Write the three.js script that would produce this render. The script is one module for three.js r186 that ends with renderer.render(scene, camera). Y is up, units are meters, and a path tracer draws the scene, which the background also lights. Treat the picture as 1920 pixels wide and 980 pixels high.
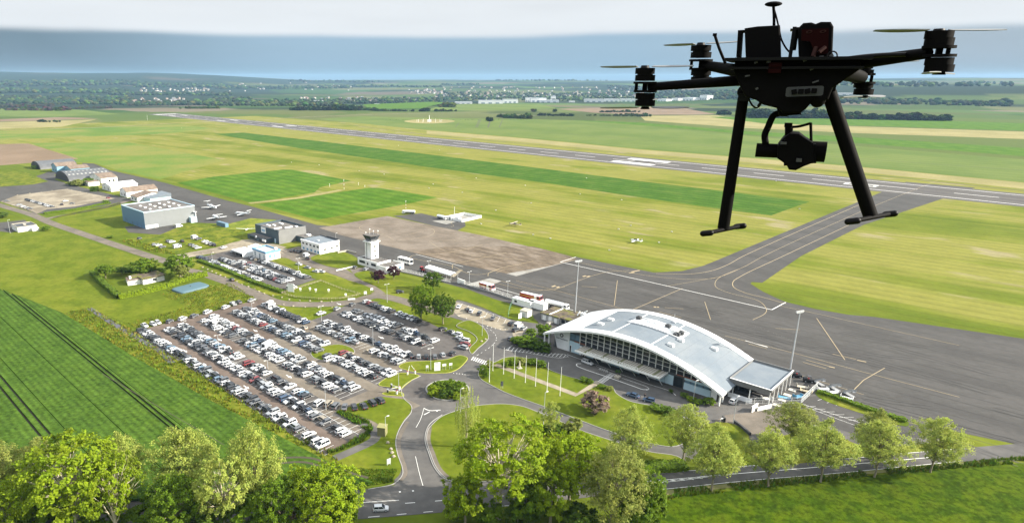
import * as THREE from 'three';
import { mergeGeometries } from 'three/addons/utils/BufferGeometryUtils.js';
import { FontLoader } from 'three/addons/loaders/FontLoader.js';
import { MarchingCubes } from 'three/addons/objects/MarchingCubes.js';

// ---------------------------------------------------------------- camera, sky, sun, exposure
const EXPOSURE = 3.5;
const renderer = new THREE.WebGLRenderer({ antialias: true });
renderer.toneMapping = THREE.LinearToneMapping;
renderer.toneMappingExposure = EXPOSURE;
renderer.shadowMap.enabled = true;
const scene = new THREE.Scene();
const FOCAL = 1230, CX = 809, CY = 525, EYE = 100, PITCH = Math.atan(377.5 / FOCAL);
const camera = new THREE.PerspectiveCamera(2 * Math.atan(490 / FOCAL) * 180 / Math.PI, 1920 / 980, 0.1, 60000);
camera.position.set(0, EYE, 0);
camera.rotation.x = -PITCH;
camera.setViewOffset(1920, 980, 960 - CX, 490 - CY, 1920, 980);

// seeded random numbers and smooth periodic noise
function rng(seed) { let s = seed >>> 0; return () => { s = (s + 0x6d2b79f5) | 0; let t = Math.imul(s ^ (s >>> 15), 1 | s); t = (t + Math.imul(t ^ (t >>> 7), 61 | t)) ^ t; return ((t ^ (t >>> 14)) >>> 0) / 4294967296; }; }
const clamp = (x, a = 0, b = 1) => Math.min(b, Math.max(a, x)), mix = (a, b, t) => a + (b - a) * t;
const step01 = (a, b, x) => { const t = clamp((x - a) / (b - a)); return t * t * (3 - 2 * t); };
const LATTICE = 256, lattice = new Float32Array(LATTICE * LATTICE);
{ const r = rng(11); for (let i = 0; i < lattice.length; i++) lattice[i] = r(); }
function vnoise(x, y, per) {            // value noise that repeats after per cells
  const xi = Math.floor(x), yi = Math.floor(y), fx = x - xi, fy = y - yi, u = fx * fx * (3 - 2 * fx), v = fy * fy * (3 - 2 * fy);
  const w = (k) => ((k % per) + per) % per & 255, a = w(xi), b = w(xi + 1), c = w(yi) * LATTICE, d = w(yi + 1) * LATTICE;
  return mix(mix(lattice[c + a], lattice[c + b], u), mix(lattice[d + a], lattice[d + b], u), v);
}
function fbm(x, y, per, oct = 4) { let s = 0, a = 0.5, t = 0; for (let i = 0; i < oct; i++) { s += a * vnoise(x, y, per); t += a; x = x * 2 + 17; y = y * 2 + 31; per *= 2; a *= 0.5; } return s / t; }

{ // one sky: a blue-grey bank over the horizon, bright cloud above it, lighter blue-grey overhead
  const W = 2048, H = 1024, data = new Float32Array(W * H * 4);
  for (let j = 0; j < H; j++) {
    const el = ((j + 0.5) / H - 0.5) * 180;
    for (let i = 0; i < W; i++) {
      const round = ((i + 0.5) / W - 0.5) * 2 * Math.PI, x = Math.cos(round), z = Math.sin(round);
      const az = Math.atan2(x, -z) * 180 / Math.PI;                         // 0 straight ahead of the camera, + to the right
      const n = fbm(i / W * 24, el * 0.32 + 40, 24, 5), n2 = fbm(i / W * 12, el * 0.12 + 80, 12, 4);
      const side = step01(-38, -8, az);                                     // the bank is darker to the left
      const right = step01(14, 34, az) * 0.6;
      const back = step01(70, 130, Math.abs(az));
      let c = [mix(0.135, 0.335, side), mix(0.195, 0.475, side), mix(0.235, 0.59, side)];
      c = [mix(c[0], 0.42, right), mix(c[1], 0.46, right), mix(c[2], 0.49, right)];
      c = c.map((v, k) => mix(v, [0.42, 0.5, 0.57][k], back));
      const lift = (0.98 + 0.1 * step01(0.8, 3.2, el)) * (0.72 + 0.28 * step01(-0.3, 1.6, el));
      const streak = 0.97 + 0.07 * fbm(i / W * 30, el * 1.6 + 60, 30, 4); c = c.map((v, k) => v * lift * streak * (k === 2 ? 0.93 + 0.07 * step01(0, 1.5, el) : 1));
      const deck = step01(3.05, 3.6, el + (n - 0.5) * 0.5);
      const white = [0.86, 0.9, 0.93].map((v) => v * (0.9 + 0.12 * n2 + 0.1 * (fbm(i / W * 40, el * 0.9 + 20, 40, 4) - 0.5)));
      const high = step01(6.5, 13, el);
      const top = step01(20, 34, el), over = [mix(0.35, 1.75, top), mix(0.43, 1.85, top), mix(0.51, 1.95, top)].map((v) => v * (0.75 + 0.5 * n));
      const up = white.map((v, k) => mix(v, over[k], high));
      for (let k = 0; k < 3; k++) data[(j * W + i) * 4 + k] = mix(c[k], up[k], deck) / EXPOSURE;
      data[(j * W + i) * 4 + 3] = 1;
    }
  }
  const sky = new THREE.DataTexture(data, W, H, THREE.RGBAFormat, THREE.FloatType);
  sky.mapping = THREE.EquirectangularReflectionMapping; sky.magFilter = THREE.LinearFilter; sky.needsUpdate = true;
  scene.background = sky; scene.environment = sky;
}
const SUN = new THREE.Vector3(Math.cos(0.475) * Math.cos(0.12), Math.sin(0.475), Math.cos(0.475) * Math.sin(0.12));
const sun = new THREE.DirectionalLight(new THREE.Color().setRGB(1.0, 0.93, 0.8), 3.8);
sun.position.copy(SUN).multiplyScalar(900).add(new THREE.Vector3(0, 0, -300));
sun.target.position.set(0, 0, -300);
sun.castShadow = true; sun.shadow.radius = 1.5; sun.shadow.mapSize.set(4096, 4096);
Object.assign(sun.shadow.camera, { left: -700, right: 700, top: 700, bottom: -700, near: 1, far: 2500 });
scene.add(sun, sun.target);
scene.fog = new THREE.FogExp2(new THREE.Color().setRGB(0.36, 0.6, 0.88), 0.000036);

// ---------------------------------------------------------------- places
// P: a spot on the ground (or at height h) by where it shows in the photograph; Q: the same in the airport's own axes (p along the terminal, q towards the car park); L: back to the world
const CP = Math.cos(PITCH), SP = Math.sin(PITCH), R2 = Math.SQRT1_2;
function P(px, py, h = 0) {
  const dx = (px - CX) / FOCAL, dy = -(py - CY) / FOCAL, y = dy * CP - SP, z = -CP - dy * SP, t = (EYE - h) / Math.max(-y, 1e-4);
  return [dx * t, z * t];
}
const W2 = (x, z) => [(x + z) * R2, (z - x) * R2];
const Q = (px, py, h = 0) => W2(...P(px, py, h));
const L = (p, q) => [(p - q) * R2, (p + q) * R2];
const TURN = -Math.PI / 4;              // rotation.y of things that stand in the airport's axes: local x is p, local z is q

// ---------------------------------------------------------------- naming, parenting
const taken = new Map();
function numbered(name) { const n = taken.get(name) ?? 0; taken.set(name, n + 1); return n ? `${name}_${String(n).padStart(3, '0')}` : name; }
function tag(o, label, category, group) { o.userData.label = label; o.userData.category = category; if (group) o.userData.group = group; return o; }
function thing(name, label, category, [x, z] = [0, 0], turn = 0, group, y = 0) {
  const o = new THREE.Group(); o.name = numbered(name); o.position.set(x, y, z); o.rotation.y = turn; scene.add(o);
  return tag(o, label, category, group);
}
function mesh(name, geo, mat, parent = scene) {
  const g = Array.isArray(geo) ? join(geo) : geo;
  if (mat.userData.metric && !g.userData.metric) metricUV(g);
  const m = new THREE.Mesh(g, mat); m.name = parent === scene ? numbered(name) : name; m.castShadow = m.receiveShadow = true; parent.add(m); return m;
}
function struct(name, geo, mat) { const m = mesh(name, geo, mat); m.userData.kind = 'structure'; return m; }
function stuff(o, label, category) { o.userData.kind = 'stuff'; if (label) o.userData.label = label; if (category) o.userData.category = category; return o; }
function copyOf(src, [x, z], turn, label, y = 0) { const c = src.clone(); c.name = numbered(src.name.replace(/_\d{3}$/, '')); c.position.set(x, y, z); c.rotation.y = turn; c.userData = { ...src.userData, label: label ?? src.userData.label }; scene.add(c); return c; }

// ---------------------------------------------------------------- geometry helpers
function join(list) {
  const flat = list.flat(Infinity).map((g) => { const n = g.index ? g.toNonIndexed() : g.clone(); for (const k of Object.keys(n.attributes)) if (!['position', 'normal', 'uv', 'color'].includes(k)) n.deleteAttribute(k); if (!n.attributes.uv) n.setAttribute('uv', new THREE.BufferAttribute(new Float32Array(n.attributes.position.count * 2), 2)); return n; });
  const colored = flat.some((g) => g.attributes.color);
  if (colored) for (const g of flat) if (!g.attributes.color) g.setAttribute('color', new THREE.BufferAttribute(new Float32Array(g.attributes.position.count * 3).fill(1), 3));
  return flat.length === 1 ? flat[0] : mergeGeometries(flat);
}
function metricUV(g) {                  // texture coordinates in metres, by the way each face looks
  const p = g.attributes.position, n = g.attributes.normal, uv = new Float32Array(p.count * 2);
  for (let i = 0; i < p.count; i++) {
    const ax = Math.abs(n.getX(i)), ay = Math.abs(n.getY(i)), az = Math.abs(n.getZ(i));
    if (ay >= ax && ay >= az) { uv[2 * i] = p.getX(i); uv[2 * i + 1] = p.getZ(i); } else if (ax > az) { uv[2 * i] = p.getZ(i); uv[2 * i + 1] = p.getY(i); } else { uv[2 * i] = p.getX(i); uv[2 * i + 1] = p.getY(i); }
  }
  g.setAttribute('uv', new THREE.BufferAttribute(uv, 2)); g.userData.metric = true;
}
function box(x0, x1, y0, y1, z0, z1) { const g = new THREE.BoxGeometry(x1 - x0, y1 - y0, z1 - z0); g.translate((x0 + x1) / 2, (y0 + y1) / 2, (z0 + z1) / 2); return g; }
function cyl(r0, r1, y0, y1, n = 8, x = 0, z = 0) { const g = new THREE.CylinderGeometry(r1, r0, y1 - y0, n); g.translate(x, (y0 + y1) / 2, z); return g; }
function rod(a, b, r0, r1 = r0, n = 6) {   // a tapered bar between two points
  const A = new THREE.Vector3(...a), B = new THREE.Vector3(...b), d = B.clone().sub(A), g = new THREE.CylinderGeometry(r1, r0, d.length(), n);
  g.applyMatrix4(new THREE.Matrix4().compose(A.clone().add(B).multiplyScalar(0.5), new THREE.Quaternion().setFromUnitVectors(new THREE.Vector3(0, 1, 0), d.normalize()), new THREE.Vector3(1, 1, 1)));
  return g;
}
function tube(pts, r, seg = 16, n = 6) { return new THREE.TubeGeometry(new THREE.CatmullRomCurve3(pts.map((p) => new THREE.Vector3(...p))), seg, r, n); }
function quads(list) {                  // flat faces from lists of corners, counter-clockwise
  const pos = [];
  for (const c of list) for (let k = 1; k < c.length - 1; k++) pos.push(...c[0], ...c[k], ...c[k + 1]);
  const g = new THREE.BufferGeometry(); g.setAttribute('position', new THREE.Float32BufferAttribute(pos, 3)); g.setAttribute('uv', new THREE.Float32BufferAttribute(new Float32Array(pos.length / 3 * 2), 2)); g.computeVertexNormals(); return g;
}
function prism(pts, y0, y1) {           // an upright prism over an outline of [x, z]
  const s = new THREE.Shape(pts.map(([x, z]) => new THREE.Vector2(x, -z))), g = new THREE.ExtrudeGeometry(s, { depth: y1 - y0, bevelEnabled: false }); g.rotateX(-Math.PI / 2); g.translate(0, y0, 0); return g;
}
function smooth(pts, closed = false, per = 6) { return new THREE.CatmullRomCurve3(pts.map(([x, z]) => new THREE.Vector3(x, 0, z)), closed, 'centripetal').getPoints(pts.length * per).map((v) => [v.x, v.z]); }
const px = (list) => list.map(([x, y]) => P(x, y));
// a flat sheet over an outline of [x, z]; its texture runs in metres along the airport's axes
function sheet(name, pts, mat, y, angle = Math.PI / 4) {
  const s = new THREE.Shape(pts.map(([x, z]) => new THREE.Vector2(x, -z))), g = new THREE.ShapeGeometry(s); g.rotateX(-Math.PI / 2); g.translate(0, y, 0);
  const p = g.attributes.position, uv = g.attributes.uv, c = Math.cos(angle), sn = Math.sin(angle);
  for (let i = 0; i < p.count; i++) uv.setXY(i, p.getX(i) * c + p.getZ(i) * sn, p.getZ(i) * c - p.getX(i) * sn);
  g.userData.metric = true;
  return struct(name, g, mat);
}
// a strip of given width along a line of [x, z], flat (h = 0) or with raised sides
function strip(pts, width, y, h = 0, closed = false) {
  const n = pts.length, left = [], right = [];
  for (let i = 0; i < n; i++) {
    const a = pts[closed ? (i + n - 1) % n : Math.max(0, i - 1)], b = pts[closed ? (i + 1) % n : Math.min(n - 1, i + 1)], dx = b[0] - a[0], dz = b[1] - a[1], l = Math.hypot(dx, dz) || 1, w = Array.isArray(width) ? mix(width[0], width[1], i / (n - 1)) : width;
    left.push([pts[i][0] + dz / l * w / 2, pts[i][1] - dx / l * w / 2]); right.push([pts[i][0] - dz / l * w / 2, pts[i][1] + dx / l * w / 2]);
  }
  const q = [];
  for (let i = 0; i < (closed ? n : n - 1); i++) {
    const j = (i + 1) % n, A = [left[i][0], y + h, left[i][1]], B = [left[j][0], y + h, left[j][1]], C = [right[j][0], y + h, right[j][1]], D = [right[i][0], y + h, right[i][1]];
    q.push([A, D, C, B]);
    if (h) { const lo = (v) => [v[0], y - 0.02, v[2]]; q.push([A, B, lo(B), lo(A)], [D, lo(D), lo(C), C]); }
  }
  return quads(q);
}
function dashes(pts, width, y, on, off) {   // broken line
  const out = []; let acc = 0, start = null;
  const dense = []; for (let i = 0; i < pts.length - 1; i++) { const l = Math.hypot(pts[i + 1][0] - pts[i][0], pts[i + 1][1] - pts[i][1]), n = Math.max(1, Math.ceil(l / 0.5)); for (let k = 0; k < n; k++) dense.push([mix(pts[i][0], pts[i + 1][0], k / n), mix(pts[i][1], pts[i + 1][1], k / n)]); }
  dense.push(pts.at(-1));
  let run = [];
  for (let i = 0; i < dense.length; i++) {
    if (i) acc += Math.hypot(dense[i][0] - dense[i - 1][0], dense[i][1] - dense[i - 1][1]);
    if (acc % (on + off) < on) run.push(dense[i]); else { if (run.length > 1) out.push(strip(run, width, y)); run = []; }
  }
  if (run.length > 1) out.push(strip(run, width, y));
  return out;
}

// ---------------------------------------------------------------- materials
const srgb = (v) => Math.round(255 * clamp(v <= 0.0031308 ? v * 12.92 : 1.055 * Math.pow(v, 1 / 2.4) - 0.055));
function texture(w, h, fn, repeat = [1, 1], color = true) {
  const d = new Uint8Array(w * h * 4);
  for (let j = 0; j < h; j++) for (let i = 0; i < w; i++) { const c = fn(i, j), k = (j * w + i) * 4; d[k] = color ? srgb(c[0]) : c[0] * 255; d[k + 1] = color ? srgb(c[1]) : c[1] * 255; d[k + 2] = color ? srgb(c[2]) : c[2] * 255; d[k + 3] = 255; }
  const t = new THREE.DataTexture(d, w, h); t.colorSpace = color ? THREE.SRGBColorSpace : THREE.NoColorSpace; t.wrapS = t.wrapT = THREE.RepeatWrapping; t.magFilter = THREE.LinearFilter; t.minFilter = THREE.LinearMipmapLinearFilter; t.repeat.set(...repeat); t.needsUpdate = true; return t;
}
function plain(r, g, b, rough = 0.8, more = {}) { const m = new THREE.MeshStandardMaterial({ color: new THREE.Color().setRGB(r, g, b), roughness: rough, ...more }); return m; }
// a surface in metres: two or three colours in patches of a given size, grain, and rows along p
function patchy({ colors, size = 40, patch = 8, grain = 0.3, stretch = 1, rows = 0, rowDepth = 0.15, fine = 0.35, rough = 0.95, seed = 0, px = 512, bump = 0 }) {
  const r = rng(seed + 5), cells = Math.max(2, Math.round(size / patch)), fineCells = Math.max(4, Math.round(size / fine / 4));
  const noise = new Float32Array(px * px); for (let i = 0; i < noise.length; i++) noise[i] = r();
  const t = texture(px, px, (i, j) => {
    const u = i / px, v = j / px, a = fbm(u * cells + seed * 7.3, v * cells * stretch + seed * 3.1, cells, 4), b = fbm(u * fineCells + v * 0.0 + seed, v * fineCells, fineCells, 2);
    const w = clamp((a - 0.5) * 2.6 + 0.5 + (b - 0.5) * 0.35), k = (colors.length - 1) * w, lo = Math.min(colors.length - 2, Math.floor(k)), f = k - lo;
    let s = 1 + (noise[j * px + i] - 0.5) * grain + (b - 0.5) * grain;
    if (rows) s *= 1 + rowDepth * Math.sin(v * rows * 2 * Math.PI) * (0.6 + 0.8 * a);
    return [0, 1, 2].map((c) => mix(colors[lo][c], colors[lo + 1][c], f) * s);
  }, [1 / size, 1 / size]);
  const m = new THREE.MeshPhysicalMaterial({ map: t, roughness: rough, specularIntensity: rough > 0.85 ? 0.12 : 1 });
  if (bump) { m.bumpMap = texture(256, 256, (i, j) => { const v = fbm(i / 256 * 32, j / 256 * 32, 32, 4); return [v, v, v]; }, [1 / (size / 2), 1 / (size / 2)], false); m.bumpScale = bump; }
  m.userData.metric = true; return m;
}
const M = {
  meadow: patchy({ colors: [[0.085, 0.115, 0.014], [0.135, 0.155, 0.022], [0.19, 0.185, 0.035]], size: 70, patch: 12, grain: 0.35, seed: 1, px: 1024 }),
  lawn: patchy({ colors: [[0.074, 0.1, 0.007], [0.09, 0.113, 0.009], [0.108, 0.124, 0.012]], size: 60, patch: 9, grain: 0.32, seed: 2, px: 1024 }),
  rough: patchy({ colors: [[0.062, 0.088, 0.008], [0.095, 0.114, 0.01], [0.13, 0.135, 0.018]], size: 44, patch: 5, grain: 0.6, seed: 3, px: 1024 }),
  wheat: patchy({ colors: [[0.036, 0.07, 0.008], [0.043, 0.081, 0.0095], [0.05, 0.09, 0.011]], size: 48, patch: 5, grain: 0.8, rows: 24, rowDepth: 0.16, fine: 0.2, stretch: 1, seed: 4, px: 1024 }),
  rape: patchy({ colors: [[0.026, 0.05, 0.0008], [0.037, 0.063, 0.001], [0.05, 0.074, 0.002]], size: 40, patch: 3, grain: 0.9, fine: 0.2, seed: 5, px: 512 }),
  bright: patchy({ colors: [[0.044, 0.098, 0.006], [0.056, 0.112, 0.008], [0.07, 0.124, 0.011]], size: 90, patch: 12, grain: 0.25, rows: 7, rowDepth: 0.12, seed: 6, px: 512 }),
  darkCrop: patchy({ colors: [[0.034, 0.08, 0.006], [0.043, 0.092, 0.008], [0.058, 0.1, 0.012]], size: 90, patch: 14, grain: 0.3, rows: 8, rowDepth: 0.14, seed: 26, px: 512 }),
  farGreen: patchy({ colors: [[0.08, 0.115, 0.024], [0.092, 0.125, 0.028], [0.105, 0.135, 0.032]], size: 220, patch: 60, grain: 0.12, rows: 9, rowDepth: 0.06, seed: 7, px: 512 }),
  leftGreen: patchy({ colors: [[0.078, 0.13, 0.02], [0.1, 0.145, 0.024], [0.15, 0.155, 0.035]], size: 260, patch: 70, grain: 0.15, seed: 8, px: 512 }),
  soil: patchy({ colors: [[0.15, 0.108, 0.07], [0.18, 0.13, 0.088]], size: 160, patch: 40, grain: 0.15, seed: 9, px: 256 }),
  straw: patchy({ colors: [[0.19, 0.17, 0.07], [0.235, 0.205, 0.09]], size: 160, patch: 40, grain: 0.2, seed: 10, px: 256 }),
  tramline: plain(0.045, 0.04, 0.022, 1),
  asphalt: patchy({ colors: [[0.062, 0.059, 0.056], [0.068, 0.065, 0.061], [0.075, 0.071, 0.067]], size: 60, patch: 15, grain: 0.16, stretch: 2, seed: 11, px: 512 }),
  road: patchy({ colors: [[0.082, 0.078, 0.075], [0.096, 0.091, 0.086], [0.112, 0.105, 0.098]], size: 30, patch: 9, grain: 0.16, seed: 12, px: 512 }),
  palePath: patchy({ colors: [[0.115, 0.1, 0.083], [0.15, 0.128, 0.105]], size: 30, patch: 6, grain: 0.2, seed: 13, px: 256 }),
  sand: patchy({ colors: [[0.16, 0.135, 0.1], [0.2, 0.172, 0.128], [0.26, 0.225, 0.17]], size: 40, patch: 9, grain: 0.25, seed: 14, px: 512 }),
  runway: patchy({ colors: [[0.078, 0.072, 0.068], [0.094, 0.087, 0.081], [0.104, 0.096, 0.088]], size: 120, patch: 30, grain: 0.12, stretch: 6, seed: 15, px: 512 }),
  concrete: patchy({ colors: [[0.135, 0.111, 0.087], [0.16, 0.132, 0.105], [0.178, 0.149, 0.12]], size: 60, patch: 9, grain: 0.16, seed: 16, px: 512 }),
  oldConcrete: patchy({ colors: [[0.095, 0.075, 0.055], [0.13, 0.102, 0.075], [0.175, 0.142, 0.11]], size: 60, patch: 10, grain: 0.2, stretch: 3, seed: 17, px: 512 }),
  slab: patchy({ colors: [[0.21, 0.2, 0.18], [0.26, 0.25, 0.23]], size: 20, patch: 4, grain: 0.12, seed: 18, px: 256 }),
  redLot: patchy({ colors: [[0.094, 0.073, 0.06], [0.112, 0.087, 0.072], [0.128, 0.1, 0.083]], size: 40, patch: 9, grain: 0.22, stretch: 2, seed: 19, px: 512 }),
  tanLot: patchy({ colors: [[0.118, 0.1, 0.08], [0.14, 0.12, 0.097], [0.16, 0.137, 0.11]], size: 40, patch: 9, grain: 0.2, stretch: 2, seed: 20, px: 512 }),
  greyLot: patchy({ colors: [[0.072, 0.066, 0.062], [0.088, 0.08, 0.075], [0.1, 0.092, 0.086]], size: 40, patch: 9, grain: 0.2, stretch: 2, seed: 21, px: 512 }),
  white: plain(0.78, 0.78, 0.76, 0.5), paint: plain(0.6, 0.59, 0.56, 0.7), yellow: plain(0.3, 0.235, 0.14, 0.8), kerb: plain(0.24, 0.232, 0.218, 0.9), kerbYellow: plain(0.3, 0.3, 0.05, 0.9),
  steel: plain(0.5, 0.52, 0.54, 0.45, { metalness: 0.3 }), darkMetal: plain(0.05, 0.052, 0.056, 0.55), black: plain(0.012, 0.012, 0.013, 0.6), glass: plain(0.018, 0.022, 0.026, 0.12), carGlass: new THREE.MeshPhysicalMaterial({ color: new THREE.Color().setRGB(0.014, 0.018, 0.024), roughness: 0.08, specularIntensity: 0.5 }),
  blueGlass: plain(0.12, 0.2, 0.27, 0.15), tyre: plain(0.015, 0.015, 0.016, 0.9), stone: plain(0.36, 0.33, 0.27, 0.95), boulder: plain(0.27, 0.235, 0.175, 0.95), wood: plain(0.34, 0.29, 0.2, 0.9), red: plain(0.28, 0.018, 0.016, 0.4), bark: plain(0.2, 0.17, 0.115, 0.95), paleBark: plain(0.42, 0.37, 0.28, 0.95),
};
// ---------------------------------------------------------------- the land: one sheet to the horizon
function land(x, z) {                   // height of the land
  const r = Math.hypot(x, z), az = Math.atan2(x, -z) * 180 / Math.PI, n = fbm(x / 1500 + 50, z / 1500 + 50, 256, 4) - 0.5, n2 = fbm(x / 4200 + 90, z / 4200 + 20, 256, 3) - 0.5;
  const left = step01(-8, -24, az), right = step01(17, 27, az);
  let h = -16 * step01(2300, 3500, r) * (1 - right * 0.6);
  h += step01(4200, 10500, r) * (80 + 112 * left + 70 * n2);
  h += right * step01(3000, 4700, r) * 62 * (1 - 0.8 * step01(5200, 8500, r));
  h += step01(2800, 5000, r) * n * 46;
  return h + step01(12000, 24000, r) * 22;
}
function PT(pxx, pyy) {                 // a spot on the rolling land by where it shows in the photograph
  const dx = (pxx - CX) / FOCAL, dy = -(pyy - CY) / FOCAL, y = dy * CP - SP, z = -CP - dy * SP;
  let t = 1500;
  for (let k = 0; k < 700; k++) { const X = dx * t, Z = z * t; if (EYE + y * t <= land(X, Z)) return [X, Z, land(X, Z)]; t *= 1.004; if (t > 24000) break; }
  return null;
}
{
  const rings = [0]; for (let r = 30; r < 16500; r *= r < 1800 ? 1.22 : 1.022) rings.push(r);
  const N = 720, pos = [], col = [], idx = [], uv = [];
  const tones = [[0.05, 0.095, 0.022], [0.095, 0.115, 0.035], [0.075, 0.12, 0.032], [0.15, 0.125, 0.085], [0.115, 0.12, 0.05], [0.03, 0.045, 0.02], [0.035, 0.055, 0.022], [0.065, 0.1, 0.026]];
  const cell = (x, z, s) => {          // which field a spot lies in
    let best = 1e9, id = 0; const a = 0.5 + 0.2 * Math.sin(x / 5000), X = (x * Math.cos(a) + z * Math.sin(a)) / s, Z = (z * Math.cos(a) - x * Math.sin(a)) / (s * 0.7), i0 = Math.floor(X), j0 = Math.floor(Z);
    for (let i = i0 - 1; i <= i0 + 1; i++) for (let j = j0 - 1; j <= j0 + 1; j++) {
      const h = ((i * 73856093) ^ (j * 19349663)) >>> 0, f = rng(h), cx = i + 0.2 + 0.6 * f(), cz = j + 0.2 + 0.6 * f(), d = Math.abs(X - cx) + Math.abs(Z - cz);
      if (d < best) { best = d; id = Math.floor(f() * 1000); }
    }
    return id;
  };
  for (const r of rings) for (let k = 0; k <= N; k++) {
    const a = k / N * Math.PI * 2, x = Math.sin(a) * r, z = -Math.cos(a) * r;
    pos.push(x, land(x, z), z); uv.push(x / 90, z / 90);
    let c = [0.105, 0.125, 0.025];
    if (r > 900) {
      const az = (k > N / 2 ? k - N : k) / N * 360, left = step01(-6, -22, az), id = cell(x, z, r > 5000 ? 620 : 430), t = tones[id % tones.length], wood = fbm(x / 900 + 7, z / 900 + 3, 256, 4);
      c = t.map((v) => v * (0.8 + 0.3 * ((id >> 3) % 10) / 10) * (1 - 0.1 * step01(2500, 5000, r)) * (1 - 0.5 * left * step01(2300, 3500, r)));  // far left fields darkened: cloud shadow put into their colour
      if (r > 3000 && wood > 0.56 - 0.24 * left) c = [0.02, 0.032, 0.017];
      if (r < 2300) c = c.map((v, i) => mix([0.105, 0.128, 0.03][i], v, 0.55 * step01(900, 1500, r)));
    }
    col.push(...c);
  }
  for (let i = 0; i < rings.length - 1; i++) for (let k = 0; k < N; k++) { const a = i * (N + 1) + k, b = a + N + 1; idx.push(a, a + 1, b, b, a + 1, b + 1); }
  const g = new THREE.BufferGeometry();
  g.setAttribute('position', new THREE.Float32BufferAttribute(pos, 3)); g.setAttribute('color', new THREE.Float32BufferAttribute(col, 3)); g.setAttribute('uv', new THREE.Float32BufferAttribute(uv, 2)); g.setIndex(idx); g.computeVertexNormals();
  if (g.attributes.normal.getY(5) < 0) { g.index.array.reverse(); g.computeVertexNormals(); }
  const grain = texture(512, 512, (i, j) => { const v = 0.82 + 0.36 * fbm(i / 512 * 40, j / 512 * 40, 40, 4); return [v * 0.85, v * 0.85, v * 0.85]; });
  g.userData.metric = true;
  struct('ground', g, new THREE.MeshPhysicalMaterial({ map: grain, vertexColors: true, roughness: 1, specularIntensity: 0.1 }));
}

// the mown grass of the airfield: bands along the runway, dry yellow patches, mower tracks; painted in the airport's own axes
{
  const X0 = -1700, X1 = 700, Y0 = -1000, Y1 = 40, w = 2048, h = 1024, r = rng(77), grain = new Float32Array(w * h).map(() => r() - 0.5);
  const t = texture(w, h, (i, j) => {
    const p = mix(X0, X1, i / w), q = mix(Y0, Y1, j / h);
    const s = q + p * 0.055;                                                   // bands lie along the runway
    const band = fbm(s / 34 + 11, p / 900 + 60, 256, 3), fineBand = fbm(s / 7 + 31, p / 260 + 40, 256, 3), blot = fbm(p / 60 + 30, q / 42 + 30, 256, 5), small = fbm(p / 9 + 10, q / 9 + 10, 256, 3);
    let dry = (band - 0.5) * 1.7 + (fineBand - 0.5) * 0.9 + (blot - 0.5) * 1.6 + 0.5;
    dry += 0.45 * step01(-330, -400, q) - 0.35 * step01(-250, -190, q);
    dry = clamp(dry);
    let c = [0, 1, 2].map((k) => mix([0.074, 0.1, 0.009][k], mix([0.108, 0.126, 0.015][k], [0.158, 0.156, 0.033][k], clamp(dry * 2 - 1)), clamp(dry * 2)));
    const mow = 1 + (0.08 * Math.sin(s * 2 * Math.PI / 9) + 0.05 * Math.sin(s * 2 * Math.PI / 4.3)) * (0.4 + blot);
    const bare = clamp((fbm(p / 30 + 70, q / 14 + 50, 256, 4) - 0.66) * 7) * step01(0.55, 0.8, dry);
    c = c.map((v, k) => mix(v, [0.24, 0.2, 0.13][k], bare * 0.6));
    const g = mow * (1 + 0.22 * (small - 0.5)) * (1 + 0.16 * grain[j * w + i]);
    return c.map((v) => v * g);
  });
  t.wrapS = t.wrapT = THREE.ClampToEdgeWrapping; t.repeat.set(1 / (X1 - X0), 1 / (Y1 - Y0)); t.offset.set(-X0 / (X1 - X0), -Y0 / (Y1 - Y0));
  const m = new THREE.MeshPhysicalMaterial({ map: t, roughness: 1, specularIntensity: 0.1 }); m.userData.metric = true;
  sheet('airfield_grass', [L(X0, Y0), L(X0, Y1), L(X1, Y1), L(X1, Y0)], m, 0.02);
}
// ---------------------------------------------------------------- fields and plots round the runway
const field = (name, pts, mat, y, angle) => sheet(name, px(pts), mat, y, angle);
field('crop_field', [[330, 343], [400, 331], [530, 318], [546, 318], [658, 338.6], [600, 351], [589, 361], [474, 380], [467, 379]], M.bright, 0.06);
field('crop_field', [[483, 383.5], [692, 352], [712, 352.5], [820, 370], [757, 383.5], [642, 403.7], [595, 412]], M.bright, 0.06);
field('crop_strip', [[400, 251], [456, 248.6], [600, 265], [800, 289], [1010, 315], [1220, 342], [1519, 378], [1447, 403.7], [1373, 394.7], [1200, 370], [1024, 343], [800, 312.8], [595, 282.5], [568, 279]], M.darkCrop, 0.06);
field('meadow_field', [[56, 268], [236, 266], [330, 283], [420, 300], [300, 336], [224, 320], [175, 305], [112, 303], [146, 297]], M.leftGreen, 0.05);
field('meadow_field', [[-150, 252], [0, 245], [337, 233], [415, 243], [292, 251], [0, 262], [-150, 270]], M.leftGreen, 0.05);
field('meadow_field', [[-120, 204], [67, 203], [157, 206], [224, 214], [101, 219], [-120, 218]], M.farGreen, 0.05);
field('ploughed_field', [[-200, 276], [0, 270], [52, 269], [146, 298], [0, 310], [-200, 324]], M.soil, 0.055);
field('stubble_field', [[-150, 232], [0, 229], [180, 224], [112, 238], [-150, 246]], M.straw, 0.05);
field('stubble_field', [[-150, 228], [120, 219.5], [185, 222], [60, 226.5], [-150, 231]], M.soil, 0.048);
field('far_crop_field', [[591, 223], [680, 218], [780, 220.5], [1000, 223.5], [1100, 226], [1220, 236], [1420, 256], [1620, 275], [1960, 302], [1960, 345], [1595, 311], [1424, 297], [1200, 279.5], [997, 259.5], [800, 243.5]], M.farGreen, 0.05);
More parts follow.
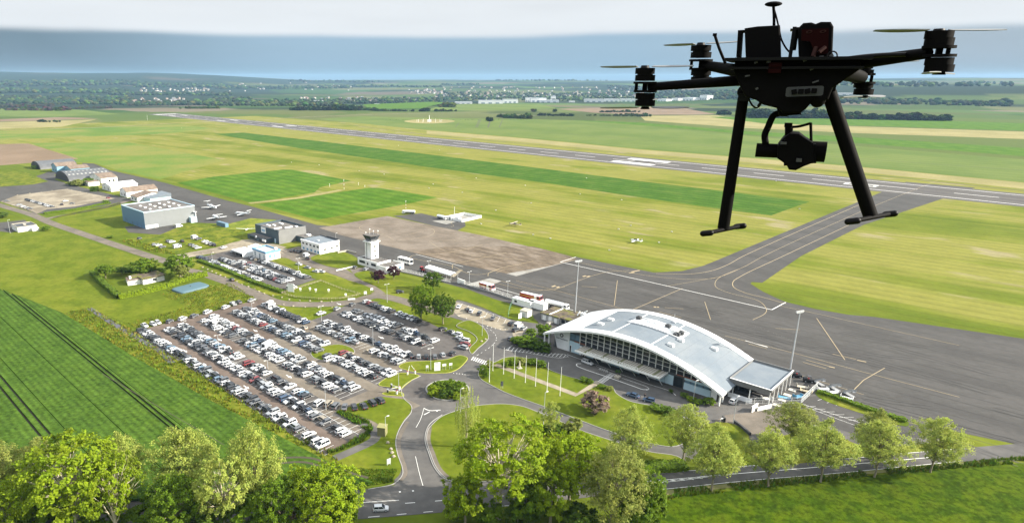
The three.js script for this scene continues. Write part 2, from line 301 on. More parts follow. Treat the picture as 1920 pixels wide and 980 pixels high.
field('bright_crop_field', [[1069, 225], [1200, 229.5], [1402, 246], [1620, 258], [1960, 280], [1960, 296], [1620, 269], [1402, 252], [1220, 236]], M.bright, 0.06);
field('dry_verge', [[800, 244.5], [997, 260.5], [1200, 280.5], [1424, 298], [1620, 314], [1960, 346], [1960, 358], [1620, 323], [1424, 306], [1200, 288], [997, 268], [800, 251]], M.straw, 0.055);
field('ploughed_field', [[1046, 204], [1181, 201], [1263, 199], [1346, 214.5], [1200, 215.5], [1110, 211]], M.soil, 0.05);
field('meadow_field', [[838, 195], [1010, 194.5], [1046, 203], [930, 207], [800, 206]], M.farGreen, 0.05);
field('bright_crop_field', [[1330, 219], [1480, 218], [1960, 232], [1960, 246], [1640, 236], [1440, 232]], M.bright, 0.05);
field('stubble_field', [[1200, 217], [1345, 216], [1430, 231], [1640, 238], [1960, 248], [1960, 262], [1620, 250], [1400, 240], [1210, 226]], M.straw, 0.048);
field('bright_crop_field', [[680, 195.5], [812, 190.5], [836, 192], [790, 203], [690, 204]], M.bright, 0.05);
sheet('beacon_circle', smooth(px([[758, 227], [775, 224.3], [805, 223.2], [840, 224.5], [853, 227], [840, 230], [805, 231.6], [772, 230]]), true), M.straw, 0.07);
struct('ditch', [strip(px([[640, 232], [800, 252.5], [867, 259.5], [1000, 270.5], [1220, 292.5], [1424, 309], [1620, 326], [1960, 362]]), 2.5, 0.09), strip(px([[916, 239], [1220, 264], [1620, 298], [1960, 322]]), 1.6, 0.08), strip(px([[919, 227], [915, 239]]), 3, 0.08)], M.tramline);
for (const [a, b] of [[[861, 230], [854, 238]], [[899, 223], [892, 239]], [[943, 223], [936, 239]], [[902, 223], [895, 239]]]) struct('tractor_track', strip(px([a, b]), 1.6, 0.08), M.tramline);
struct('farm_track', strip(smooth(px([[480, 226], [560, 220], [700, 214.5], [880, 211.5], [1010, 217]])), 7, 0.07), M.sand);
struct('farm_track', strip(smooth(px([[-60, 244], [150, 240], [330, 231], [430, 226]])), 7, 0.075), M.sand);
struct('farm_track', strip(px([[467, 381], [560, 371], [640, 356]]), 7, 0.075), M.straw);

// ---------------------------------------------------------------- runway, taxiway, aprons
{
  const line = (a, b) => [P(...a), P(...b)], N1 = line([400, 227.3], [1600, 354]), F1 = line([420, 220.5], [1595, 333]);
  const at = (l, t) => [mix(l[0][0], l[1][0], t), mix(l[0][1], l[1][1], t)];
  // both long edges run parallel: one direction, two offsets
  const d = new THREE.Vector2(N1[1][0] - N1[0][0], N1[1][1] - N1[0][1]).normalize(), n = new THREE.Vector2(d.y, -d.x), o = P(1220, 314);
  const off = (q) => (q[0] - o[0]) * n.x + (q[1] - o[1]) * n.y, along = (q) => (q[0] - o[0]) * d.x + (q[1] - o[1]) * d.y;
  const wFar = (off(P(1220, 296.3)) + off(P(1595, 333))) / 2, w = wFar, at2 = (s, t) => [o[0] + d.x * s + n.x * t, o[1] + d.y * s + n.y * t];
  const s0 = along(P(275, 214)), s1 = 900, y = 0.1;
  sheet('runway', [at2(s0, 0), at2(s1, 0), at2(s1, w), at2(s0, w)], M.runway, y, Math.atan2(d.y, d.x));
  const m = [], bar = (a, b, t, wd) => m.push(strip([at2(a, t), at2(b, t)], wd, y + 0.03));
  bar(s0 + 60, s1, w * 0.14, 1.6); bar(s0 + 60, s1, w * 0.86, 1.6);
  for (let s = s0 + 120; s < s1; s += 60) bar(s, s + 32, w * 0.5, 1.4);
  const a0 = along(P(1155, 301)), a1 = along(P(1228, 309));
  for (const t of [0.28, 0.72]) bar(a0, a1, w * t, w * 0.15);
  for (const s of [s0 + 110, s0 + 420, s0 + 700]) for (const t of [0.3, 0.7]) bar(s, s + 45, w * t, w * 0.06);
  for (let k = 0; k < 8; k++) bar(s0 + 20, s0 + 60, w * (0.16 + k * 0.097), 4);
  const e = along(P(1590, 343)); for (const t of [0.35, 0.5]) bar(e, e + 26, w * t, 3);
  for (const s of [e, e + 25]) m.push(strip([at2(s, w * 0.34), at2(s, w * 0.5)], 3, y + 0.03));
  struct('runway_markings', m, M.paint);
}
field('taxiway', [[1364, 480], [1608.6, 379], [1700, 341], [1830, 352], [1620, 421.6], [1503, 480], [1430, 530], [1290, 520]], M.asphalt, 0.07);
field('asphalt_apron', [[153, 305.5], [175, 306.5], [205, 319], [250, 329], [310, 343], [420, 374.5], [467, 386], [595, 422], [700, 430], [968, 490], [1080, 481.6], [1227, 511], [1280, 508], [1320, 498], [1364, 480], [1440, 500], [1490, 487], [1411, 527], [1408, 532], [1430, 546], [1455, 558], [1474, 566], [1531, 579.6], [1592, 590], [1640, 594], [1990, 645], [1990, 850], [1700, 790], [1618, 772], [1535, 742], [1470, 765], [1360, 735], [1060, 640], [985, 585], [880, 543], [820, 527], [757, 511], [690, 496], [655, 488], [632, 473], [571, 452], [517, 412], [430, 420], [359, 417], [366, 400], [300, 372], [262, 368], [240, 350], [205, 334], [160, 318]], M.asphalt, 0.05);
field('grass_island', [[400, 424], [429, 419.5], [470, 409], [517, 412], [530, 425], [470, 432], [430, 430]], M.meadow, 0.09);
field('concrete_apron', [[597, 427], [618, 424], [726, 405], [820, 425], [896, 439.6], [1069, 480], [1083, 486], [968, 518], [945, 512], [772, 473], [640, 441]], M.concrete, 0.08);
field('worn_concrete', [[772, 473], [830, 463], [1000, 462], [1069, 480], [1083, 486], [1024, 501], [950, 513], [870, 497]], M.oldConcrete, 0.1);
field('concrete_slab', [[950, 513], [1024, 500.5], [1046, 495.5], [1083, 486], [968, 518]], M.slab, 0.115);
field('concrete_slab', [[875, 533], [919, 521.5], [941, 527], [905, 541]], M.slab, 0.1);
field('fuel_pad', [[737, 405], [790, 400], [830, 409], [872, 417], [873, 424], [858, 432], [820, 425]], M.asphalt, 0.1);
field('concrete_slab', [[810, 414.6], [834, 411.5], [862, 414], [837, 420.6]], M.slab, 0.115);
field('concrete_slab', [[845, 518], [862, 505], [868, 506], [852, 519.5]], M.sand, 0.1);
{
  const y = 0.145, yl = [], wl = [], S = (pts, w = 0.3, curved = true) => yl.push(strip(curved ? smooth(px(pts)) : px(pts), w * 0.75, y)), Wl = (pts, w = 0.5) => wl.push(strip(px(pts), w, y));
  // white edge of the service area
  Wl([[1080, 482], [1051, 491.5]]); Wl([[1051, 491.5], [1250, 536], [1448, 581]], 0.5); Wl([[1448, 581], [1474, 567]]);
  Wl([[925, 538], [1010, 563], [1075, 582]], 0.35); Wl([[780, 477], [868, 500]], 0.35); Wl([[1398, 639], [1440, 651]], 0.5);
  Wl([[1395, 371 + 232], [1490, 640]], 0.01);
  S([[1068, 488], [1160, 508], [1260, 522], [1330, 523], [1390, 503], [1433, 480], [1615, 397], [1760, 338]], 0.35);
  S([[1230, 513], [1290, 514], [1330, 509], [1364, 497], [1395, 480], [1612, 384]], 0.5);
  S([[1620, 409], [1470, 480], [1390, 518], [1375, 529], [1378, 540], [1400, 550], [1440, 560], [1475, 570]], 0.5);
  S([[1390, 503], [1352, 519], [1342, 529], [1345, 540], [1370, 550], [1420, 563], [1437, 578], [1435, 588], [1412, 600]], 0.35);
  S([[1250, 537], [1352, 519]], 0.3, false); S([[1182, 583], [1280, 541]], 0.4, false); S([[1038, 544], [1135, 511], [1180, 507]], 0.35);
  S([[905, 525], [1000, 545], [1060, 538]], 0.3); S([[940, 527], [1005, 543], [1038, 545]], 0.35); S([[967, 526], [1040, 544], [1180, 583]], 0.3);
  S([[1158, 526], [1152, 573]], 0.35, false); S([[1090, 537], [1120, 539]], 0.35, false); S([[1322, 566], [1333, 600]], 0.35, false); S([[1247, 577], [1282, 579.5]], 0.35, false); S([[1455, 616], [1500, 618.5]], 0.35, false);
  S([[1532, 597], [1585, 675]], 0.4, false); S([[1460, 573], [1540, 590], [1620, 608], [1800, 648]], 0.3, false); S([[1360, 630], [1500, 665], [1620, 698], [1800, 745]], 0.3, false);
  S([[1512, 675], [1555, 687]], 0.4, false); S([[1506, 679.5], [1550, 691.5]], 0.35, false); S([[1562, 664], [1606, 674]], 0.4, false); S([[1608, 675.5], [1625, 679]], 0.9, false); S([[1555, 687.5], [1566, 690]], 1, false); S([[1404, 645], [1439, 654]], 0.35, false); S([[1237, 585], [1278, 595.5]], 0.35, false);
  S([[1480, 698], [1540, 716], [1620, 740]], 0.3, false); S([[1600, 733], [1620, 713], [1660, 690]], 0.35, false);
  S([[767, 484], [775, 479], [840, 474], [905, 459]], 0.4); S([[848, 504], [850, 496], [870, 491], [950, 474]], 0.4); S([[770, 484], [800, 490], [850, 500], [870, 510], [890, 515], [912, 513], [940, 503]], 0.35); S([[915, 518], [917, 512], [940, 503], [1000, 490]], 0.4);
  S([[805, 452], [870, 448], [900, 440]], 0.3); S([[745, 451], [800, 444], [815, 434], [800, 426], [760, 421], [700, 420], [675, 425], [680, 432], [720, 440], [738, 450]], 0.3); S([[805, 453], [835, 470], [900, 480], [980, 488]], 0.3);
  S([[860, 405], [846, 418], [850, 424], [800, 432], [760, 441]], 0.25); S([[930, 512], [950, 505], [1000, 510]], 0.25);
  for (const [a, b] of [[[1093, 519], [1099, 517]], [[1101, 519.5], [1106, 517.5]], [[1035, 538], [1042, 535.5]], [[1044, 539.5], [1049, 537.5]], [[1226, 575.5], [1231, 576]], [[1232.5, 576], [1236, 576]], [[1184, 510], [1200, 507]], [[1180, 512], [1190, 511]]]) yl.push(strip(px([a, b]), 1.2, y));
  // paving seams of the asphalt, joints of the concrete
  const seams = []; for (let k = 0; k < 26; k++) { const q = -224 - k * 6.5, p0 = k < 7 ? -190 : -198, p1 = k < 12 ? 40 : 110 + k; if (q > -330) seams.push(strip([L(p0 + (k % 3) * 9, q), L(p1 - (k % 4) * 15, q)], 0.16, y - 0.02)); }
  for (let k = 0; k < 9; k++) seams.push(strip([L(-375 + k * 20, -262 + (k % 3) * 6), L(-300 + k * 24, -262 + (k % 3) * 6)], 0.2, y - 0.02));
  struct('tar_seam', seams, plain(0.05, 0.048, 0.045, 0.9));
  const joints = []; for (let k = 0; k < 28; k++) joints.push(strip([L(-374 + k * 6.2, -320.5), L(-374 + k * 6.2, -271)], 0.14, y - 0.015)); for (let k = 0; k < 8; k++) joints.push(strip([L(-376, -319 + k * 6.2), L(-202, -319 + k * 6.2)], 0.14, y - 0.017)); struct('slab_joint', joints, plain(0.1, 0.085, 0.068, 0.9));
  const tracks = []; { const tr = rng(66); for (let k = 0; k < 34; k++) { const p = -190 + tr() * 260, q = -300 + tr() * 70, l = 15 + tr() * 40, bend = (tr() - 0.5) * 14, a = [L(p, q), L(p + l / 2, q + bend * 0.4), L(p + l, q + bend)]; for (const o of [0, 2.4]) tracks.push(strip(smooth(a.map(([x, z]) => [x - o * 0.7, z + o * 0.7]), false, 4), 0.28, y - 0.01)); } } struct('tyre_mark', tracks, plain(0.056, 0.053, 0.05, 0.9));
  struct('apron_markings', yl, M.yellow); struct('apron_edge_line', wl, M.paint);
}
// ---------------------------------------------------------------- wheat field by the road, with wheel tracks left in the crop
function clipLine(poly, nx, nz, d) {    // the part of a polygon where x nx + z nz <= d
  const out = [];
  for (let i = 0; i < poly.length; i++) {
    const a = poly[i], b = poly[(i + 1) % poly.length], da = a[0] * nx + a[1] * nz - d, db = b[0] * nx + b[1] * nz - d;
    if (da <= 0) out.push(a);
    if (da * db < 0) { const t = da / (da - db); out.push([mix(a[0], b[0], t), mix(a[1], b[1], t)]); }
  }
  return out;
}
{
  const edge = px([[-260, 390], [0, 543], [115, 588], [245, 668], [400, 757], [560, 840], [640, 882], [700, 908], [560, 925], [400, 934], [200, 942], [0, 950], [-200, 958], [-420, 930]]);
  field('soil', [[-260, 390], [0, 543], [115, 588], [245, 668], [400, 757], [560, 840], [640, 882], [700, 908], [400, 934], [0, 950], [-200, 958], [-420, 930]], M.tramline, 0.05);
  // cuts across q: wheel tracks at these spots, a narrow gap each
  const nx = -R2, nz = R2;               // q direction
  const qs = [Q(150, 679)[1], Q(150, 685)[1], Q(330, 781)[1], Q(322, 787)[1], Q(70, 790)[1], Q(62, 797)[1]];
  const tracks = [[Q(240, 730.6)[1], 0.75], [Q(240, 740)[1], 0.75], [Q(62, 780)[1], 0.7], [Q(42, 780)[1], 0.7], [Q(120, 640)[1], 0.22], [Q(200, 690)[1], 0.18], [Q(300, 790)[1], 0.2], [Q(110, 700)[1], 0.2], [Q(60, 740)[1], 0.2]].sort((a, b) => a[0] - b[0]);
  let parts = [], rest = edge, geos = [];
  for (const [q, w] of tracks) { const a = clipLine(rest, nx, nz, q - w / 2); if (a.length > 2) geos.push(a); rest = clipLine(rest, -nx, -nz, -(q + w / 2)); }
  if (rest.length > 2) geos.push(rest);
  const made = geos.map((a) => { const g = prism(a, 0.06, 0.7); return g; });
  const g = join(made), p = g.attributes.position, uv = new Float32Array(p.count * 2);
  for (let i = 0; i < p.count; i++) { const [a, b] = W2(p.getX(i), p.getZ(i)); uv[2 * i] = a; uv[2 * i + 1] = b + p.getY(i); }
  g.setAttribute('uv', new THREE.BufferAttribute(uv, 2)); g.userData.metric = true;
  const m = struct('wheat_field', g, M.wheat);
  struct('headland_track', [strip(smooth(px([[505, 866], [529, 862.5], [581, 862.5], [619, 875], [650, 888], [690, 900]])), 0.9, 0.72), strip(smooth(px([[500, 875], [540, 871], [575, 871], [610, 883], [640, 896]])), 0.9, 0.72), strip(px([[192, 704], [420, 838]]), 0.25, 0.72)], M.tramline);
}
field('rape_field', [[1234, 945], [1280, 930], [1400, 918], [1618, 893], [1990, 862], [2200, 1020], [1500, 1120], [1180, 1080], [1215, 985]], M.rape, 0.12);
field('dry_verge', [[1205, 924], [1271, 917], [1408, 903], [1576, 889], [1618, 884.5], [1980, 851], [1980, 856], [1618, 890], [1576, 895], [1400, 911], [1270, 926], [1212, 934]], plain(0.15, 0.145, 0.05, 1), 0.11);
field('rough_verge', [[115, 588], [165, 576], [250, 618], [265, 640], [400, 700], [540, 800], [625, 850], [650, 885], [560, 840], [400, 757], [245, 668]], M.rough, 0.06);
field('mown_meadow', [[0, 400], [60, 410], [110, 432], [150, 448], [254, 480], [310, 500], [240, 510], [165, 522], [215, 555], [270, 566], [350, 550], [405, 553], [440, 565], [255, 612], [165, 577], [115, 588], [0, 543], [-260, 390]], M.lawn, 0.05);
field('rough_grass', [[300, 552], [430, 530], [480, 560], [465, 570], [400, 585], [258, 618], [240, 606], [330, 592], [352, 575]], M.rough, 0.065);

// ---------------------------------------------------------------- roads
const K = { y: 0.17 };
field('terminal_forecourt', [[860, 560], [905, 572], [965, 600], [1030, 610], [1060, 640], [1360, 740], [1480, 715], [1535, 738], [1618, 770], [1760, 806], [1780, 826], [1618, 845], [1410, 840], [1340, 810], [1300, 860], [1200, 889], [850, 912], [740, 912], [735, 830], [735, 700], [810, 668], [880, 655], [905, 625], [880, 605], [830, 590]], M.road, 0.075);
field('main_road', [[-150, 952], [260, 938], [480, 927], [680, 918], [748, 909], [850, 908], [1200, 889], [1293, 882], [1415, 872], [1592, 859], [1618, 856], [1980, 826], [1980, 850], [1618, 883], [1408, 902], [1271, 916], [1200, 922.5], [840, 960], [680, 973], [260, 995], [-150, 1012]], M.road, 0.09);
struct('airport_road', strip(smooth(px([[-160, 330], [0, 385], [60, 403], [95, 418], [150, 437], [215, 459], [285, 482], [330, 496], [375, 511], [430, 530], [475, 549], [520, 567], [590, 571], [660, 566], [705, 555], [740, 560], [790, 575], [850, 592]])), 7, 0.085), M.palePath);
struct('airport_road', strip(smooth(px([[712, 552], [690, 537], [655, 520], [605, 503], [560, 488], [525, 478], [490, 468]])), 6.5, 0.088), M.palePath);
struct('access_road', strip(smooth(px([[318, 490], [350, 481], [400, 468], [450, 456], [500, 458], [530, 465]])), 6, 0.082), M.sand);
struct('access_road', strip(smooth(px([[75, 412], [150, 398], [200, 388], [235, 378], [262, 370]])), 5.5, 0.08), M.palePath);
field('sandy_yard', [[330, 478], [409, 463], [450, 450], [480, 448], [520, 462], [560, 472], [545, 482], [470, 474], [400, 475], [350, 483]], M.sand, 0.078);
field('parking_yard', [[525, 470], [560, 462], [600, 480], [640, 500], [690, 530], [640, 520], [590, 500], [545, 484]], M.palePath, 0.08);
field('tower_yard', [[655, 504], [690, 500], [735, 512], [700, 520], [665, 517]], M.palePath, 0.083);
field('west_yard', [[-120, 350], [0, 345], [45, 338], [90, 322], [140, 325], [100, 336], [128, 345], [160, 353], [240, 372], [262, 368], [240, 376], [215, 384], [60, 402], [0, 388], [-120, 385]], M.asphalt, 0.055);
field('gravel_lot', [[0, 378], [30, 366], [125, 354], [160, 361], [215, 372], [140, 387], [88, 392], [68, 401], [60, 396], [0, 378]], M.sand, 0.075);
field('grass_patch', [[-120, 335], [0, 322], [45, 322], [90, 340], [60, 346], [0, 350], [-120, 352]], M.rough, 0.08);
field('grass_patch', [[60, 398], [0, 378], [-100, 372], [-100, 380], [0, 390], [44, 401], [62, 403]], M.rough, 0.08);
field('grass_plot', [[98, 408], [140, 398], [225, 379], [235, 412], [250, 437], [200, 446], [150, 434], [105, 417]], M.lawn, 0.08);
field('grass_plot', [[224, 452], [280, 440], [330, 424], [420, 421], [470, 440], [448, 452], [400, 462], [330, 477], [290, 474]], M.rough, 0.08);
field('grass_plot', [[100, 329], [165, 329], [190, 322], [150, 316], [112, 322]], M.meadow, 0.075);
field('asphalt_yard', [[-60, 425], [0, 417], [45, 412], [62, 424], [20, 436], [0, 434], [-60, 440]], M.asphalt, 0.06);
field('forecourt', [[233, 425], [240, 436], [300, 440], [335, 425], [310, 418]], M.asphalt, 0.083);
field('small_car_park', [[855.5, 566], [891, 577], [931, 594], [965, 603], [985, 612], [975, 640], [962, 630], [960, 617], [943, 620], [927, 615], [891, 603], [859, 593], [846, 580]], M.sand, 0.09);
field('terminal_pavement', [[1006, 600], [1040, 650], [1046, 652], [1250, 722], [1335, 757], [1345, 740], [1045, 610]], M.greyLot, 0.21);
field('gravel_yard', [[1340, 790], [1362, 778], [1420, 772], [1490, 766], [1520, 782], [1490, 800], [1440, 810], [1408, 816], [1385, 800]], M.palePath, 0.1);
field('staff_car_park', [[1445, 758], [1510, 744], [1535, 742], [1618, 772], [1760, 806], [1770, 824], [1600, 812], [1500, 785]], M.asphalt, 0.1);

// ---------------------------------------------------------------- main car park, in the airport's axes
const rect = (p0, p1, q0, q1) => [L(p0, q0), L(p1, q0), L(p1, q1), L(p0, q1)];
const ROWS = { a: -94.5, b: -102.8, c: -108.6, d: -118, e: -123.2, f: -133.4, g: -138.8, h: -147.6, i: -148.3, j: -154.2, k: -165.9, l: -171.9, m: -183 };
sheet('car_park', rect(-266, -134.3, -151.5, -91.8), M.greyLot, 0.1);
sheet('car_park', smooth([L(-226, -187), L(-190, -186), L(-164, -180), L(-150, -172), L(-147, -162), L(-152, -152), L(-160, -150), L(-222, -145), L(-226, -160), L(-230, -176)], true), M.greyLot, 0.104);
sheet('red_aisle', rect(-266, -134.6, -100.2, -97.1), M.redLot, 0.125); sheet('red_aisle', rect(-266, -218, -115.4, -111.2), M.redLot, 0.125); sheet('red_aisle', rect(-266, -219, -130.6, -126), M.redLot, 0.125); sheet('red_aisle', rect(-266, -232, -145, -141.4), M.redLot, 0.125); sheet('red_aisle', rect(-266, -259, -151, -100.2), M.redLot, 0.122); sheet('red_aisle', rect(-140, -134.4, -101, -93), M.redLot, 0.122);
sheet('tan_aisle', rect(-218, -146, -115.4, -111.2), M.tanLot, 0.125); sheet('tan_aisle', rect(-219, -150, -130.6, -126), M.tanLot, 0.125); sheet('tan_aisle', rect(-156, -136, -131, -106), M.tanLot, 0.122);
sheet('tan_aisle', rect(-226, -160, -151.5, -141.4), M.tanLot, 0.122); sheet('tan_aisle', rect(-218, -158, -163, -157), M.greyLot, 0.123);
{
  const lines = [], y = 0.15, tick = (p, q0, q1) => lines.push(strip([L(p, q0), L(p, q1)], 0.12, y));
  const bays = (p0, p1, q, half = 2.5) => { for (let p = p0; p <= p1; p += 2.5) tick(p, q - half, q + half); };
  bays(-264, -134, ROWS.a); for (const [a, b] of [['b', 'c'], ['d', 'e'], ['f', 'g'], ['k', 'l']]) { const q = (ROWS[a] + ROWS[b]) / 2, k = a === 'k' ? [-222, -168] : [-258, a === 'b' ? -136 : -158]; bays(k[0], k[1], q, 5.2); lines.push(strip([L(k[0], q), L(k[1], q)], 0.12, y)); }
  bays(-256, -222, ROWS.h); bays(-226, -188, ROWS.m); bays(-218, -164, (ROWS.i + ROWS.j) / 2, 5.3);
  const arrow = (p, q, s) => lines.push(strip([L(p - 1.6 * s, q), L(p + 0.4 * s, q)], 0.35, y), strip([L(p + 0.2 * s, q), L(p + 2 * s, q)], [1.3, 0.05], y + 0.002));
  for (const [x, yy, s] of [[346, 658, 1], [461, 726, 1], [495, 595, -1], [478, 620, 1], [411, 637, 1], [752, 607, -1], [714, 633, 1], [541, 706, 1], [590, 680, -1], [635, 570, 1]]) { const [p, q] = Q(x, yy); arrow(p, q, s); }
  struct('parking_markings', lines, M.paint);
}
sheet('upper_car_park', [L(-362, -196), L(-336, -192), L(-274, -190), L(-270, -168), L(-288, -162), L(-358, -164)], M.greyLot, 0.1);

// ---------------------------------------------------------------- lawns with kerbs
function lawn(name, pts, mat = M.lawn, kerb = true, y = 0.2) {
  const w = smooth(px(pts), true, 4), m = sheet(name, w, mat, y);
  if (kerb) struct('kerb', strip(w, 0.22, 0.06, 0.17, true), kerb === 'yellow' ? M.kerbYellow : M.kerb);
  return w;
}
lawn('lawn', [[852, 772], [878, 764], [914, 759], [947, 758], [980, 762.5], [1011, 774], [1045, 788], [1089, 807], [1133, 822], [1215, 847], [1270, 856], [1285, 868], [1278, 878], [1200, 886], [1040, 897], [900, 904], [868, 905], [854, 902], [837, 897], [820, 880], [807, 850], [800, 825], [803, 806], [812, 795], [829, 781]]);
lawn('lawn', [[897, 700], [898, 706], [904, 713], [922, 723], [945, 735], [980, 748.6], [1017, 761.6], [1045, 772], [1094, 791], [1140, 808], [1220, 832], [1262, 838], [1290, 826], [1296, 806], [1285, 786], [1262, 768], [1205, 758], [1180, 752], [1156, 738], [1149, 728], [1118, 717], [1100, 715], [1077, 709], [1055, 703], [1027, 691], [1022, 681], [973, 669.5], [947, 671], [929, 679], [912, 684], [902, 690]]);
lawn('lawn', [[748, 688], [763, 680], [790, 678], [811, 677], [840, 674], [862, 667], [876, 671], [872, 680], [857, 693], [841, 699], [820, 700], [795, 700], [770, 696]], M.lawn, 'yellow');
lawn('lawn', [[731, 706], [748, 700], [770, 701], [786, 705], [772, 713], [758, 724], [752, 729], [730, 726], [710, 722]], M.lawn, 'yellow');
lawn('lawn', [[717, 738], [735, 734.5], [754, 737], [756, 743], [738, 742], [722, 741]], M.lawn, 'yellow');
lawn('lawn', [[700, 747], [714, 744.5], [740, 747], [761, 750], [770, 760], [771, 773], [758, 790], [747, 808], [741, 830], [745, 852], [752, 872], [750, 888], [735, 902], [690, 909], [665, 896], [640, 875], [630, 863], [700, 822], [712, 800], [690, 786], [640, 772], [655, 763]], M.lawn, false, 0.16);
lawn('lawn', [[880, 601], [896, 607], [910, 619], [916, 634], [908, 644], [897, 653], [885, 664], [880, 655], [895, 636], [880, 622], [856, 612], [866, 604]], M.lawn);
lawn('lawn', [[845, 562], [868, 549], [886, 548], [930, 562], [985, 580], [1000, 600], [975, 602], [952, 597], [905, 577], [862, 563]], M.lawn, false);
lawn('lawn', [[700, 571], [735, 566], [800, 588], [848, 600], [838, 610], [812, 606], [770, 594], [735, 581]], M.lawn, false, 0.19);
lawn('lawn', [[664, 514], [690, 508], [722, 522], [800, 536], [836, 542], [818, 551], [800, 549], [752, 538], [722, 541], [705, 537]], M.lawn, false);
lawn('lawn', [[582, 484], [600, 477], [640, 472], [672, 490], [640, 503], [610, 498]], M.lawn, false);
lawn('lawn', [[515, 488], [535, 484], [560, 498], [600, 512], [632, 522], [610, 526], [580, 520], [545, 500]], M.lawn, false);
lawn('lawn', [[528, 551], [600, 528], [640, 524], [702, 547], [660, 558], [636, 562], [597, 562], [556, 559]], M.lawn, false);
lawn('lawn', [[520, 572], [548, 577], [600, 579], [628, 576], [590, 590], [584, 600], [560, 592], [530, 579]], M.lawn, false, 0.15);
lawn('verge', [[360, 486], [400, 487], [450, 510], [530, 548], [540, 556], [520, 557], [470, 540], [400, 512], [350, 500]], M.rough, false, 0.15);
lawn('lawn', [[583, 661], [600, 652], [634, 646], [660, 653], [664, 662], [645, 672], [624, 678], [590, 672]], M.lawn);
lawn('lawn', [[1320, 800], [1350, 792], [1378, 796], [1405, 818], [1398, 840], [1360, 838], [1336, 822]], M.rough, false, 0.14);
lawn('lawn', [[1490, 812], [1545, 808], [1620, 838], [1680, 850], [1600, 858], [1420, 870], [1380, 850], [1420, 835]], M.rough, false, 0.15);
lawn('hedge_strip', [[1530, 735], [1545, 737], [1620, 765], [1700, 788], [1700, 800], [1618, 776], [1540, 748]], M.rough, false, 0.16);
// planted middle of the roundabout
const island = smooth(px([[799, 731], [806, 721], [825, 714], [845, 713], [866, 718], [879, 728], [877, 739], [862, 747], [838, 751], [815, 747]]), true, 5);
sheet('roundabout_island', island, M.rough, 0.24); struct('kerb', strip(island, 0.5, 0.08, 0.2, true), M.kerb);
// road kerbs and pavements along the entry road
struct('kerb', [strip(smooth(px([[789, 705], [765, 717.5], [753, 730], [757, 747], [771, 761], [771, 773], [758, 789.5], [747, 809], [742, 828], [745.6, 852], [754, 876], [755, 889], [748, 900], [735, 909], [690, 918]])), 0.24, 0.06, 0.16), strip(smooth(px([[829, 778], [808, 793], [800, 806], [797, 826], [804, 850], [816, 879], [834, 898], [854, 905]])), 0.24, 0.06, 0.16)], M.kerb);
struct('pavement', [strip(smooth(px([[764, 791], [753, 810], [747, 828], [750, 852], [758, 876], [759, 890], [750, 902]])), 1.3, 0.19), strip(smooth(px([[806, 800], [803, 826], [811, 850], [824, 880], [842, 898]])), 1.3, 0.21)], M.palePath);
struct('footpath', [strip(px([[929, 684], [1080.7, 741], [1124, 716.5]]), 2.6, 0.225)], M.sand);
struct('footpath', strip(smooth(px([[676, 697], [692, 690]].map(([x, y]) => [x - 60, y - 24]))), 2.2, 0.22), M.slab);
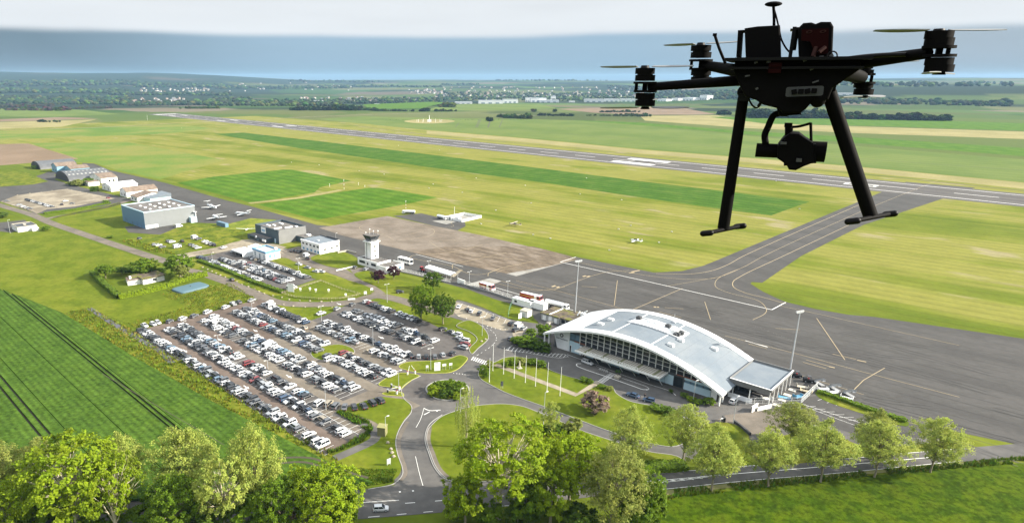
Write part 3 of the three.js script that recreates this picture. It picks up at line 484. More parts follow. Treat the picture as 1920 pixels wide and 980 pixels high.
{
  const y = 0.13, w = [], yl = [], S = (p, wd, c = true) => w.push(strip(c ? smooth(px(p)) : px(p), wd, y)), D = (p, wd, on, off) => w.push(...dashes(smooth(px(p)), wd, y, on, off));
  // main road
  S([[680, 942.5], [748, 938]], 0.18, false); D([[700, 948], [800, 941], [900, 933], [1010, 926]], 0.22, 3, 4.5); D([[690, 970], [850, 956], [1000, 945]], 0.18, 3, 3.5); S([[1200, 889.5], [1293, 882.8], [1415, 873], [1592, 860], [1700, 850], [1800, 841.5]], 0.18); S([[1210, 921], [1271, 915], [1408, 901], [1576, 887], [1800, 865]], 0.18);
  S([[1200, 904], [1290, 896.5], [1330, 892.5], [1450, 883], [1618, 869], [1800, 853]], 0.25); S([[1205, 909], [1290, 899.5], [1335, 893]], 0.2);
  for (let k = 0; k < 7; k++) S([[1206 + k * 17, 903.5 - k * 1.4], [1216 + k * 17, 907.5 - k * 1.75]], 0.6, false);
  w.push(...dashes(px([[748, 922.5], [797, 919]]), 0.5, y, 0.55, 0.55));
  S([[779, 856], [787, 890], [793, 911]], 0.13); S([[780, 802], [789, 785], [795, 765]], 0.13); S([[795, 766], [806, 770], [826, 769]], 0.3); S([[795, 778], [806, 772]], 0.3); S([[830, 770], [856, 771]], 0.01);
  w.push(...dashes(px([[818, 771], [852, 772]]), 0.45, y, 0.5, 0.6));
  D([[850, 700], [872, 702.5], [868, 703]], 0.4, 0.5, 0.5); D([[894, 667], [912, 656], [926, 645], [931, 636], [929, 628], [920, 619], [895, 607]], 0.15, 1.6, 1.2);
  // zebra crossing by the car park
  for (let k = 0; k < 9; k++) { const x = 884 + k * 3.9, yy = 672 + k * 1.35; S([[x, yy + 3.2], [x + 4.6, yy - 3]], 0.42, false); }
  // striped wedge before the terminal
  S([[948, 656.5], [964, 645.5], [984, 658], [1030, 664], [1058, 664], [1066, 669]], 0.16, false); S([[948, 656.5], [985, 661], [1035, 670], [1050, 671.5], [1066, 669]], 0.16, false);
  for (let k = 0; k < 16; k++) { const t = k / 15, x = mix(952, 1056, t), lo = mix(657.5, 671, t); S([[x, lo], [x + 5 + 2 * Math.sin(t * 3), lo - mix(8, 6.5, Math.min(1, t * 1.6)) + (t < 0.3 ? 1 : 1)]], 0.22, false); }
  // drop-off lane in front of the terminal
  S([[1063, 664.5], [1089, 674], [1120, 684.5], [1150, 696], [1162, 699]], 0.2); S([[1163, 701.5], [1215, 720], [1259, 734.5], [1268, 742]], 0.2); S([[1118, 687], [1134, 694], [1150, 701]], 0.12); S([[1163, 708], [1200, 720.5], [1214, 726], [1217, 730], [1212, 732]], 0.15);
  S([[1090, 682], [1082, 682.5], [1082, 686], [1090, 690], [1136, 706], [1150, 711], [1190, 725], [1206, 730.5], [1215, 730.5]], 0.3);
  for (let k = 0; k < 4; k++) S([[1124 + k * 3.6, 692 + k * 1.3], [1127.5 + k * 3.6, 690.5 + k * 1.3], [1125 + k * 3.6, 694 + k * 1.3], [1129 + k * 3.6, 693 + k * 1.3]], 0.16, false);
  S([[1123, 693], [1126, 689.5], [1139, 694.5], [1139, 699]], 0.14, false);
  for (let k = 0; k < 10; k++) { const t = k / 9; S([[mix(1145, 1121, t), mix(699, 714.5, t)], [mix(1155, 1132, t), mix(703, 718.5, t)]], 0.38, false); }
  // bays of the small car park and of the staff car park
  for (let k = 0; k < 8; k++) { const x = 862 + k * 11.8, yy = 572 + k * 4.1; S([[x, yy + 6.5], [x + 5, yy - 3]], 0.12, false); }
  S([[858, 568], [900, 581], [955, 600], [965, 606]], 0.15); D([[860, 592.5], [895, 604], [928, 616], [946, 618], [955, 616]], 0.5, 0.7, 1.4);
  for (let k = 0; k < 8; k++) { S([[1534 + k * 17, 751 + k * 4.8], [1548 + k * 17, 746.5 + k * 5]], 0.12, false); S([[1502 + k * 18, 762 + k * 5.2], [1530 + k * 18, 762 + k * 5.2]], 0.1, false); }
  S([[1500, 756], [1618, 794], [1680, 812]], 0.15); S([[1508, 762], [1618, 802], [1660, 812]], 0.12);
  struct('road_markings', w, M.paint);
  for (const k of [-1]) yl.push(strip(px([[1113, 735], [1120, 741]]), 0.1, y));
}
for (const [name, label, pts, w] of [['drainage_ditch', '', [[166, 578], [176, 584], [205, 603], [240, 624], [270, 642], [295, 655], [322, 681]], 2.4], ['concrete_channel', '', [[627, 775], [650, 781], [690, 800], [704, 815], [700, 826], [660, 846], [628, 860]], 3]]) struct(name, strip(smooth(px(pts)), w, 0.175), name === 'drainage_ditch' ? plain(0.075, 0.075, 0.085, 0.8) : M.road);
// ---------------------------------------------------------------- the terminal
const font = await new FontLoader().loadAsync('fonts/droid/droid_sans_bold.typeface.json');
function letters(text, size, depth) { // raised lettering standing upright, one run; origin at its left foot
  const shapes = font.generateShapes(text, size), g = new THREE.ExtrudeGeometry(shapes, { depth, bevelEnabled: false, curveSegments: 3 }); g.computeBoundingBox(); return g;
}
const wallWhite = patchy({ colors: [[0.7, 0.71, 0.72], [0.78, 0.79, 0.8], [0.82, 0.83, 0.84]], size: 12, patch: 4, grain: 0.05, seed: 31, px: 256, rough: 0.7 });
const wallPlaster = patchy({ colors: [[0.62, 0.6, 0.55], [0.74, 0.73, 0.69], [0.78, 0.77, 0.74]], size: 10, patch: 3, grain: 0.07, seed: 32, px: 256, rough: 0.85 });
const wallBlue = patchy({ colors: [[0.17, 0.3, 0.4], [0.2, 0.34, 0.44]], size: 12, patch: 4, grain: 0.06, seed: 33, px: 256, rough: 0.6 });
const roofFelt = patchy({ colors: [[0.1, 0.092, 0.086], [0.125, 0.116, 0.108], [0.15, 0.138, 0.128]], size: 16, patch: 4, grain: 0.2, seed: 34, px: 256 });
const roofMembrane = patchy({ colors: [[0.145, 0.17, 0.195], [0.165, 0.187, 0.208], [0.185, 0.203, 0.218]], size: 30, patch: 9, grain: 0.06, seed: 35, px: 256, rough: 0.87 });
const roofMoss = patchy({ colors: [[0.07, 0.06, 0.05], [0.13, 0.105, 0.075], [0.12, 0.125, 0.03]], size: 14, patch: 3, grain: 0.4, seed: 36, px: 256 });
const roofTile = patchy({ colors: [[0.15, 0.115, 0.09], [0.2, 0.155, 0.12]], size: 14, patch: 3, grain: 0.25, rows: 30, rowDepth: 0.15, seed: 37, px: 256 });
const sheetMetal = patchy({ colors: [[0.07, 0.072, 0.075], [0.09, 0.092, 0.095]], size: 10, patch: 3, grain: 0.08, rows: 40, rowDepth: 0.12, seed: 38, px: 256, rough: 0.5 });
const darkClad = patchy({ colors: [[0.045, 0.068, 0.085], [0.056, 0.082, 0.1]], size: 10, patch: 3, grain: 0.08, rows: 30, rowDepth: 0.08, seed: 39, px: 256, rough: 0.55 });
const greyClad = patchy({ colors: [[0.15, 0.15, 0.147], [0.17, 0.17, 0.166]], size: 10, patch: 3, grain: 0.06, rows: 30, rowDepth: 0.06, seed: 40, px: 256, rough: 0.6 });
const mullion = plain(0.6, 0.6, 0.58, 0.6), paleBlue = plain(0.44, 0.58, 0.66, 0.5), rust = plain(0.24, 0.08, 0.04, 0.8), roofWhite = plain(0.62, 0.625, 0.62, 0.6);
{
  const T = thing('terminal_building', 'long white airport terminal with a grey arched roof and glazed front', 'terminal', L(-102, -215), TURN);
  const arch = (x) => { const t = (x + 34.5) / 69; return mix(6, 4.2, t) + 8.2 * (1 - (2 * t - 1) ** 2); };
  const band = (x0, x1, z0, z1, up, thick, n = 28) => { // a piece of the vault
    const q = [];
    for (let i = 0; i < n; i++) {
      const a = mix(x0, x1, i / n), b = mix(x0, x1, (i + 1) / n), A = arch(a) + up, B = arch(b) + up, a0 = A - thick, b0 = B - thick;
      q.push([[a, A, z0], [a, A, z1], [b, B, z1], [b, B, z0]], [[a, a0, z0], [b, b0, z0], [b, b0, z1], [a, a0, z1]], [[a, A, z1], [a, a0, z1], [b, b0, z1], [b, B, z1]], [[a, A, z0], [b, B, z0], [b, b0, z0], [a, a0, z0]]);
    }
    q.push([[x0, arch(x0) + up, z0], [x0, arch(x0) + up - thick, z0], [x0, arch(x0) + up - thick, z1], [x0, arch(x0) + up, z1]], [[x1, arch(x1) + up, z0], [x1, arch(x1) + up, z1], [x1, arch(x1) + up - thick, z1], [x1, arch(x1) + up - thick, z0]]);
    return quads(q);
  };
  const roof = mesh('roof', band(-20, 34.4, -12.4, 14.0, 0, 0.5), roofMembrane, T);
  mesh('roof_edge', band(-34.5, 34.5, 14.0, 17.5, 0.16, 0.75), roofWhite, T); mesh('roof_edge', band(-34.5, 34.5, -15.8, -12.4, 0.16, 0.75), roofWhite, T);
  mesh('roof_panel', band(-34.4, -20, -12.4, 14, 0.06, 0.55, 8), roofWhite, T);
  for (let k = 0; k < 17; k++) { const x = -18 + k * 3.1; mesh('roof_seam', band(x - 0.05, x + 0.05, -12.4, 14, 0.03, 0.08, 1), plain(0.13, 0.15, 0.17, 0.8), roof); }
  for (const x of [-7.3, 7.6]) mesh('roof_joint', band(x - 0.2, x + 0.2, -12.4, 14, 0.05, 0.1, 1), roofWhite, roof);
  // plant well in the roof
  const tray = mesh('plant_well', [band(-8.6, 11.6, -6.4, 0.6, 0.07, 0.2, 8)], roofWhite, T);
  mesh('curb', [band(-8.6, 11.6, 0.6, 0.9, 0.5, 0.5, 8), band(-8.6, 11.6, -6.7, -6.4, 0.5, 0.5, 8), band(11.6, 11.9, -6.7, 0.9, 0.5, 0.5, 1)], roofWhite, tray);
  for (const [x, z, s, m] of [[-7, -5, 1, 'd'], [-2.5, -4.6, 0.8, 'w'], [0, -4.8, 0.9, 'w'], [4.6, -5, 1, 'd'], [7.4, -4.3, 1.1, 'w'], [8.6, -2.2, 1.2, 'w'], [10, -1.4, 1, 'd'], [10.2, -3.6, 1, 'd'], [9.6, -0.4, 0.8, 'd']]) {
    const y = arch(x); const u = mesh('air_unit', [box(x - 0.9 * s, x + 0.9 * s, y, y + 1.1 * s, z - 0.7 * s, z + 0.7 * s), cyl(0.5 * s, 0.45 * s, y + 1.1 * s, y + 1.35 * s, 10, x, z)], m === 'd' ? M.darkMetal : M.white, tray);
  }
  for (const [p, q] of [[-117.3, -214], [-117.7, -207.3], [-89.5, -213.6], [-89.9, -206.8], [-80.1, -220.2]]) { const x = p + 102, z = q + 215, y = arch(x); const s = mesh('skylight', box(x - 1.1, x + 1.1, y - 0.3, y + 0.7, z - 0.75, z + 0.75), M.white, T); mesh('skylight_dome', box(x - 0.95, x + 0.95, y + 0.7, y + 0.85, z - 0.6, z + 0.6), roofWhite, s); }
  mesh('roof_mast', [rod([4, arch(4), -11], [4, arch(4) + 3.4, -11], 0.08), box(3.4, 4.6, arch(4), arch(4) + 0.5, -11.5, -10.5)], M.steel, T);
  // body under the vault
  const z1 = 13.3, z0 = -13, prof = (z, x0, x1, y0, up = -0.75) => { const pts = []; for (let i = 0; i <= 24; i++) { const x = mix(x0, x1, i / 24); pts.push([x, arch(x) + up]); } return pts; };
  const wallShape = (x0, x1, y0, z, th) => { const s = new THREE.Shape(); s.moveTo(x0, y0); for (const [x, y] of prof(z, x0, x1, y0)) s.lineTo(x, y); s.lineTo(x1, y0); const g = new THREE.ExtrudeGeometry(s, { depth: th, bevelEnabled: false }); g.translate(0, 0, z - th); return g; };
  mesh('front_wall', wallShape(-32, 29.5, 0, z1 - 0.3, 0.3), plain(0.06, 0.065, 0.07, 0.4), T);
  mesh('back_wall', wallShape(-32, 32, 0, z0 + 0.3, 0.3), wallWhite, T);
  mesh('end_wall', box(-32, -31.6, 0, 5.9, z0 + 0.32, z1 - 0.62), wallWhite, T); mesh('end_wall', box(31.6, 32, 0, 4, z0 + 0.32, 7), wallWhite, T);
  const logoWall = mesh('panel_wall', (() => { const s = new THREE.Shape(); s.moveTo(-30.4, 0); s.lineTo(-32.4, arch(-32.4) - 0.78); for (let i = 1; i <= 6; i++) { const x = mix(-32.4, -25.2, i / 6); s.lineTo(x, arch(x) - 0.78); } s.lineTo(-25.2, 0); const g = new THREE.ExtrudeGeometry(s, { depth: 0.35, bevelEnabled: false }); g.translate(0, 0, z1 - 0.29); return g; })(), wallWhite, T);
  const ring = new THREE.TorusGeometry(0.62, 0.2, 6, 20); ring.scale(1, 1, 0.3); ring.translate(-28.7, 5.7, z1 + 0.1); mesh('logo', ring, M.darkMetal, logoWall);
  const sign = letters('Caen Carpiquet', 0.52, 0.06); sign.translate(-sign.boundingBox.max.x / 2 - 28.6, 4.05, z1 + 0.07); mesh('lettering', sign, M.darkMetal, logoWall);
  mesh('blue_panel', [box(-25.1, -20.6, 0, 4.6, z1 - 0.28, z1)], paleBlue, T);
  mesh('blue_panel', [box(20.3, 29.3, 0, 2.6, z1 - 0.28, z1)], paleBlue, T); mesh('blue_panel', box(20.3, 29.3, 3.6, 4.4, z1 - 0.28, z1), paleBlue, T);
  mesh('rust_band', [box(-23, -18, 4.65, 4.95, z1 - 0.2, z1 + 0.12)], rust, T); mesh('rust_band', box(17.5, 26, 4.45, 4.75, z1 - 0.2, z1 + 0.12), rust, T);
  for (let k = 0; k < 2; k++) mesh('window_pane', box(-25 + k * 2.3, -22.9 + k * 2.3, 5.3, 7.6, z1 - 0.25, z1 - 0.05), M.blueGlass, T);
  for (let k = 0; k < 4; k++) mesh('window_pane', box(20.6 + k * 2.1, 22.4 + k * 2.1, 2.65, 3.55, z1 - 0.25, z1 - 0.1), M.blueGlass, T);
  mesh('side_door', [box(-24.9, -24.0, 0.1, 2.9, z1, z1 + 0.08)], M.white, T); mesh('window_pane', box(-24.75, -24.15, 0.2, 2.7, z1 + 0.08, z1 + 0.12), M.glass, T);
  // ground floor behind the canopy
  for (let k = 0; k < 13; k++) { const x = -20.5 + k * 3.1, door = [2, 8, 12].includes(k); mesh(door ? 'entrance_door' : 'ground_panel', box(x, x + 2.95, 0.05, 3.7, z1 - 0.28, z1 - (door ? 0.15 : 0)), door ? M.glass : k % 3 ? paleBlue : wallWhite, T); }
  // the big glazing: 18 bays, four rows, each pane its own
  const y0 = 4.7, bay = 2.53, row = 1.55;
  for (let k = 0; k <= 18; k++) { const x = -20.5 + k * bay, top = arch(x) - 0.8; mesh('mullion', box(x - 0.13, x + 0.13, y0, top, z1 - 0.05, z1 + 0.22), mullion, T); }
  for (let k = 0; k < 18; k++) for (let j = 0; j < 6; j++) {
    const x = -20.5 + k * bay + 0.16, xr = x + bay - 0.32, y = y0 + 0.1 + j * row, t0 = Math.min(y + row - 0.2, arch(x) - 0.85), t1 = Math.min(y + row - 0.2, arch(xr) - 0.85);
    if (Math.min(t0, t1) < y + 0.35) continue;
    mesh('window_pane', quads([[[x, y, z1 - 0.08], [xr, y, z1 - 0.08], [xr, t1, z1 - 0.08], [x, t0, z1 - 0.08]]]), M.glass, T);
    mesh('transom', box(x, xr, y + row - 0.2, y + row - 0.08, z1 - 0.1, z1 + 0.06), mullion, T);
  }
  for (const [x, z, h] of [[-34, 14, 5.4], [-34, 17, 5.4], [33.3, 13.2, 3.7], [33.6, 16.5, 3.6]]) mesh('column', cyl(0.28, 0.28, 0, h, 10, x, z), M.white, T);
  mesh('fin_wall', quads([[[29.5, 0, z1], [31.5, 0, z1 + 0.1], [31.5, 4.2, z1 + 0.1], [29.5, 5.2, z1]]]), wallWhite, T);
  // entrance canopy with the airport's name
  const c0 = -18.6, c1 = 14.4, cz0 = 13.4, cz1 = 19.4, cy = 4.35;
  const canopy = mesh('entrance_canopy', [box(c0, c1, cy - 0.28, cy - 0.06, cz0, cz1)], plain(0.3, 0.265, 0.21, 0.9), T);
  mesh('canopy_edge', [box(c0 - 0.1, c1 + 0.1, cy - 0.42, cy + 0.2, cz1, cz1 + 0.25), box(c1, c1 + 0.25, cy - 0.42, cy + 0.2, cz0, cz1)], M.white, canopy);
  for (let k = 0; k < 34; k++) { const x = c0 + 0.5 + k * 0.96; mesh('canopy_rib', box(x, x + 0.42, cy - 0.06, cy + 0.04, cz0, cz1 - 0.02), k % 7 === 3 ? plain(0.13, 0.16, 0.06, 0.9) : plain(0.5, 0.48, 0.43, 0.8), canopy); }
  const name = letters('AEROPORT DE CAEN CARPIQUET', 0.95, 0.1); const wd = name.boundingBox.max.x; name.scale(20.5 / wd, 1, 1); name.translate(-13.9, cy + 0.2, cz1 + 0.05); mesh('lettering', name, M.white, canopy);
  for (const x of [-11.2, -6.2, -1.4, 3.5, 8.8, 13.5]) mesh('canopy_post', rod([x + 0.25, 0, 15.2], [x - 0.2, cy - 0.3, 18.6], 0.13), M.white, canopy);
  
}
{ // baggage shelter at the end of the terminal
  const T = thing('baggage_shelter', 'open baggage hall with a flat blue-grey roof at the right end of the terminal', 'shelter', L(-63.2, -220), TURN);
  const x0 = -6.3, x1 = 6.3, z0 = -9, z1 = 11.2, y = 5.4;
  mesh('roof', box(x0, x1, y, y + 0.15, z0, z1), roofMembrane, T);
  mesh('parapet', [quads([[[x0, y + 0.8, z1 + 0.6], [x0 + 0.5, y - 1.2, z1 + 0.2], [x1 - 0.3, y - 1.2, z1 + 0.2], [x1 + 0.1, y + 0.8, z1 + 0.6]], [[x0, y + 0.8, z1 + 0.6], [x1 + 0.1, y + 0.8, z1 + 0.6], [x1, y + 0.15, z1], [x0, y + 0.15, z1]]]), box(x1, x1 + 0.3, y - 0.3, y + 0.75, z0, z1), box(x0, x1, y - 0.3, y + 0.85, z0 - 0.3, z0), box(x0 - 0.3, x0, y - 0.3, y + 0.75, z0, z1)], greyClad, T);
  mesh('parapet_cap', [box(x0, x1 + 0.3, y + 0.75, y + 0.85, z1 + 0.3, z1 + 0.7), box(x1 + 0.001, x1 + 0.4, y + 0.75, y + 0.85, z0 - 0.3, z1 + 0.3)], M.white, T);
  for (let k = 0; k < 6; k++) mesh('post', box(x1 - 0.2, x1, 0, y - 0.3, z0 + k * 4, z0 + k * 4 + 0.2), M.white, T);
  mesh('post', box(x0 + 1, x0 + 1.3, 0, y - 1, z1 - 0.4, z1 - 0.1), M.white, T); mesh('post', box(0, 0.3, 0, y - 1, z1 - 0.4, z1 - 0.1), M.white, T);
  mesh('belt', [box(-5, 4, 0.6, 1, 4, 5), box(-5, 4, 0.6, 1, -2, -1), box(-5, 4, 0.6, 1, 8, 8.8)], M.darkMetal, T); mesh('inner_wall', box(-5.4, -5.2, 0, 5.2, z0, 6), plain(0.1, 0.1, 0.1, 0.8), T);
  for (let k = 0; k < 4; k++) mesh('loading_step', box(x1 + 0.4, x1 + 2.6, 0, 0.35, z0 + 1.5 + k * 5, z0 + 3.3 + k * 5), plain(0.45, 0.43, 0.38, 0.9), T);
  mesh('ramp_wall', [box(x0 + 0.4, x0 + 8, 0, 1.6, z1 + 1.4, z1 + 1.6)], wallWhite, T);
}
// ---------------------------------------------------------------- a house block given by three ground corners in the photograph
function plot(front, left, right) { const [p1, q1] = Q(...front), p0 = Q(...left)[0], q0 = Q(...right)[1]; return { at: L((p0 + p1) / 2, (q0 + q1) / 2), w: p1 - p0, d: q1 - q0 }; }
function gable(T, w, d, h, rise, along, roofMat, wallMat, over = 0.4) {     // walls and a pitched roof; along: the way the ridge runs
  const a = w / 2, b = d / 2;
  if (along === 'z') {
    const s = new THREE.Shape([[-a, 0], [a, 0], [a, h], [0, h + rise], [-a, h]].map(([x, y]) => new THREE.Vector2(x, y))), g = new THREE.ExtrudeGeometry(s, { depth: d, bevelEnabled: false }); g.translate(0, 0, -b); mesh('wall', g, wallMat, T);
    const k = over * rise / a, y = 0.06; for (const sgn of [-1, 1]) { const e = sgn * (a + over); mesh('roof', quads([[[0, h + rise + y, -b - over], [e, h - k + y, -b - over], [e, h - k + y, b + over], [0, h + rise + y, b + over]], [[0, h + rise + y - 0.02, -b - over], [0, h + rise + y - 0.02, b + over], [e, h - k - 0.2, b + over], [e, h - k - 0.2, -b - over]], [[e, h - k + y, -b - over], [e, h - k - 0.2, -b - over], [e, h - k - 0.2, b + over], [e, h - k + y, b + over]]].map((c) => (sgn > 0 ? c.slice().reverse() : c))), roofMat, T); }
  } else {
    const s = new THREE.Shape([[-b, 0], [b, 0], [b, h], [0, h + rise], [-b, h]].map(([x, y]) => new THREE.Vector2(x, y))), g = new THREE.ExtrudeGeometry(s, { depth: w, bevelEnabled: false }); g.rotateY(-Math.PI / 2); g.translate(a, 0, 0); mesh('wall', g, wallMat, T);
    const k = over * rise / b, y = 0.06; for (const sgn of [-1, 1]) { const e = sgn * (b + over); mesh('roof', quads([[[-a - over, h + rise + y, 0], [-a - over, h - k + y, e], [a + over, h - k + y, e], [a + over, h + rise + y, 0]], [[-a - over, h + rise + y - 0.02, 0], [a + over, h + rise + y - 0.02, 0], [a + over, h - k - 0.2, e], [-a - over, h - k - 0.2, e]], [[-a - over, h - k + y, e], [-a - over, h - k - 0.2, e], [a + over, h - k - 0.2, e], [a + over, h - k + y, e]]].map((c) => (sgn < 0 ? c.slice().reverse() : c))), roofMat, T); }
  }
}
function windowsOn(T, face, at, list, h, mat = M.glass, frame = null) { // list: centre, width; face: 'x' (the end towards +p) or 'z' (the side towards +q)
  for (const [c, y, w] of list) { const o = mesh('window', face === 'z' ? box(c - w / 2, c + w / 2, y, y + h, at, at + 0.06) : box(at, at + 0.06, y, y + h, c - w / 2, c + w / 2), mat, T); }
}
{ // the big blue-grey hangar
  const T = thing('hangar', 'big pale blue-grey box hangar with a dark flat roof', 'hangar', L(-476.5, -193.5), TURN), a = 20, b = 18.5, h = 11.4;
  mesh('wall', [box(-a, a, 0, h, -b, b)], patchy({ colors: [[0.175, 0.185, 0.19], [0.19, 0.2, 0.205]], size: 12, patch: 5, grain: 0.04, rows: 12, rowDepth: 0.02, seed: 41, px: 256, rough: 0.5 }), T);
  mesh('end_cladding', box(-a, a, 0, h, b, b + 0.06), patchy({ colors: [[0.098, 0.185, 0.29], [0.108, 0.2, 0.31]], size: 12, patch: 5, grain: 0.04, rows: 12, rowDepth: 0.03, seed: 42, px: 256, rough: 0.5 }), T);
  mesh('parapet', [box(-a - 0.1, a + 0.1, h, h + 0.6, b - 0.5, b + 0.1), box(-a - 0.1, a + 0.1, h, h + 0.6, -b - 0.1, -b + 0.5), box(-a - 0.1, -a + 0.5, h, h + 0.6, -b + 0.5, b - 0.5), box(a - 0.5, a + 0.1, h, h + 0.6, -b + 0.5, b - 0.5)], paleBlue, T);
  mesh('roof', box(-a + 0.5, a - 0.5, h, h + 0.1, -b + 0.5, b - 0.5), roofFelt, T);
  for (let i = 0; i < 4; i++) for (let j = 0; j < 3; j++) mesh('skylight', box(-8 + j * 8.5, -6 + j * 8.5, h + 0.1, h + 0.6, -12 + i * 7, -10.4 + i * 7), M.white, T);
  mesh('base_panel', box(a, a + 0.08, 0, 2.4, b - 9, b - 0.4), M.white, T); mesh('door', box(a, a + 0.12, 0.1, 2.3, b - 6.4, b - 5.2), plain(0.3, 0.36, 0.4, 0.6), T);
  windowsOn(T, 'z', b + 0.06, [[-14, 1.2, 1.6], [-2, 0.2, 2], [-11, 0.3, 0.6], [7, 0.3, 0.8], [14, 0.3, 0.9]], 2.2, plain(0.08, 0.12, 0.16, 0.4));
  mesh('hangar_door', box(-a + 2, a - 2, 0.1, h - 1.6, -b - 0.15, -b), paleBlue, T);
  mesh('side_porch', [box(a, a + 3, 0, 4, -b + 0.5, -b + 5)], paleBlue, T); mesh('stair', [box(a + 0.5, a + 1.2, 4, 7.5, -b, -b + 0.3), box(a + 0.4, a + 2.4, 7.4, 7.5, -b - 0.4, -b + 2)], M.white, T);
}
{ // dark clad hangar with a white sign
  const T = thing('hangar', 'dark slate hangar with a white sign and a low front annex', 'hangar', L(-366.8, -227), TURN), a = 14, b = 10.3, h = 7.6;
  mesh('wall', box(-a, a, 0, h, -b, b), darkClad, T);
  mesh('side_cladding', box(a, a + 0.1, 0, h, -b, b), greyClad, T);
  mesh('parapet', [box(-a, a, h, h + 1.3, b - 0.3, b), box(-a, a, h, h + 1.3, -b, -b + 0.3), box(-a, -a + 0.3, h, h + 1.3, -b + 0.3, b - 0.3)], darkClad, T); mesh('parapet', box(a - 0.2, a + 0.1, h, h + 1.3, -b + 0.3, b - 0.3), greyClad, T);
  mesh('roof', box(-a + 0.3, a - 0.3, h, h + 0.1, -b + 0.3, b - 0.3), roofFelt, T);
  for (const [x, z, w, d] of [[-8, 4, 4, 1.4], [-6, 1, 3, 1.2], [-7, -5, 4.5, 1.2], [4, 4.5, 1.3, 5.5], [6.5, -2, 1.3, 5.5], [8, -7, 2, 1.4]]) mesh('skylight', box(x - w / 2, x + w / 2, h + 0.1, h + 0.7, z - d / 2, z + d / 2), M.white, T);
  const sign = mesh('sign', box(-6.5, -1, 4.6, 8.3, b, b + 0.15), M.white, T); mesh('lettering', [box(-5.8, -1.8, 6, 6.8, b + 0.15, b + 0.18), box(-5.4, -2.4, 5.4, 5.7, b + 0.15, b + 0.18)], plain(0.12, 0.3, 0.5, 0.5), sign);
  const annex = mesh('annex', box(-a - 1, 7, 0, 3, b + 0.02, b + 5.5), darkClad, T); mesh('annex_roof', box(-a - 0.7, 6.7, 3, 3.1, b + 0.3, b + 5.2), roofFelt, annex); mesh('awning', box(3.5, 7.4, 1.4, 2.6, b + 5.5, b + 5.9), M.white, annex);
  windowsOn(T, 'z', b + 5.5, [[-8, 0.8, 8], [1, 0.8, 3.4]], 1.3, M.glass); mesh('door', box(9, 10.2, 0, 3, b, b + 0.1), paleBlue, T);
  const side = mesh('side_annex', box(a + 0.12, a + 9.5, 0, 3.6, -b, -b + 8), darkClad, T); mesh('side_annex_roof', box(a + 0.3, a + 9.3, 3.6, 3.7, -b + 0.3, -b + 7.7), roofFelt, side); mesh('roof_unit', box(a + 4, a + 7, 3.7, 4.5, -b + 1, -b + 3), M.white, side);
  mesh('satellite_dish', (() => { const g = new THREE.SphereGeometry(1, 10, 6, 0, Math.PI * 2, 0, 1.1); g.rotateX(1.2); g.translate(-2, 3.2, b + 6.4); return g; })(), M.steel, T);
}
{ // white two-storey office block
  const T = thing('office_building', 'white two-storey office block with a grey flat roof beside the dark hangar', 'office block', L(-322.9, -226.8), TURN), a = 9.6, b = 7.3, h = 6.2;
  mesh('wall', box(-a, a, 0, h, -b, b), wallPlaster, T); mesh('roof', box(-a + 0.3, a - 0.3, h, h + 0.12, -b + 0.3, b - 0.3), roofMembrane, T);
  mesh('cornice', [box(-a - 0.2, a + 0.2, h - 0.5, h + 0.4, b, b + 0.25), box(a, a + 0.25, h - 0.5, h + 0.4, -b, b), box(-a, a, h, h + 0.4, b - 0.3, b - 0.001), box(a - 0.3, a - 0.001, h, h + 0.4, -b, b - 0.3)], M.white, T); mesh('parapet', [box(-2, a, h + 0.1, h + 1.2, -b, -b + 0.5), box(-a, -2.01, h + 0.1, h + 0.6, -b, -b + 0.3)], M.darkMetal, T);
  windowsOn(T, 'z', b, [-7.8, -4, -0.2, 3.6, 7.2].flatMap((x) => [[x, 3.9, 0.9], [x + 1.05, 3.9, 0.9]]), 1.1);
  windowsOn(T, 'z', b, [-7, -3, 1, 5, 8].map((x) => [x, 0.7, 1.7]), 1.3, plain(0.1, 0.24, 0.36, 0.3)); windowsOn(T, 'x', a, [[4, 2, 0.7], [3, 2, 0.7], [-1.4, 2.2, 0.8], [-2.5, 2.2, 0.8], [-5, 2.6, 0.7], [-6, 2.6, 0.7]], 1.2);
  mesh('air_unit', [cyl(0.9, 0.9, h + 0.1, h + 0.6, 12, 1, 2)], M.steel, T);
}
{ // small white block with a blue fascia
  const { at, w, d } = plot([500, 489], [486, 478], [531, 486]), T = thing('rental_office', 'small white block with a blue roof fascia between the tents and the cars', 'office', at, TURN), a = 7.3, b = 4.7, h = 4.3;
  mesh('wall', box(-a, a, 0, h, -b, b), M.white, T); mesh('fascia', [box(-a - 0.3, a + 0.3, h, h + 1, b - 0.2, b + 0.3), box(-a - 0.3, a + 0.3, h, h + 1, -b - 0.3, -b + 0.2), box(a - 0.2, a + 0.3, h, h + 1, -b + 0.2, b - 0.2), box(-a - 0.3, -a + 0.2, h, h + 1, -b + 0.2, b - 0.2)], plain(0.12, 0.27, 0.42, 0.5), T);
  mesh('roof', box(-a + 0.2, a - 0.2, h, h + 0.2, -b + 0.2, b - 0.2), plain(0.45, 0.44, 0.4, 0.9), T); windowsOn(T, 'z', b, [[-4.5, 1, 1.4], [0.5, 0.3, 1.6], [5.2, 0.3, 1]], 2.8, plain(0.3, 0.34, 0.36, 0.2)); windowsOn(T, 'x', a, [[-1, 1, 0.9], [2, 1.4, 1.6]], 2, plain(0.14, 0.26, 0.36, 0.3));
  mesh('pipe', [box(a - 3, a - 1.4, h + 0.2, h + 1.8, -b + 0.6, -b + 2)], M.white, T);
}
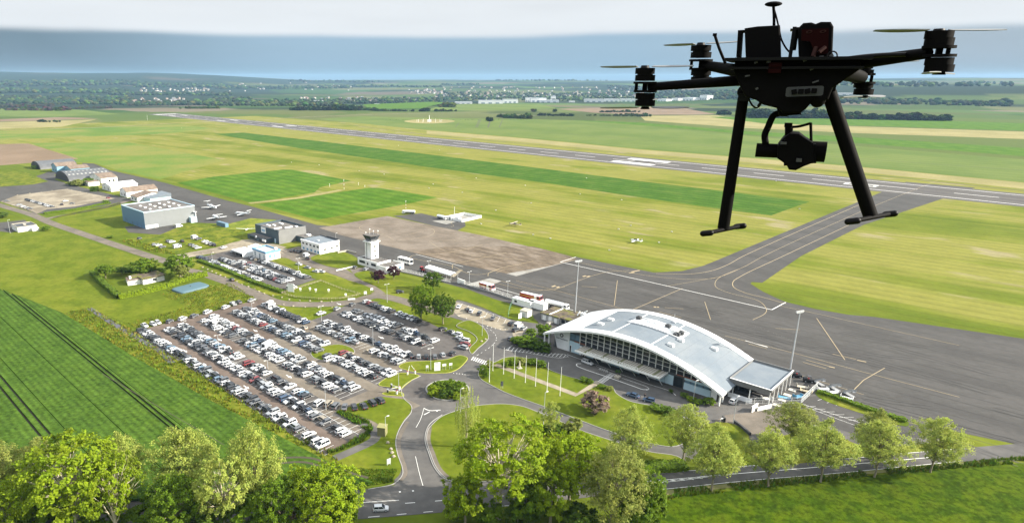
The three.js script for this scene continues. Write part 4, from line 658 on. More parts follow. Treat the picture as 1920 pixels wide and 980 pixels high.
{ // two white tents
  for (const [x, y, w, d, label] of [[461, 483, 13, 9, 'open white car wash tent with a peaked roof'], [484, 476, 8, 7, 'smaller white tent behind the car wash tent']]) {
    const T = thing('tent', label, 'tent', P(x - 4, y - 6), TURN), a = w / 2, b = d / 2, h = 2.7, r = 4.6;
    mesh('canopy', quads([[[-a, h, b], [a, h, b], [0, r, 0]], [[a, h, b], [a, h, -b], [0, r, 0]], [[a, h, -b], [-a, h, -b], [0, r, 0]], [[-a, h, -b], [-a, h, b], [0, r, 0]]]), M.white, T);
    mesh('side_wall', [box(a - 0.05, a, 0, h, -b, b), box(-a, a, 0, h, -b, -b + 0.05), box(-a, -a + 0.05, 1.4, h, -b, b), box(-a, a, h - 0.6, h, b - 0.05, b)], M.white, T);
    for (const sx of [-a + 0.1, -a / 3, a / 3, a - 0.2]) mesh('tent_pole', cyl(0.07, 0.07, 0, h, 6, sx, b - 0.12), M.steel, T);
  }
}
{ // control tower
  const T = thing('control_tower', 'white square control tower with a dark glazed cab and white aerials', 'control tower', L(-276.5, -229), TURN), a = 2.7, h = 13;
  mesh('shaft', box(-a, a, 0, h, -a, a), wallPlaster, T);
  mesh('corner_slot', box(-a + 1.3, -a + 1.7, 0, h - 0.5, a, a + 0.06), M.glass, T); for (const y of [4.4, 7.2, 10]) mesh('window', box(a, a + 0.06, y, y + 1.1, -0.6, 0.5), M.glass, T);
  const g = mesh('gallery', [box(-a - 0.8, a + 0.8, h, h + 0.4, -a - 0.8, a + 0.8)], M.white, T); const rail = []; for (const s of [-1, 1]) { rail.push(box(-a - 0.8, a + 0.8, h + 1.3, h + 1.38, s * (a + 0.75) - 0.04, s * (a + 0.75) + 0.04), box(s * (a + 0.75) - 0.04, s * (a + 0.75) + 0.04, h + 1.3, h + 1.38, -a - 0.7, a + 0.7)); for (let k = -3; k <= 3; k++) rail.push(box(k * 1.1 - 0.03, k * 1.1 + 0.03, h + 0.4, h + 1.3, s * (a + 0.75) - 0.03, s * (a + 0.75) + 0.03), box(s * (a + 0.75) - 0.03, s * (a + 0.75) + 0.03, h + 0.4, h + 1.3, k * 1.1 - 0.03, k * 1.1 + 0.03)); } mesh('railing', rail, M.steel, g);
  const c0 = 2.3, c1 = 3.3, y0 = h + 0.4, y1 = h + 1.3, y2 = h + 3.6;
  mesh('cab_base', box(-c0, c0, y0, y1, -c0, c0), M.darkMetal, T);
  for (const [ux, uz] of [[1, 0], [0, 1], [-1, 0], [0, -1]]) for (let k = -1; k <= 1; k++) { const f = (c, y, m) => { const along = m * c * 2 / 3; return ux ? [ux * c, y, along * 1] : [along, y, uz * c]; }, l = k - 0.46, r = k + 0.46; mesh('cab_pane', quads([[f(c0, y1 + 0.05, l), f(c0, y1 + 0.05, r), f(c1, y2, r), f(c1, y2, l)]]), M.glass, T); }
  const post = []; for (const [sx, sz] of [[1, 1], [1, -1], [-1, 1], [-1, -1]]) post.push(rod([sx * c0, y1, sz * c0], [sx * c1, y2, sz * c1], 0.12)); mesh('cab_post', post, M.darkMetal, T);
  mesh('cab_roof', [box(-c1 - 0.2, c1 + 0.2, y2, y2 + 0.45, -c1 - 0.2, c1 + 0.2)], roofFelt, T); mesh('cab_floor', box(-c0, c0, y1, y1 + 0.1, -c0, c0), plain(0.08, 0.08, 0.08), T);
  for (const [x, z, hh] of [[-0.8, 0.5, 3.4], [0.6, -1, 2.2], [-2.2, 2.2, 1.4], [2.6, -2.6, 2.4]]) mesh('aerial', [cyl(0.05, 0.05, y2 + 0.45, y2 + 0.45 + hh, 6, x, z), cyl(0.3, 0.3, y2 + hh * 0.9, y2 + hh * 0.9 + 0.5, 8, x, z)], M.white, T);
}
{ const T = thing('tower_annex', 'low white flat-roofed building at the foot of the control tower', 'building', L(-268.5, -228.6), TURN);
  mesh('wall', [box(-13.5, 4, 0, 3.4, -4, 5.6), box(4.01, 12.5, 0, 2.9, -6, 7)], wallPlaster, T); mesh('roof', [box(-13.2, 3.7, 3.4, 3.5, -3.7, 5.3), box(4.3, 12.2, 2.9, 3, -5.7, 6.7)], roofFelt, T);
  mesh('parapet', [box(-13.5, 4, 3.4, 4, 5.3, 5.6), box(-13.5, -13.2, 3.4, 4, -4, 5.3), box(3.7, 4, 3.4, 4, -4, 5.3), box(4.01, 12.5, 2.9, 3.4, 6.7, 7), box(12.2, 12.5, 2.9, 3.4, -6, 6.7), box(4.01, 12.2, 2.9, 3.4, -6, -5.7)], M.white, T);
  windowsOn(T, 'z', 5.6, [[-9.5, 1.5, 5], [-4.6, 1.2, 1], [0.8, 1.5, 5]], 1.3); windowsOn(T, 'x', 12.5, [[-3, 0.6, 1.6], [0, 0.6, 1.6], [3, 0.6, 1.6]], 1.6, M.blueGlass);
  const rl = []; for (let k = 0; k < 8; k++) rl.push(box(-13 + k * 0.9, -12.9 + k * 0.9, 4, 5, 5, 5.1)); rl.push(box(-13, -6.6, 4.95, 5.05, 5, 5.1)); mesh('railing', rl, M.darkMetal, T); mesh('porch', [box(12.6, 14.5, 0, 2.6, 2, 6)], M.white, T); }
{ // flat-roofed bungalow in the hedged garden
  const T = thing('bungalow', 'white flat-roofed bungalow with mossy roofs inside the hedge', 'house', P(274, 526), TURN);
  mesh('wall', [box(-4, 6, 0, 2.8, -7, 4), box(-4, 0, 0, 2.8, 4.01, 7)], wallPlaster, T); mesh('roof', [box(-4.6, 6.6, 2.8, 3.2, -7.6, 4.4), box(-4.6, 0.4, 2.81, 3.19, 4.41, 7.5)], roofMoss, T);
  mesh('chimney', box(-0.6, 0.4, 0, 4, 7.5, 8.4), wallPlaster, T); mesh('window', box(6, 6.06, 1, 2.2, -3, -1), M.glass, T);
  const S = thing('garden_shed', 'small white flat-roofed outbuilding beside the bungalow', 'outbuilding', P(250, 531), TURN - 0.25); mesh('wall', box(-4, 3, 0, 2.4, -3, 3), wallPlaster, S); mesh('roof', box(-4.1, 3.1, 2.4, 2.6, -3.1, 3.1), roofTile, S); mesh('roof_hatch', box(-1.5, 1, 2.6, 2.8, -1.5, 1.5), M.darkMetal, S); }
{ const T = thing('water_tank', 'blue flexible water tank lying on the grass beside the hedge', 'water tank', P(357, 541), TURN + 0.1), g = new THREE.SphereGeometry(1, 24, 12), p = g.attributes.position; for (let i = 0; i < p.count; i++) { const sq = (v) => Math.sign(v) * Math.pow(Math.abs(v), 0.35); p.setXYZ(i, sq(p.getX(i)) * 5.4, Math.max(0, sq(p.getY(i)) * 1.2), sq(p.getZ(i)) * 8.2); } g.computeVertexNormals(); mesh('membrane', g, plain(0.06, 0.115, 0.14, 0.6), T); mesh('earth_rim', [strip([[-6.2, -9], [-6.2, 9], [6.2, 9], [6.2, -9]], 0.9, 0.02, 0.3, true)], M.rough, T); mesh('valve', [cyl(0.25, 0.25, 1.1, 1.5, 8, 0, 0)], M.darkMetal, T); }
{ const T = thing('substation', 'small pale block with a black flat roof at the left roadside', 'building', P(46, 430), TURN), a = 7.5, b = 6; mesh('wall', box(-a, a, 0, 3.2, -b, b), wallPlaster, T); mesh('roof', box(-a + 0.3, a - 0.3, 3.2, 3.3, -b + 0.3, b - 0.3), M.darkMetal, T); mesh('parapet', [box(-a, a, 3.2, 3.7, b - 0.3, b), box(a - 0.3, a, 3.2, 3.7, -b, b - 0.3), box(-a, a, 3.2, 3.7, -b, -b + 0.3), box(-a, -a + 0.3, 3.2, 3.7, -b + 0.3, b - 0.3)], M.stone, T); mesh('roof_vent', [box(-2, 1, 3.3, 3.9, -1, 0.6)], M.stone, T); mesh('side_block', box(a, a + 3.5, 0, 2.2, -b, -b + 4), wallPlaster, T); }
{ // mossy-roofed offices before the terminal
  const T = thing('crew_building', 'low grey building with stepped mossy brown roofs left of the terminal', 'building', L(-148.5, -226), TURN);
  mesh('wall', [box(-7, 2, 0, 3, -7, 3), box(2.01, 10, 0, 2.7, -9, 2)], plain(0.36, 0.36, 0.35, 0.8), T); mesh('roof', [box(-7.5, 2.3, 3, 3.35, -7.5, 3.4), box(2.31, 10.5, 2.7, 3.05, -9.5, 2.4)], roofMoss, T);
  mesh('roof_rail', [box(-3, -2.6, 3.35, 3.6, -7, 3)], M.white, T); windowsOn(T, 'z', 3, [[-5.4, 0.2, 1.6], [-2.4, 0.6, 1.6], [0.4, 0.2, 1.4]], 2.1, M.white); windowsOn(T, 'z', 2, [[3.6, 0.7, 1.8], [6, 0.7, 1.8], [8.6, 0.2, 1.6]], 1.6, M.glass);
  mesh('roof_unit', [box(7, 9, 3.05, 4.4, -7, -5.5), rod([8, 4.4, -6], [9.5, 5.6, -7], 0.25), rod([6, 3.1, -5], [6.5, 5, -6], 0.3)], M.white, T); mesh('stair', [box(-2, -0.4, 0, 0.9, 3.2, 6.5)], M.stone, T); }
for (const [x, y, label, w] of [[981, 572.5, 'left white portable cabin by the apron fence', 10.5], [1008, 577.5, 'right white portable cabin by the apron fence', 9]]) { const T = thing('portable_cabin', label, 'cabin', P(x, y), TURN); mesh('body', box(-w / 2, w / 2, 0.15, 2.9, -1.6, 1.6), M.white, T); mesh('roof', box(-w / 2 - 0.1, w / 2 + 0.1, 2.9, 3.05, -1.7, 1.7), plain(0.5, 0.52, 0.53, 0.6), T); mesh('window', box(-w / 2 + 1.4, -w / 2 + 2.8, 1.2, 2.2, 1.6, 1.66), M.glass, T); mesh('skid', [box(-w / 2, w / 2, 0, 0.15, -1.4, -1.1), box(-w / 2, w / 2, 0, 0.15, 1.1, 1.4)], M.darkMetal, T); }
{ const T = thing('utility_kiosk', 'pale cube-shaped plant kiosk on the grass behind the cars', 'kiosk', P(986, 593), TURN + 0.1); mesh('body', box(-1.9, 1.9, 0, 3, -1.9, 1.9), wallPlaster, T); mesh('roof', box(-2, 2, 3, 3.15, -2, 2), M.stone, T); mesh('door', box(-0.6, 0.6, 0.1, 2.1, 1.9, 1.95), M.steel, T); }
{ const T = thing('electric_kiosk', 'beige transformer kiosk with a yellow flat roof on the roadside lawn', 'kiosk', P(717, 815), TURN + 0.55); mesh('body', box(-1.2, 1.2, 0, 2.9, -1.2, 1.2), plain(0.17, 0.16, 0.07, 0.9), T); mesh('roof', box(-1.35, 1.35, 2.9, 3.05, -1.35, 1.35), plain(0.22, 0.21, 0.08, 0.9), T); mesh('door', box(-0.5, 0.5, 0.1, 2.1, 1.2, 1.25), plain(0.17, 0.16, 0.07, 0.8), T); }

// ---------------------------------------------------------------- the western sheds
function quonset(label, front, left, right, h, lights) {
  const { at, w, d } = plot(front, left, right), T = thing('arched_hangar', label, 'hangar', at, TURN), n = 14, q = [], a = w / 2, b = d / 2, pt = (i) => { const t = i / n * Math.PI; return [-Math.cos(t) * a, Math.sin(t) * h]; };
  for (let i = 0; i < n; i++) { const [x0, y0] = pt(i), [x1, y1] = pt(i + 1); q.push([[x0, y0, -b], [x0, y0, b], [x1, y1, b], [x1, y1, -b]]); }
  mesh('vault', quads(q), sheetMetal, T);
  const s = new THREE.Shape(); s.moveTo(-a, 0); for (let i = 0; i <= n; i++) s.lineTo(...pt(i)); s.lineTo(a, 0); const g = new THREE.ExtrudeGeometry(s, { depth: 0.3, bevelEnabled: false });
  const g1 = g.clone(); g1.translate(0, 0, b - 0.4); mesh('end_wall', g1, plain(0.055, 0.05, 0.05, 0.8), T); const g2 = g.clone(); g2.translate(0, 0, -b + 0.1); mesh('end_wall', g2, plain(0.055, 0.05, 0.05, 0.8), T);
  for (let k = 0; k < 2; k++) mesh('door', box(-a * 0.5 + k * a * 0.5, -a * 0.02 + k * a * 0.5, 0, h * 0.62, b - 0.1, b), plain(0.035, 0.03, 0.03, 0.7), T);
  if (lights) for (let r = 0; r < 2; r++) for (let k = 0; k < 10; k++) { const t = Math.PI * (r ? 0.74 : 0.6), x = -Math.cos(t) * (a + 0.1), y = Math.sin(t) * (h + 0.1), z = -b + 3 + k * (d - 6) / 9, g3 = new THREE.BoxGeometry(2.6, 0.12, 1.6); g3.rotateZ(-(Math.PI / 2 - t) * -1 * (h / a) * 1.0 + 0); g3.translate(x, y, z); mesh('skylight', g3, plain(0.3, 0.295, 0.27, 0.5), T); }
}
quonset('far arched grey hangar with a dark end wall', [75, 318], [65, 312], [116, 304.5], 8, false);
quonset('near arched grey hangar with two rows of rooflights', [129, 341.6], [108, 333], [187, 327.5], 9, true);
for (const [name, label, f, l, r, h, rise, along, rm, wm, wins] of [
  ['blue_shed', 'light blue gabled shed between the two arched hangars', [107, 323.6], [98.4, 320.5], [137, 318], 7, 3, 'z', roofTile, wallBlue, 0],
  ['blue_shed', 'lower blue gabled shed half hidden by the near arched hangar', [133, 326], [124, 322], [162, 321], 5.5, 2.6, 'z', roofTile, wallBlue, 0],
  ['cottage', 'white house with a brown roof behind the bushes', [190, 344], [176, 337], [217, 340], 5.5, 3, 'z', roofTile, wallPlaster, 2],
  ['white_shed', 'long white shed with a white roof and rooflights', [208, 359.5], [186, 355], [250, 351.5], 5, 2.2, 'z', roofWhite, wallPlaster, 0],
  ['aero_club', 'white gabled building with a brown tiled roof', [237.5, 370.5], [224, 366.6], [283, 360], 5.2, 3, 'z', roofTile, wallPlaster, 2],
  ['club_house', 'white house with a grey-brown roof just behind the big hangar', [258, 379], [243, 375], [295, 366], 4.2, 2.6, 'x', roofTile, wallPlaster, 3]]) {
  const { at, w, d } = plot(f, l, r), T = thing(name, label, 'building', at, TURN); gable(T, w, d, h, rise, along, rm, wm);
  if (wins) windowsOn(T, 'x', w / 2, Array.from({ length: wins }, (_, k) => [-d / 4 + k * d / 4, 1, 2]), 2); windowsOn(T, 'z', d / 2, [[-w / 5, 1, 1.6], [w / 5, 1, 1.6]], 2);
  if (name === 'white_shed') for (let k = 0; k < 4; k++) mesh('skylight', box(w * 0.2, w * 0.3, h + rise * 0.5, h + rise * 0.62, -d / 2 + 6 + k * 8, -d / 2 + 8 + k * 8), M.darkMetal, T);
}
{ const T = thing('lean_to', 'small white lean-to beside the white house', 'shed', P(172, 347), TURN); mesh('wall', box(-6, 6, 0, 4, -5, 5), wallPlaster, T); mesh('roof', box(-6.3, 6.3, 4, 4.3, -5.3, 5.3), roofTile, T); mesh('door', box(-1, 1, 0, 2.2, 5, 5.06), M.darkMetal, T); }
{ const T = thing('glass_annex', 'grey lean-to roof between the club house and the big hangar', 'annex', P(293, 376), TURN); mesh('wall', box(-9, 9, 0, 4, -9, 9), paleBlue, T); mesh('roof', quads([[[-9.3, 4, 9.3], [9.3, 4, 9.3], [9.3, 6.4, -9.3], [-9.3, 6.4, -9.3]], [[9.3, 4, 9.3], [9.3, 3.9, 9.3], [9.3, 3.9, -9.3], [9.3, 6.4, -9.3]]]), roofMembrane, T); }
// ---------------------------------------------------------------- cars
const PAINT = Object.fromEntries(Object.entries({ white: [0.5, 0.505, 0.51], silver: [0.25, 0.26, 0.27], grey: [0.085, 0.088, 0.093], black: [0.014, 0.014, 0.016], blue: [0.022, 0.05, 0.1], 'pale blue': [0.1, 0.16, 0.22], red: [0.16, 0.012, 0.012], beige: [0.24, 0.205, 0.15] }).map(([k, c]) => [k, new THREE.MeshPhysicalMaterial({ color: new THREE.Color().setRGB(...c), roughness: 0.42, metalness: 0, clearcoat: 0.7, clearcoatRoughness: 0.12 })]));
const lampWhite = plain(0.6, 0.6, 0.58, 0.15), lampRed = plain(0.3, 0.01, 0.01, 0.25), trim = plain(0.03, 0.03, 0.032, 0.7);
// kinds: length, width, heights of sill, belt and roof; where bonnet, windscreen, roof and tail break along the length (0 tail, 1 nose)
const KINDS = {
  hatchback: { l: 3.85, w: 1.7, belt: 0.86, roof: 1.4, nose: 0.72, wind: [0.76, 0.56], tail: [0.02, 0.1] },
  saloon: { l: 4.6, w: 1.8, belt: 0.92, roof: 1.43, nose: 0.7, wind: [0.72, 0.56], tail: [0.12, 0.28] },
  'estate': { l: 4.6, w: 1.8, belt: 0.93, roof: 1.48, nose: 0.72, wind: [0.73, 0.57], tail: [0.02, 0.09] },
  'crossover': { l: 4.45, w: 1.86, belt: 0.98, roof: 1.58, nose: 0.82, wind: [0.75, 0.6], tail: [0.02, 0.08] },
  'minivan': { l: 4.5, w: 1.84, belt: 0.98, roof: 1.64, nose: 0.84, wind: [0.84, 0.63], tail: [0.01, 0.05] },
};
function carGeometry(kind) {
  const k = KINDS[kind], W = k.w / 2, x = (t) => (t - 0.5) * k.l, ring = (X, y0, y1, w, n = 0.14) => [[X, y0, -w * 0.94], [X, y0 + 0.12, -w], [X, y1 - n, -w], [X, y1, -w * 0.86], [X, y1, w * 0.86], [X, y1 - n, w], [X, y0 + 0.12, w], [X, y0, w * 0.94]];
  const loft = (rings) => { const q = []; for (let i = 0; i < rings.length - 1; i++) for (let j = 0; j < 8; j++) { const a = rings[i], b = rings[i + 1], m = (j + 1) % 8; q.push([a[j], a[m], b[m], b[j]]); } q.push(rings[0].slice().reverse(), rings.at(-1)); return quads(q.map((c) => c.slice().reverse())); };
  const s = 0.2, lower = loft([ring(x(0), 0.32, k.belt - 0.18, W * 0.86), ring(x(0.03), s, k.belt - 0.05, W * 0.96), ring(x(0.12), s, k.belt, W), ring(x(k.wind[0]), s, k.belt, W), ring(x(0.86), s, mix(k.belt, k.nose, 0.6), W * 0.97), ring(x(0.97), s, k.nose, W * 0.88), ring(x(1), 0.3, k.nose - 0.14, W * 0.74)]);
  const b = k.belt - 0.02, r = k.roof, wb = W * 0.9, wr = W * 0.72, [w0, w1] = k.wind.map(x), [t0, t1] = k.tail.map(x);
  const B = (X, sgn) => [X, b, sgn * wb], T = (X, sgn) => [X, r, sgn * wr], mid = (X, sgn) => [X, r + 0.035, sgn * wr * 0.5];
  const cabin = quads([[B(t0, 1), B(w0, 1), T(w1, 1), T(t1, 1)], [B(w0, -1), B(t0, -1), T(t1, -1), T(w1, -1)], [B(w0, 1), B(w0, -1), T(w1, -1), T(w1, 1)], [B(t0, -1), B(t0, 1), T(t1, 1), T(t1, -1)], [T(t1, 1), T(w1, 1), mid(w1, 1), mid(t1, 1)], [mid(t1, 1), mid(w1, 1), mid(w1, -1), mid(t1, -1)], [mid(t1, -1), mid(w1, -1), T(w1, -1), T(t1, -1)]]);
  // glass lies just proud of the cabin's faces
  const lerp = (a, c, t) => a.map((v, i) => mix(v, c[i], t)), face = (A, Bb, C, D, m0, m1, v0, v1, off) => { const bot = (t) => lerp(A, Bb, t), top = (t) => lerp(D, C, t), p = (u, v) => lerp(bot(u), top(u), v).map((c, i) => c + off[i]); return [p(m0, v0), p(m1, v0), p(m1, v1), p(m0, v1)]; };
  const o = 0.012, side = (sgn) => { const A = B(t0, sgn), Bq = B(w0, sgn), C = T(w1, sgn), D = T(t1, sgn), off = [0, 0.004, sgn * o]; const f = [face(A, Bq, C, D, 0.05, 0.49, 0.06, 0.92, off), face(A, Bq, C, D, 0.52, 0.94, 0.06, 0.92, off)]; return quads(sgn > 0 ? f : f.map((c) => c.slice().reverse())); };
  const wind = quads([face(B(w0, 1), B(w0, -1), T(w1, -1), T(w1, 1), 0.04, 0.96, 0.04, 0.95, [o, 0.006, 0])]), rear = quads([face(B(t0, -1), B(t0, 1), T(t1, 1), T(t1, -1), 0.07, 0.93, 0.15, 0.92, [-o, 0.006, 0])]);
  const wheel = (X, sgn) => { const g = new THREE.CylinderGeometry(0.32, 0.32, 0.22, 10); g.rotateX(Math.PI / 2); g.translate(X, 0.32, sgn * (W - 0.1)); return g; }, hub = (X, sgn) => { const g = new THREE.CylinderGeometry(0.19, 0.19, 0.03, 8); g.rotateX(Math.PI / 2); g.translate(X, 0.32, sgn * (W + 0.015)); return g; };
  return { body: join([lower, cabin]), windscreen: wind, rear_window: rear, side: [side(1), side(-1)], wheels: [0.18, 0.81].flatMap((t) => [1, -1].map((sgn) => [wheel(x(t), sgn), hub(x(t), sgn)])),
    headlights: [1, -1].map((sgn) => box(x(0.965), x(0.995), k.nose - 0.3, k.nose - 0.14, sgn * W * 0.6 - 0.16, sgn * W * 0.6 + 0.16)), taillights: [1, -1].map((sgn) => box(x(0.0) - 0.01, x(0.02), k.belt - 0.34, k.belt - 0.14, sgn * W * 0.72 - 0.12, sgn * W * 0.72 + 0.12)), sill: box(x(0.24), x(0.75), 0.14, 0.24, -W * 0.96, W * 0.96) };
}
const carShapes = {}, proto = {};
function car(kind, color, at, turn, label, group, full = true) {
  const g = carShapes[kind] ??= carGeometry(kind), key = kind + color;
  let o = proto[key];
  if (o) { o = o.clone(); o.name = numbered('parked_car'); scene.add(o); o.userData = {}; tag(o, label, 'car', group); } else {
    o = proto[key] = thing('parked_car', label, 'car', at, turn, group);
    mesh('body', g.body, PAINT[color], o); mesh('windscreen', g.windscreen, M.carGlass, o); mesh('rear_window', g.rear_window, M.carGlass, o); for (const s of g.side) mesh('side_window', s, M.carGlass, o);
    for (const [w, h] of g.wheels) { const m = mesh('wheel', w, M.tyre, o); mesh('hub_cap', h, M.steel, m); } for (const l of g.headlights) mesh('headlight', l, lampWhite, o); for (const l of g.taillights) mesh('tail_light', l, lampRed, o);
  }
  o.position.set(at[0], 0.15, at[1]); o.rotation.y = turn;
  return o;
}
function van(color, at, turn, label, big = 1, group) {        // panel van or minibus
  const T = thing('van', label, 'van', at, turn, group, 0.15), l = 5.2 * big, w = 0.98, h = 2.35 * (big > 1 ? 1.15 : 0.95);
  const s = new THREE.Shape([[-l / 2, 0.25], [l / 2, 0.25], [l / 2, 0.95], [l / 2 - 0.9, 1.2], [l / 2 - 1.65, h], [-l / 2, h]].map(([x, y]) => new THREE.Vector2(x, y))), g = new THREE.ExtrudeGeometry(s, { depth: 2 * w - 0.24, bevelEnabled: true, bevelSize: 0.1, bevelThickness: 0.12, bevelSegments: 2 }); g.translate(0, 0, -w + 0.12);
  mesh('body', g, PAINT[color], T); mesh('windscreen', quads([[[l / 2 - 0.78, 1.32, 0.8], [l / 2 - 0.78, 1.32, -0.8], [l / 2 - 1.46, h - 0.12, -0.75], [l / 2 - 1.46, h - 0.12, 0.75]]]), M.carGlass, T);
  for (const sg of [1, -1]) mesh('side_window', box(l / 2 - 2.5, l / 2 - 1.5, 1.35, 2, sg * (w + 0.01) - 0.01, sg * (w + 0.01) + 0.01), M.carGlass, T);
  for (const x of [-l * 0.3, l * 0.31]) for (const sg of [1, -1]) { const c = new THREE.CylinderGeometry(0.35, 0.35, 0.24, 10); c.rotateX(Math.PI / 2); c.translate(x, 0.35, sg * (w - 0.06)); mesh('wheel', c, M.tyre, T); }
  for (const sg of [1, -1]) { mesh('headlight', box(l / 2 + 0.08, l / 2 + 0.12, 0.7, 0.9, sg * 0.62 - 0.16, sg * 0.62 + 0.16), lampWhite, T); mesh('tail_light', box(-l / 2 - 0.12, -l / 2 - 0.08, 0.9, 1.3, sg * 0.8 - 0.08, sg * 0.8 + 0.08), lampRed, T); }
  mesh('rear_window', box(-l / 2 - 0.12, -l / 2 - 0.09, 1.3, h - 0.3, -0.6, 0.6), M.carGlass, T);
  return T;
}
// ordinal words
const ONES = ['', 'first', 'second', 'third', 'fourth', 'fifth', 'sixth', 'seventh', 'eighth', 'ninth', 'tenth', 'eleventh', 'twelfth', 'thirteenth', 'fourteenth', 'fifteenth', 'sixteenth', 'seventeenth', 'eighteenth', 'nineteenth'], TENS = ['', '', 'twent', 'thirt', 'fort', 'fift'], TEN = ['', '', 'twenty', 'thirty', 'forty', 'fifty'];
const nth = (n) => (n < 20 ? ONES[n] : n % 10 ? `${TEN[Math.floor(n / 10)]}-${ONES[n % 10]}` : `${TENS[Math.floor(n / 10)]}ieth`);
const R = rng(2024), pick = (list) => { let t = R() * list.reduce((s, a) => s + a[1], 0); for (const [v, w] of list) if ((t -= w) < 0) return v; return list[0][0]; };
const colorOf = () => pick([['white', 38], ['silver', 17], ['grey', 15], ['black', 25], ['blue', 3], ['pale blue', 3], ['red', 0.9], ['beige', 1.2]]), kindOf = () => pick([['hatchback', 40], ['crossover', 24], ['estate', 14], ['saloon', 12], ['minivan', 10]]);
const slots = [];                      // every parking place: at, turn, what its row is called, its number in the row
function rowOf(name, p0, p1, q, { pitch = 2.5, gaps = [], fill = 0.97, tilt = 0 } = {}) {
  let n = 0; for (let p = p0; p <= p1 + 0.01; p += pitch) { const skip = R() > fill || gaps.some(([a, b]) => p > a && p < b), j = (R() - 0.5) * 0.5, f = R() < 0.7; const c = colorOf(), k = kindOf(); if (skip) continue; n++; slots.push({ at: L(p + (R() - 0.5) * 0.2, q + j), turn: TURN + Math.PI / 2 + (f ? 0 : Math.PI) + tilt + (R() - 0.5) * 0.05, row: name, n, c, k }); }
}
rowOf('the row along the wheat', -264, -135.5, ROWS.a, { fill: 0.96, pitch: 2.42 });
rowOf('the second row from the wheat', -257, -137, ROWS.b, { pitch: 2.42, gaps: [[-146.4, -144]] });
rowOf('the third row from the wheat', -257, -164, ROWS.c, { pitch: 2.45, gaps: [[-209, -203.5], [-189, -186], [-175, -172.6]] });
rowOf('the fourth row from the wheat', -256, -160.5, ROWS.d, { pitch: 2.45, gaps: [[-229.5, -225.5], [-180, -177]] });
rowOf('the fifth row from the wheat', -258, -160, ROWS.e, { pitch: 2.45, gaps: [[-226.5, -224], [-216, -212]] });
rowOf('the sixth row from the wheat', -256, -161, ROWS.f, { pitch: 2.45, gaps: [[-233, -230.5], [-193.5, -185.5]] });
rowOf('the seventh row from the wheat', -257, -158, ROWS.g, { pitch: 2.45, gaps: [[-234, -231], [-198, -188]] });
rowOf('the short row by the bend', -256, -223, ROWS.h, { pitch: 2.5 });
rowOf('the row left of the island', -214, -191, ROWS.i, { pitch: 2.5 }); rowOf('the row facing the exit lawn', -179, -163, ROWS.i, { pitch: 2.4 });
rowOf('the row above the island', -217, -165, ROWS.j, { pitch: 2.45 });
rowOf('the second row from the trees', -221, -168, ROWS.k, { pitch: 2.45, gaps: [[-189, -185.5]] });
rowOf('the third row from the trees', -220, -170, ROWS.l, { pitch: 2.5, gaps: [[-217, -213], [-190.5, -187.5]] });
rowOf('the row under the trees', -226, -189, ROWS.m, { pitch: 2.5, gaps: [[-207.5, -203.5]] });
rowOf('the front row of the upper car park', -357, -290, -166, { pitch: 2.4, gaps: [[-300, -297.5]] }); rowOf('the middle left row of the upper car park', -345, -279, -173.2, { pitch: 2.4, gaps: [[-330, -327]] }); rowOf('the middle right row of the upper car park', -331, -279, -177.6, { pitch: 2.4 }); rowOf('the back row of the upper car park', -334, -278, -186.6, { pitch: 2.4 });
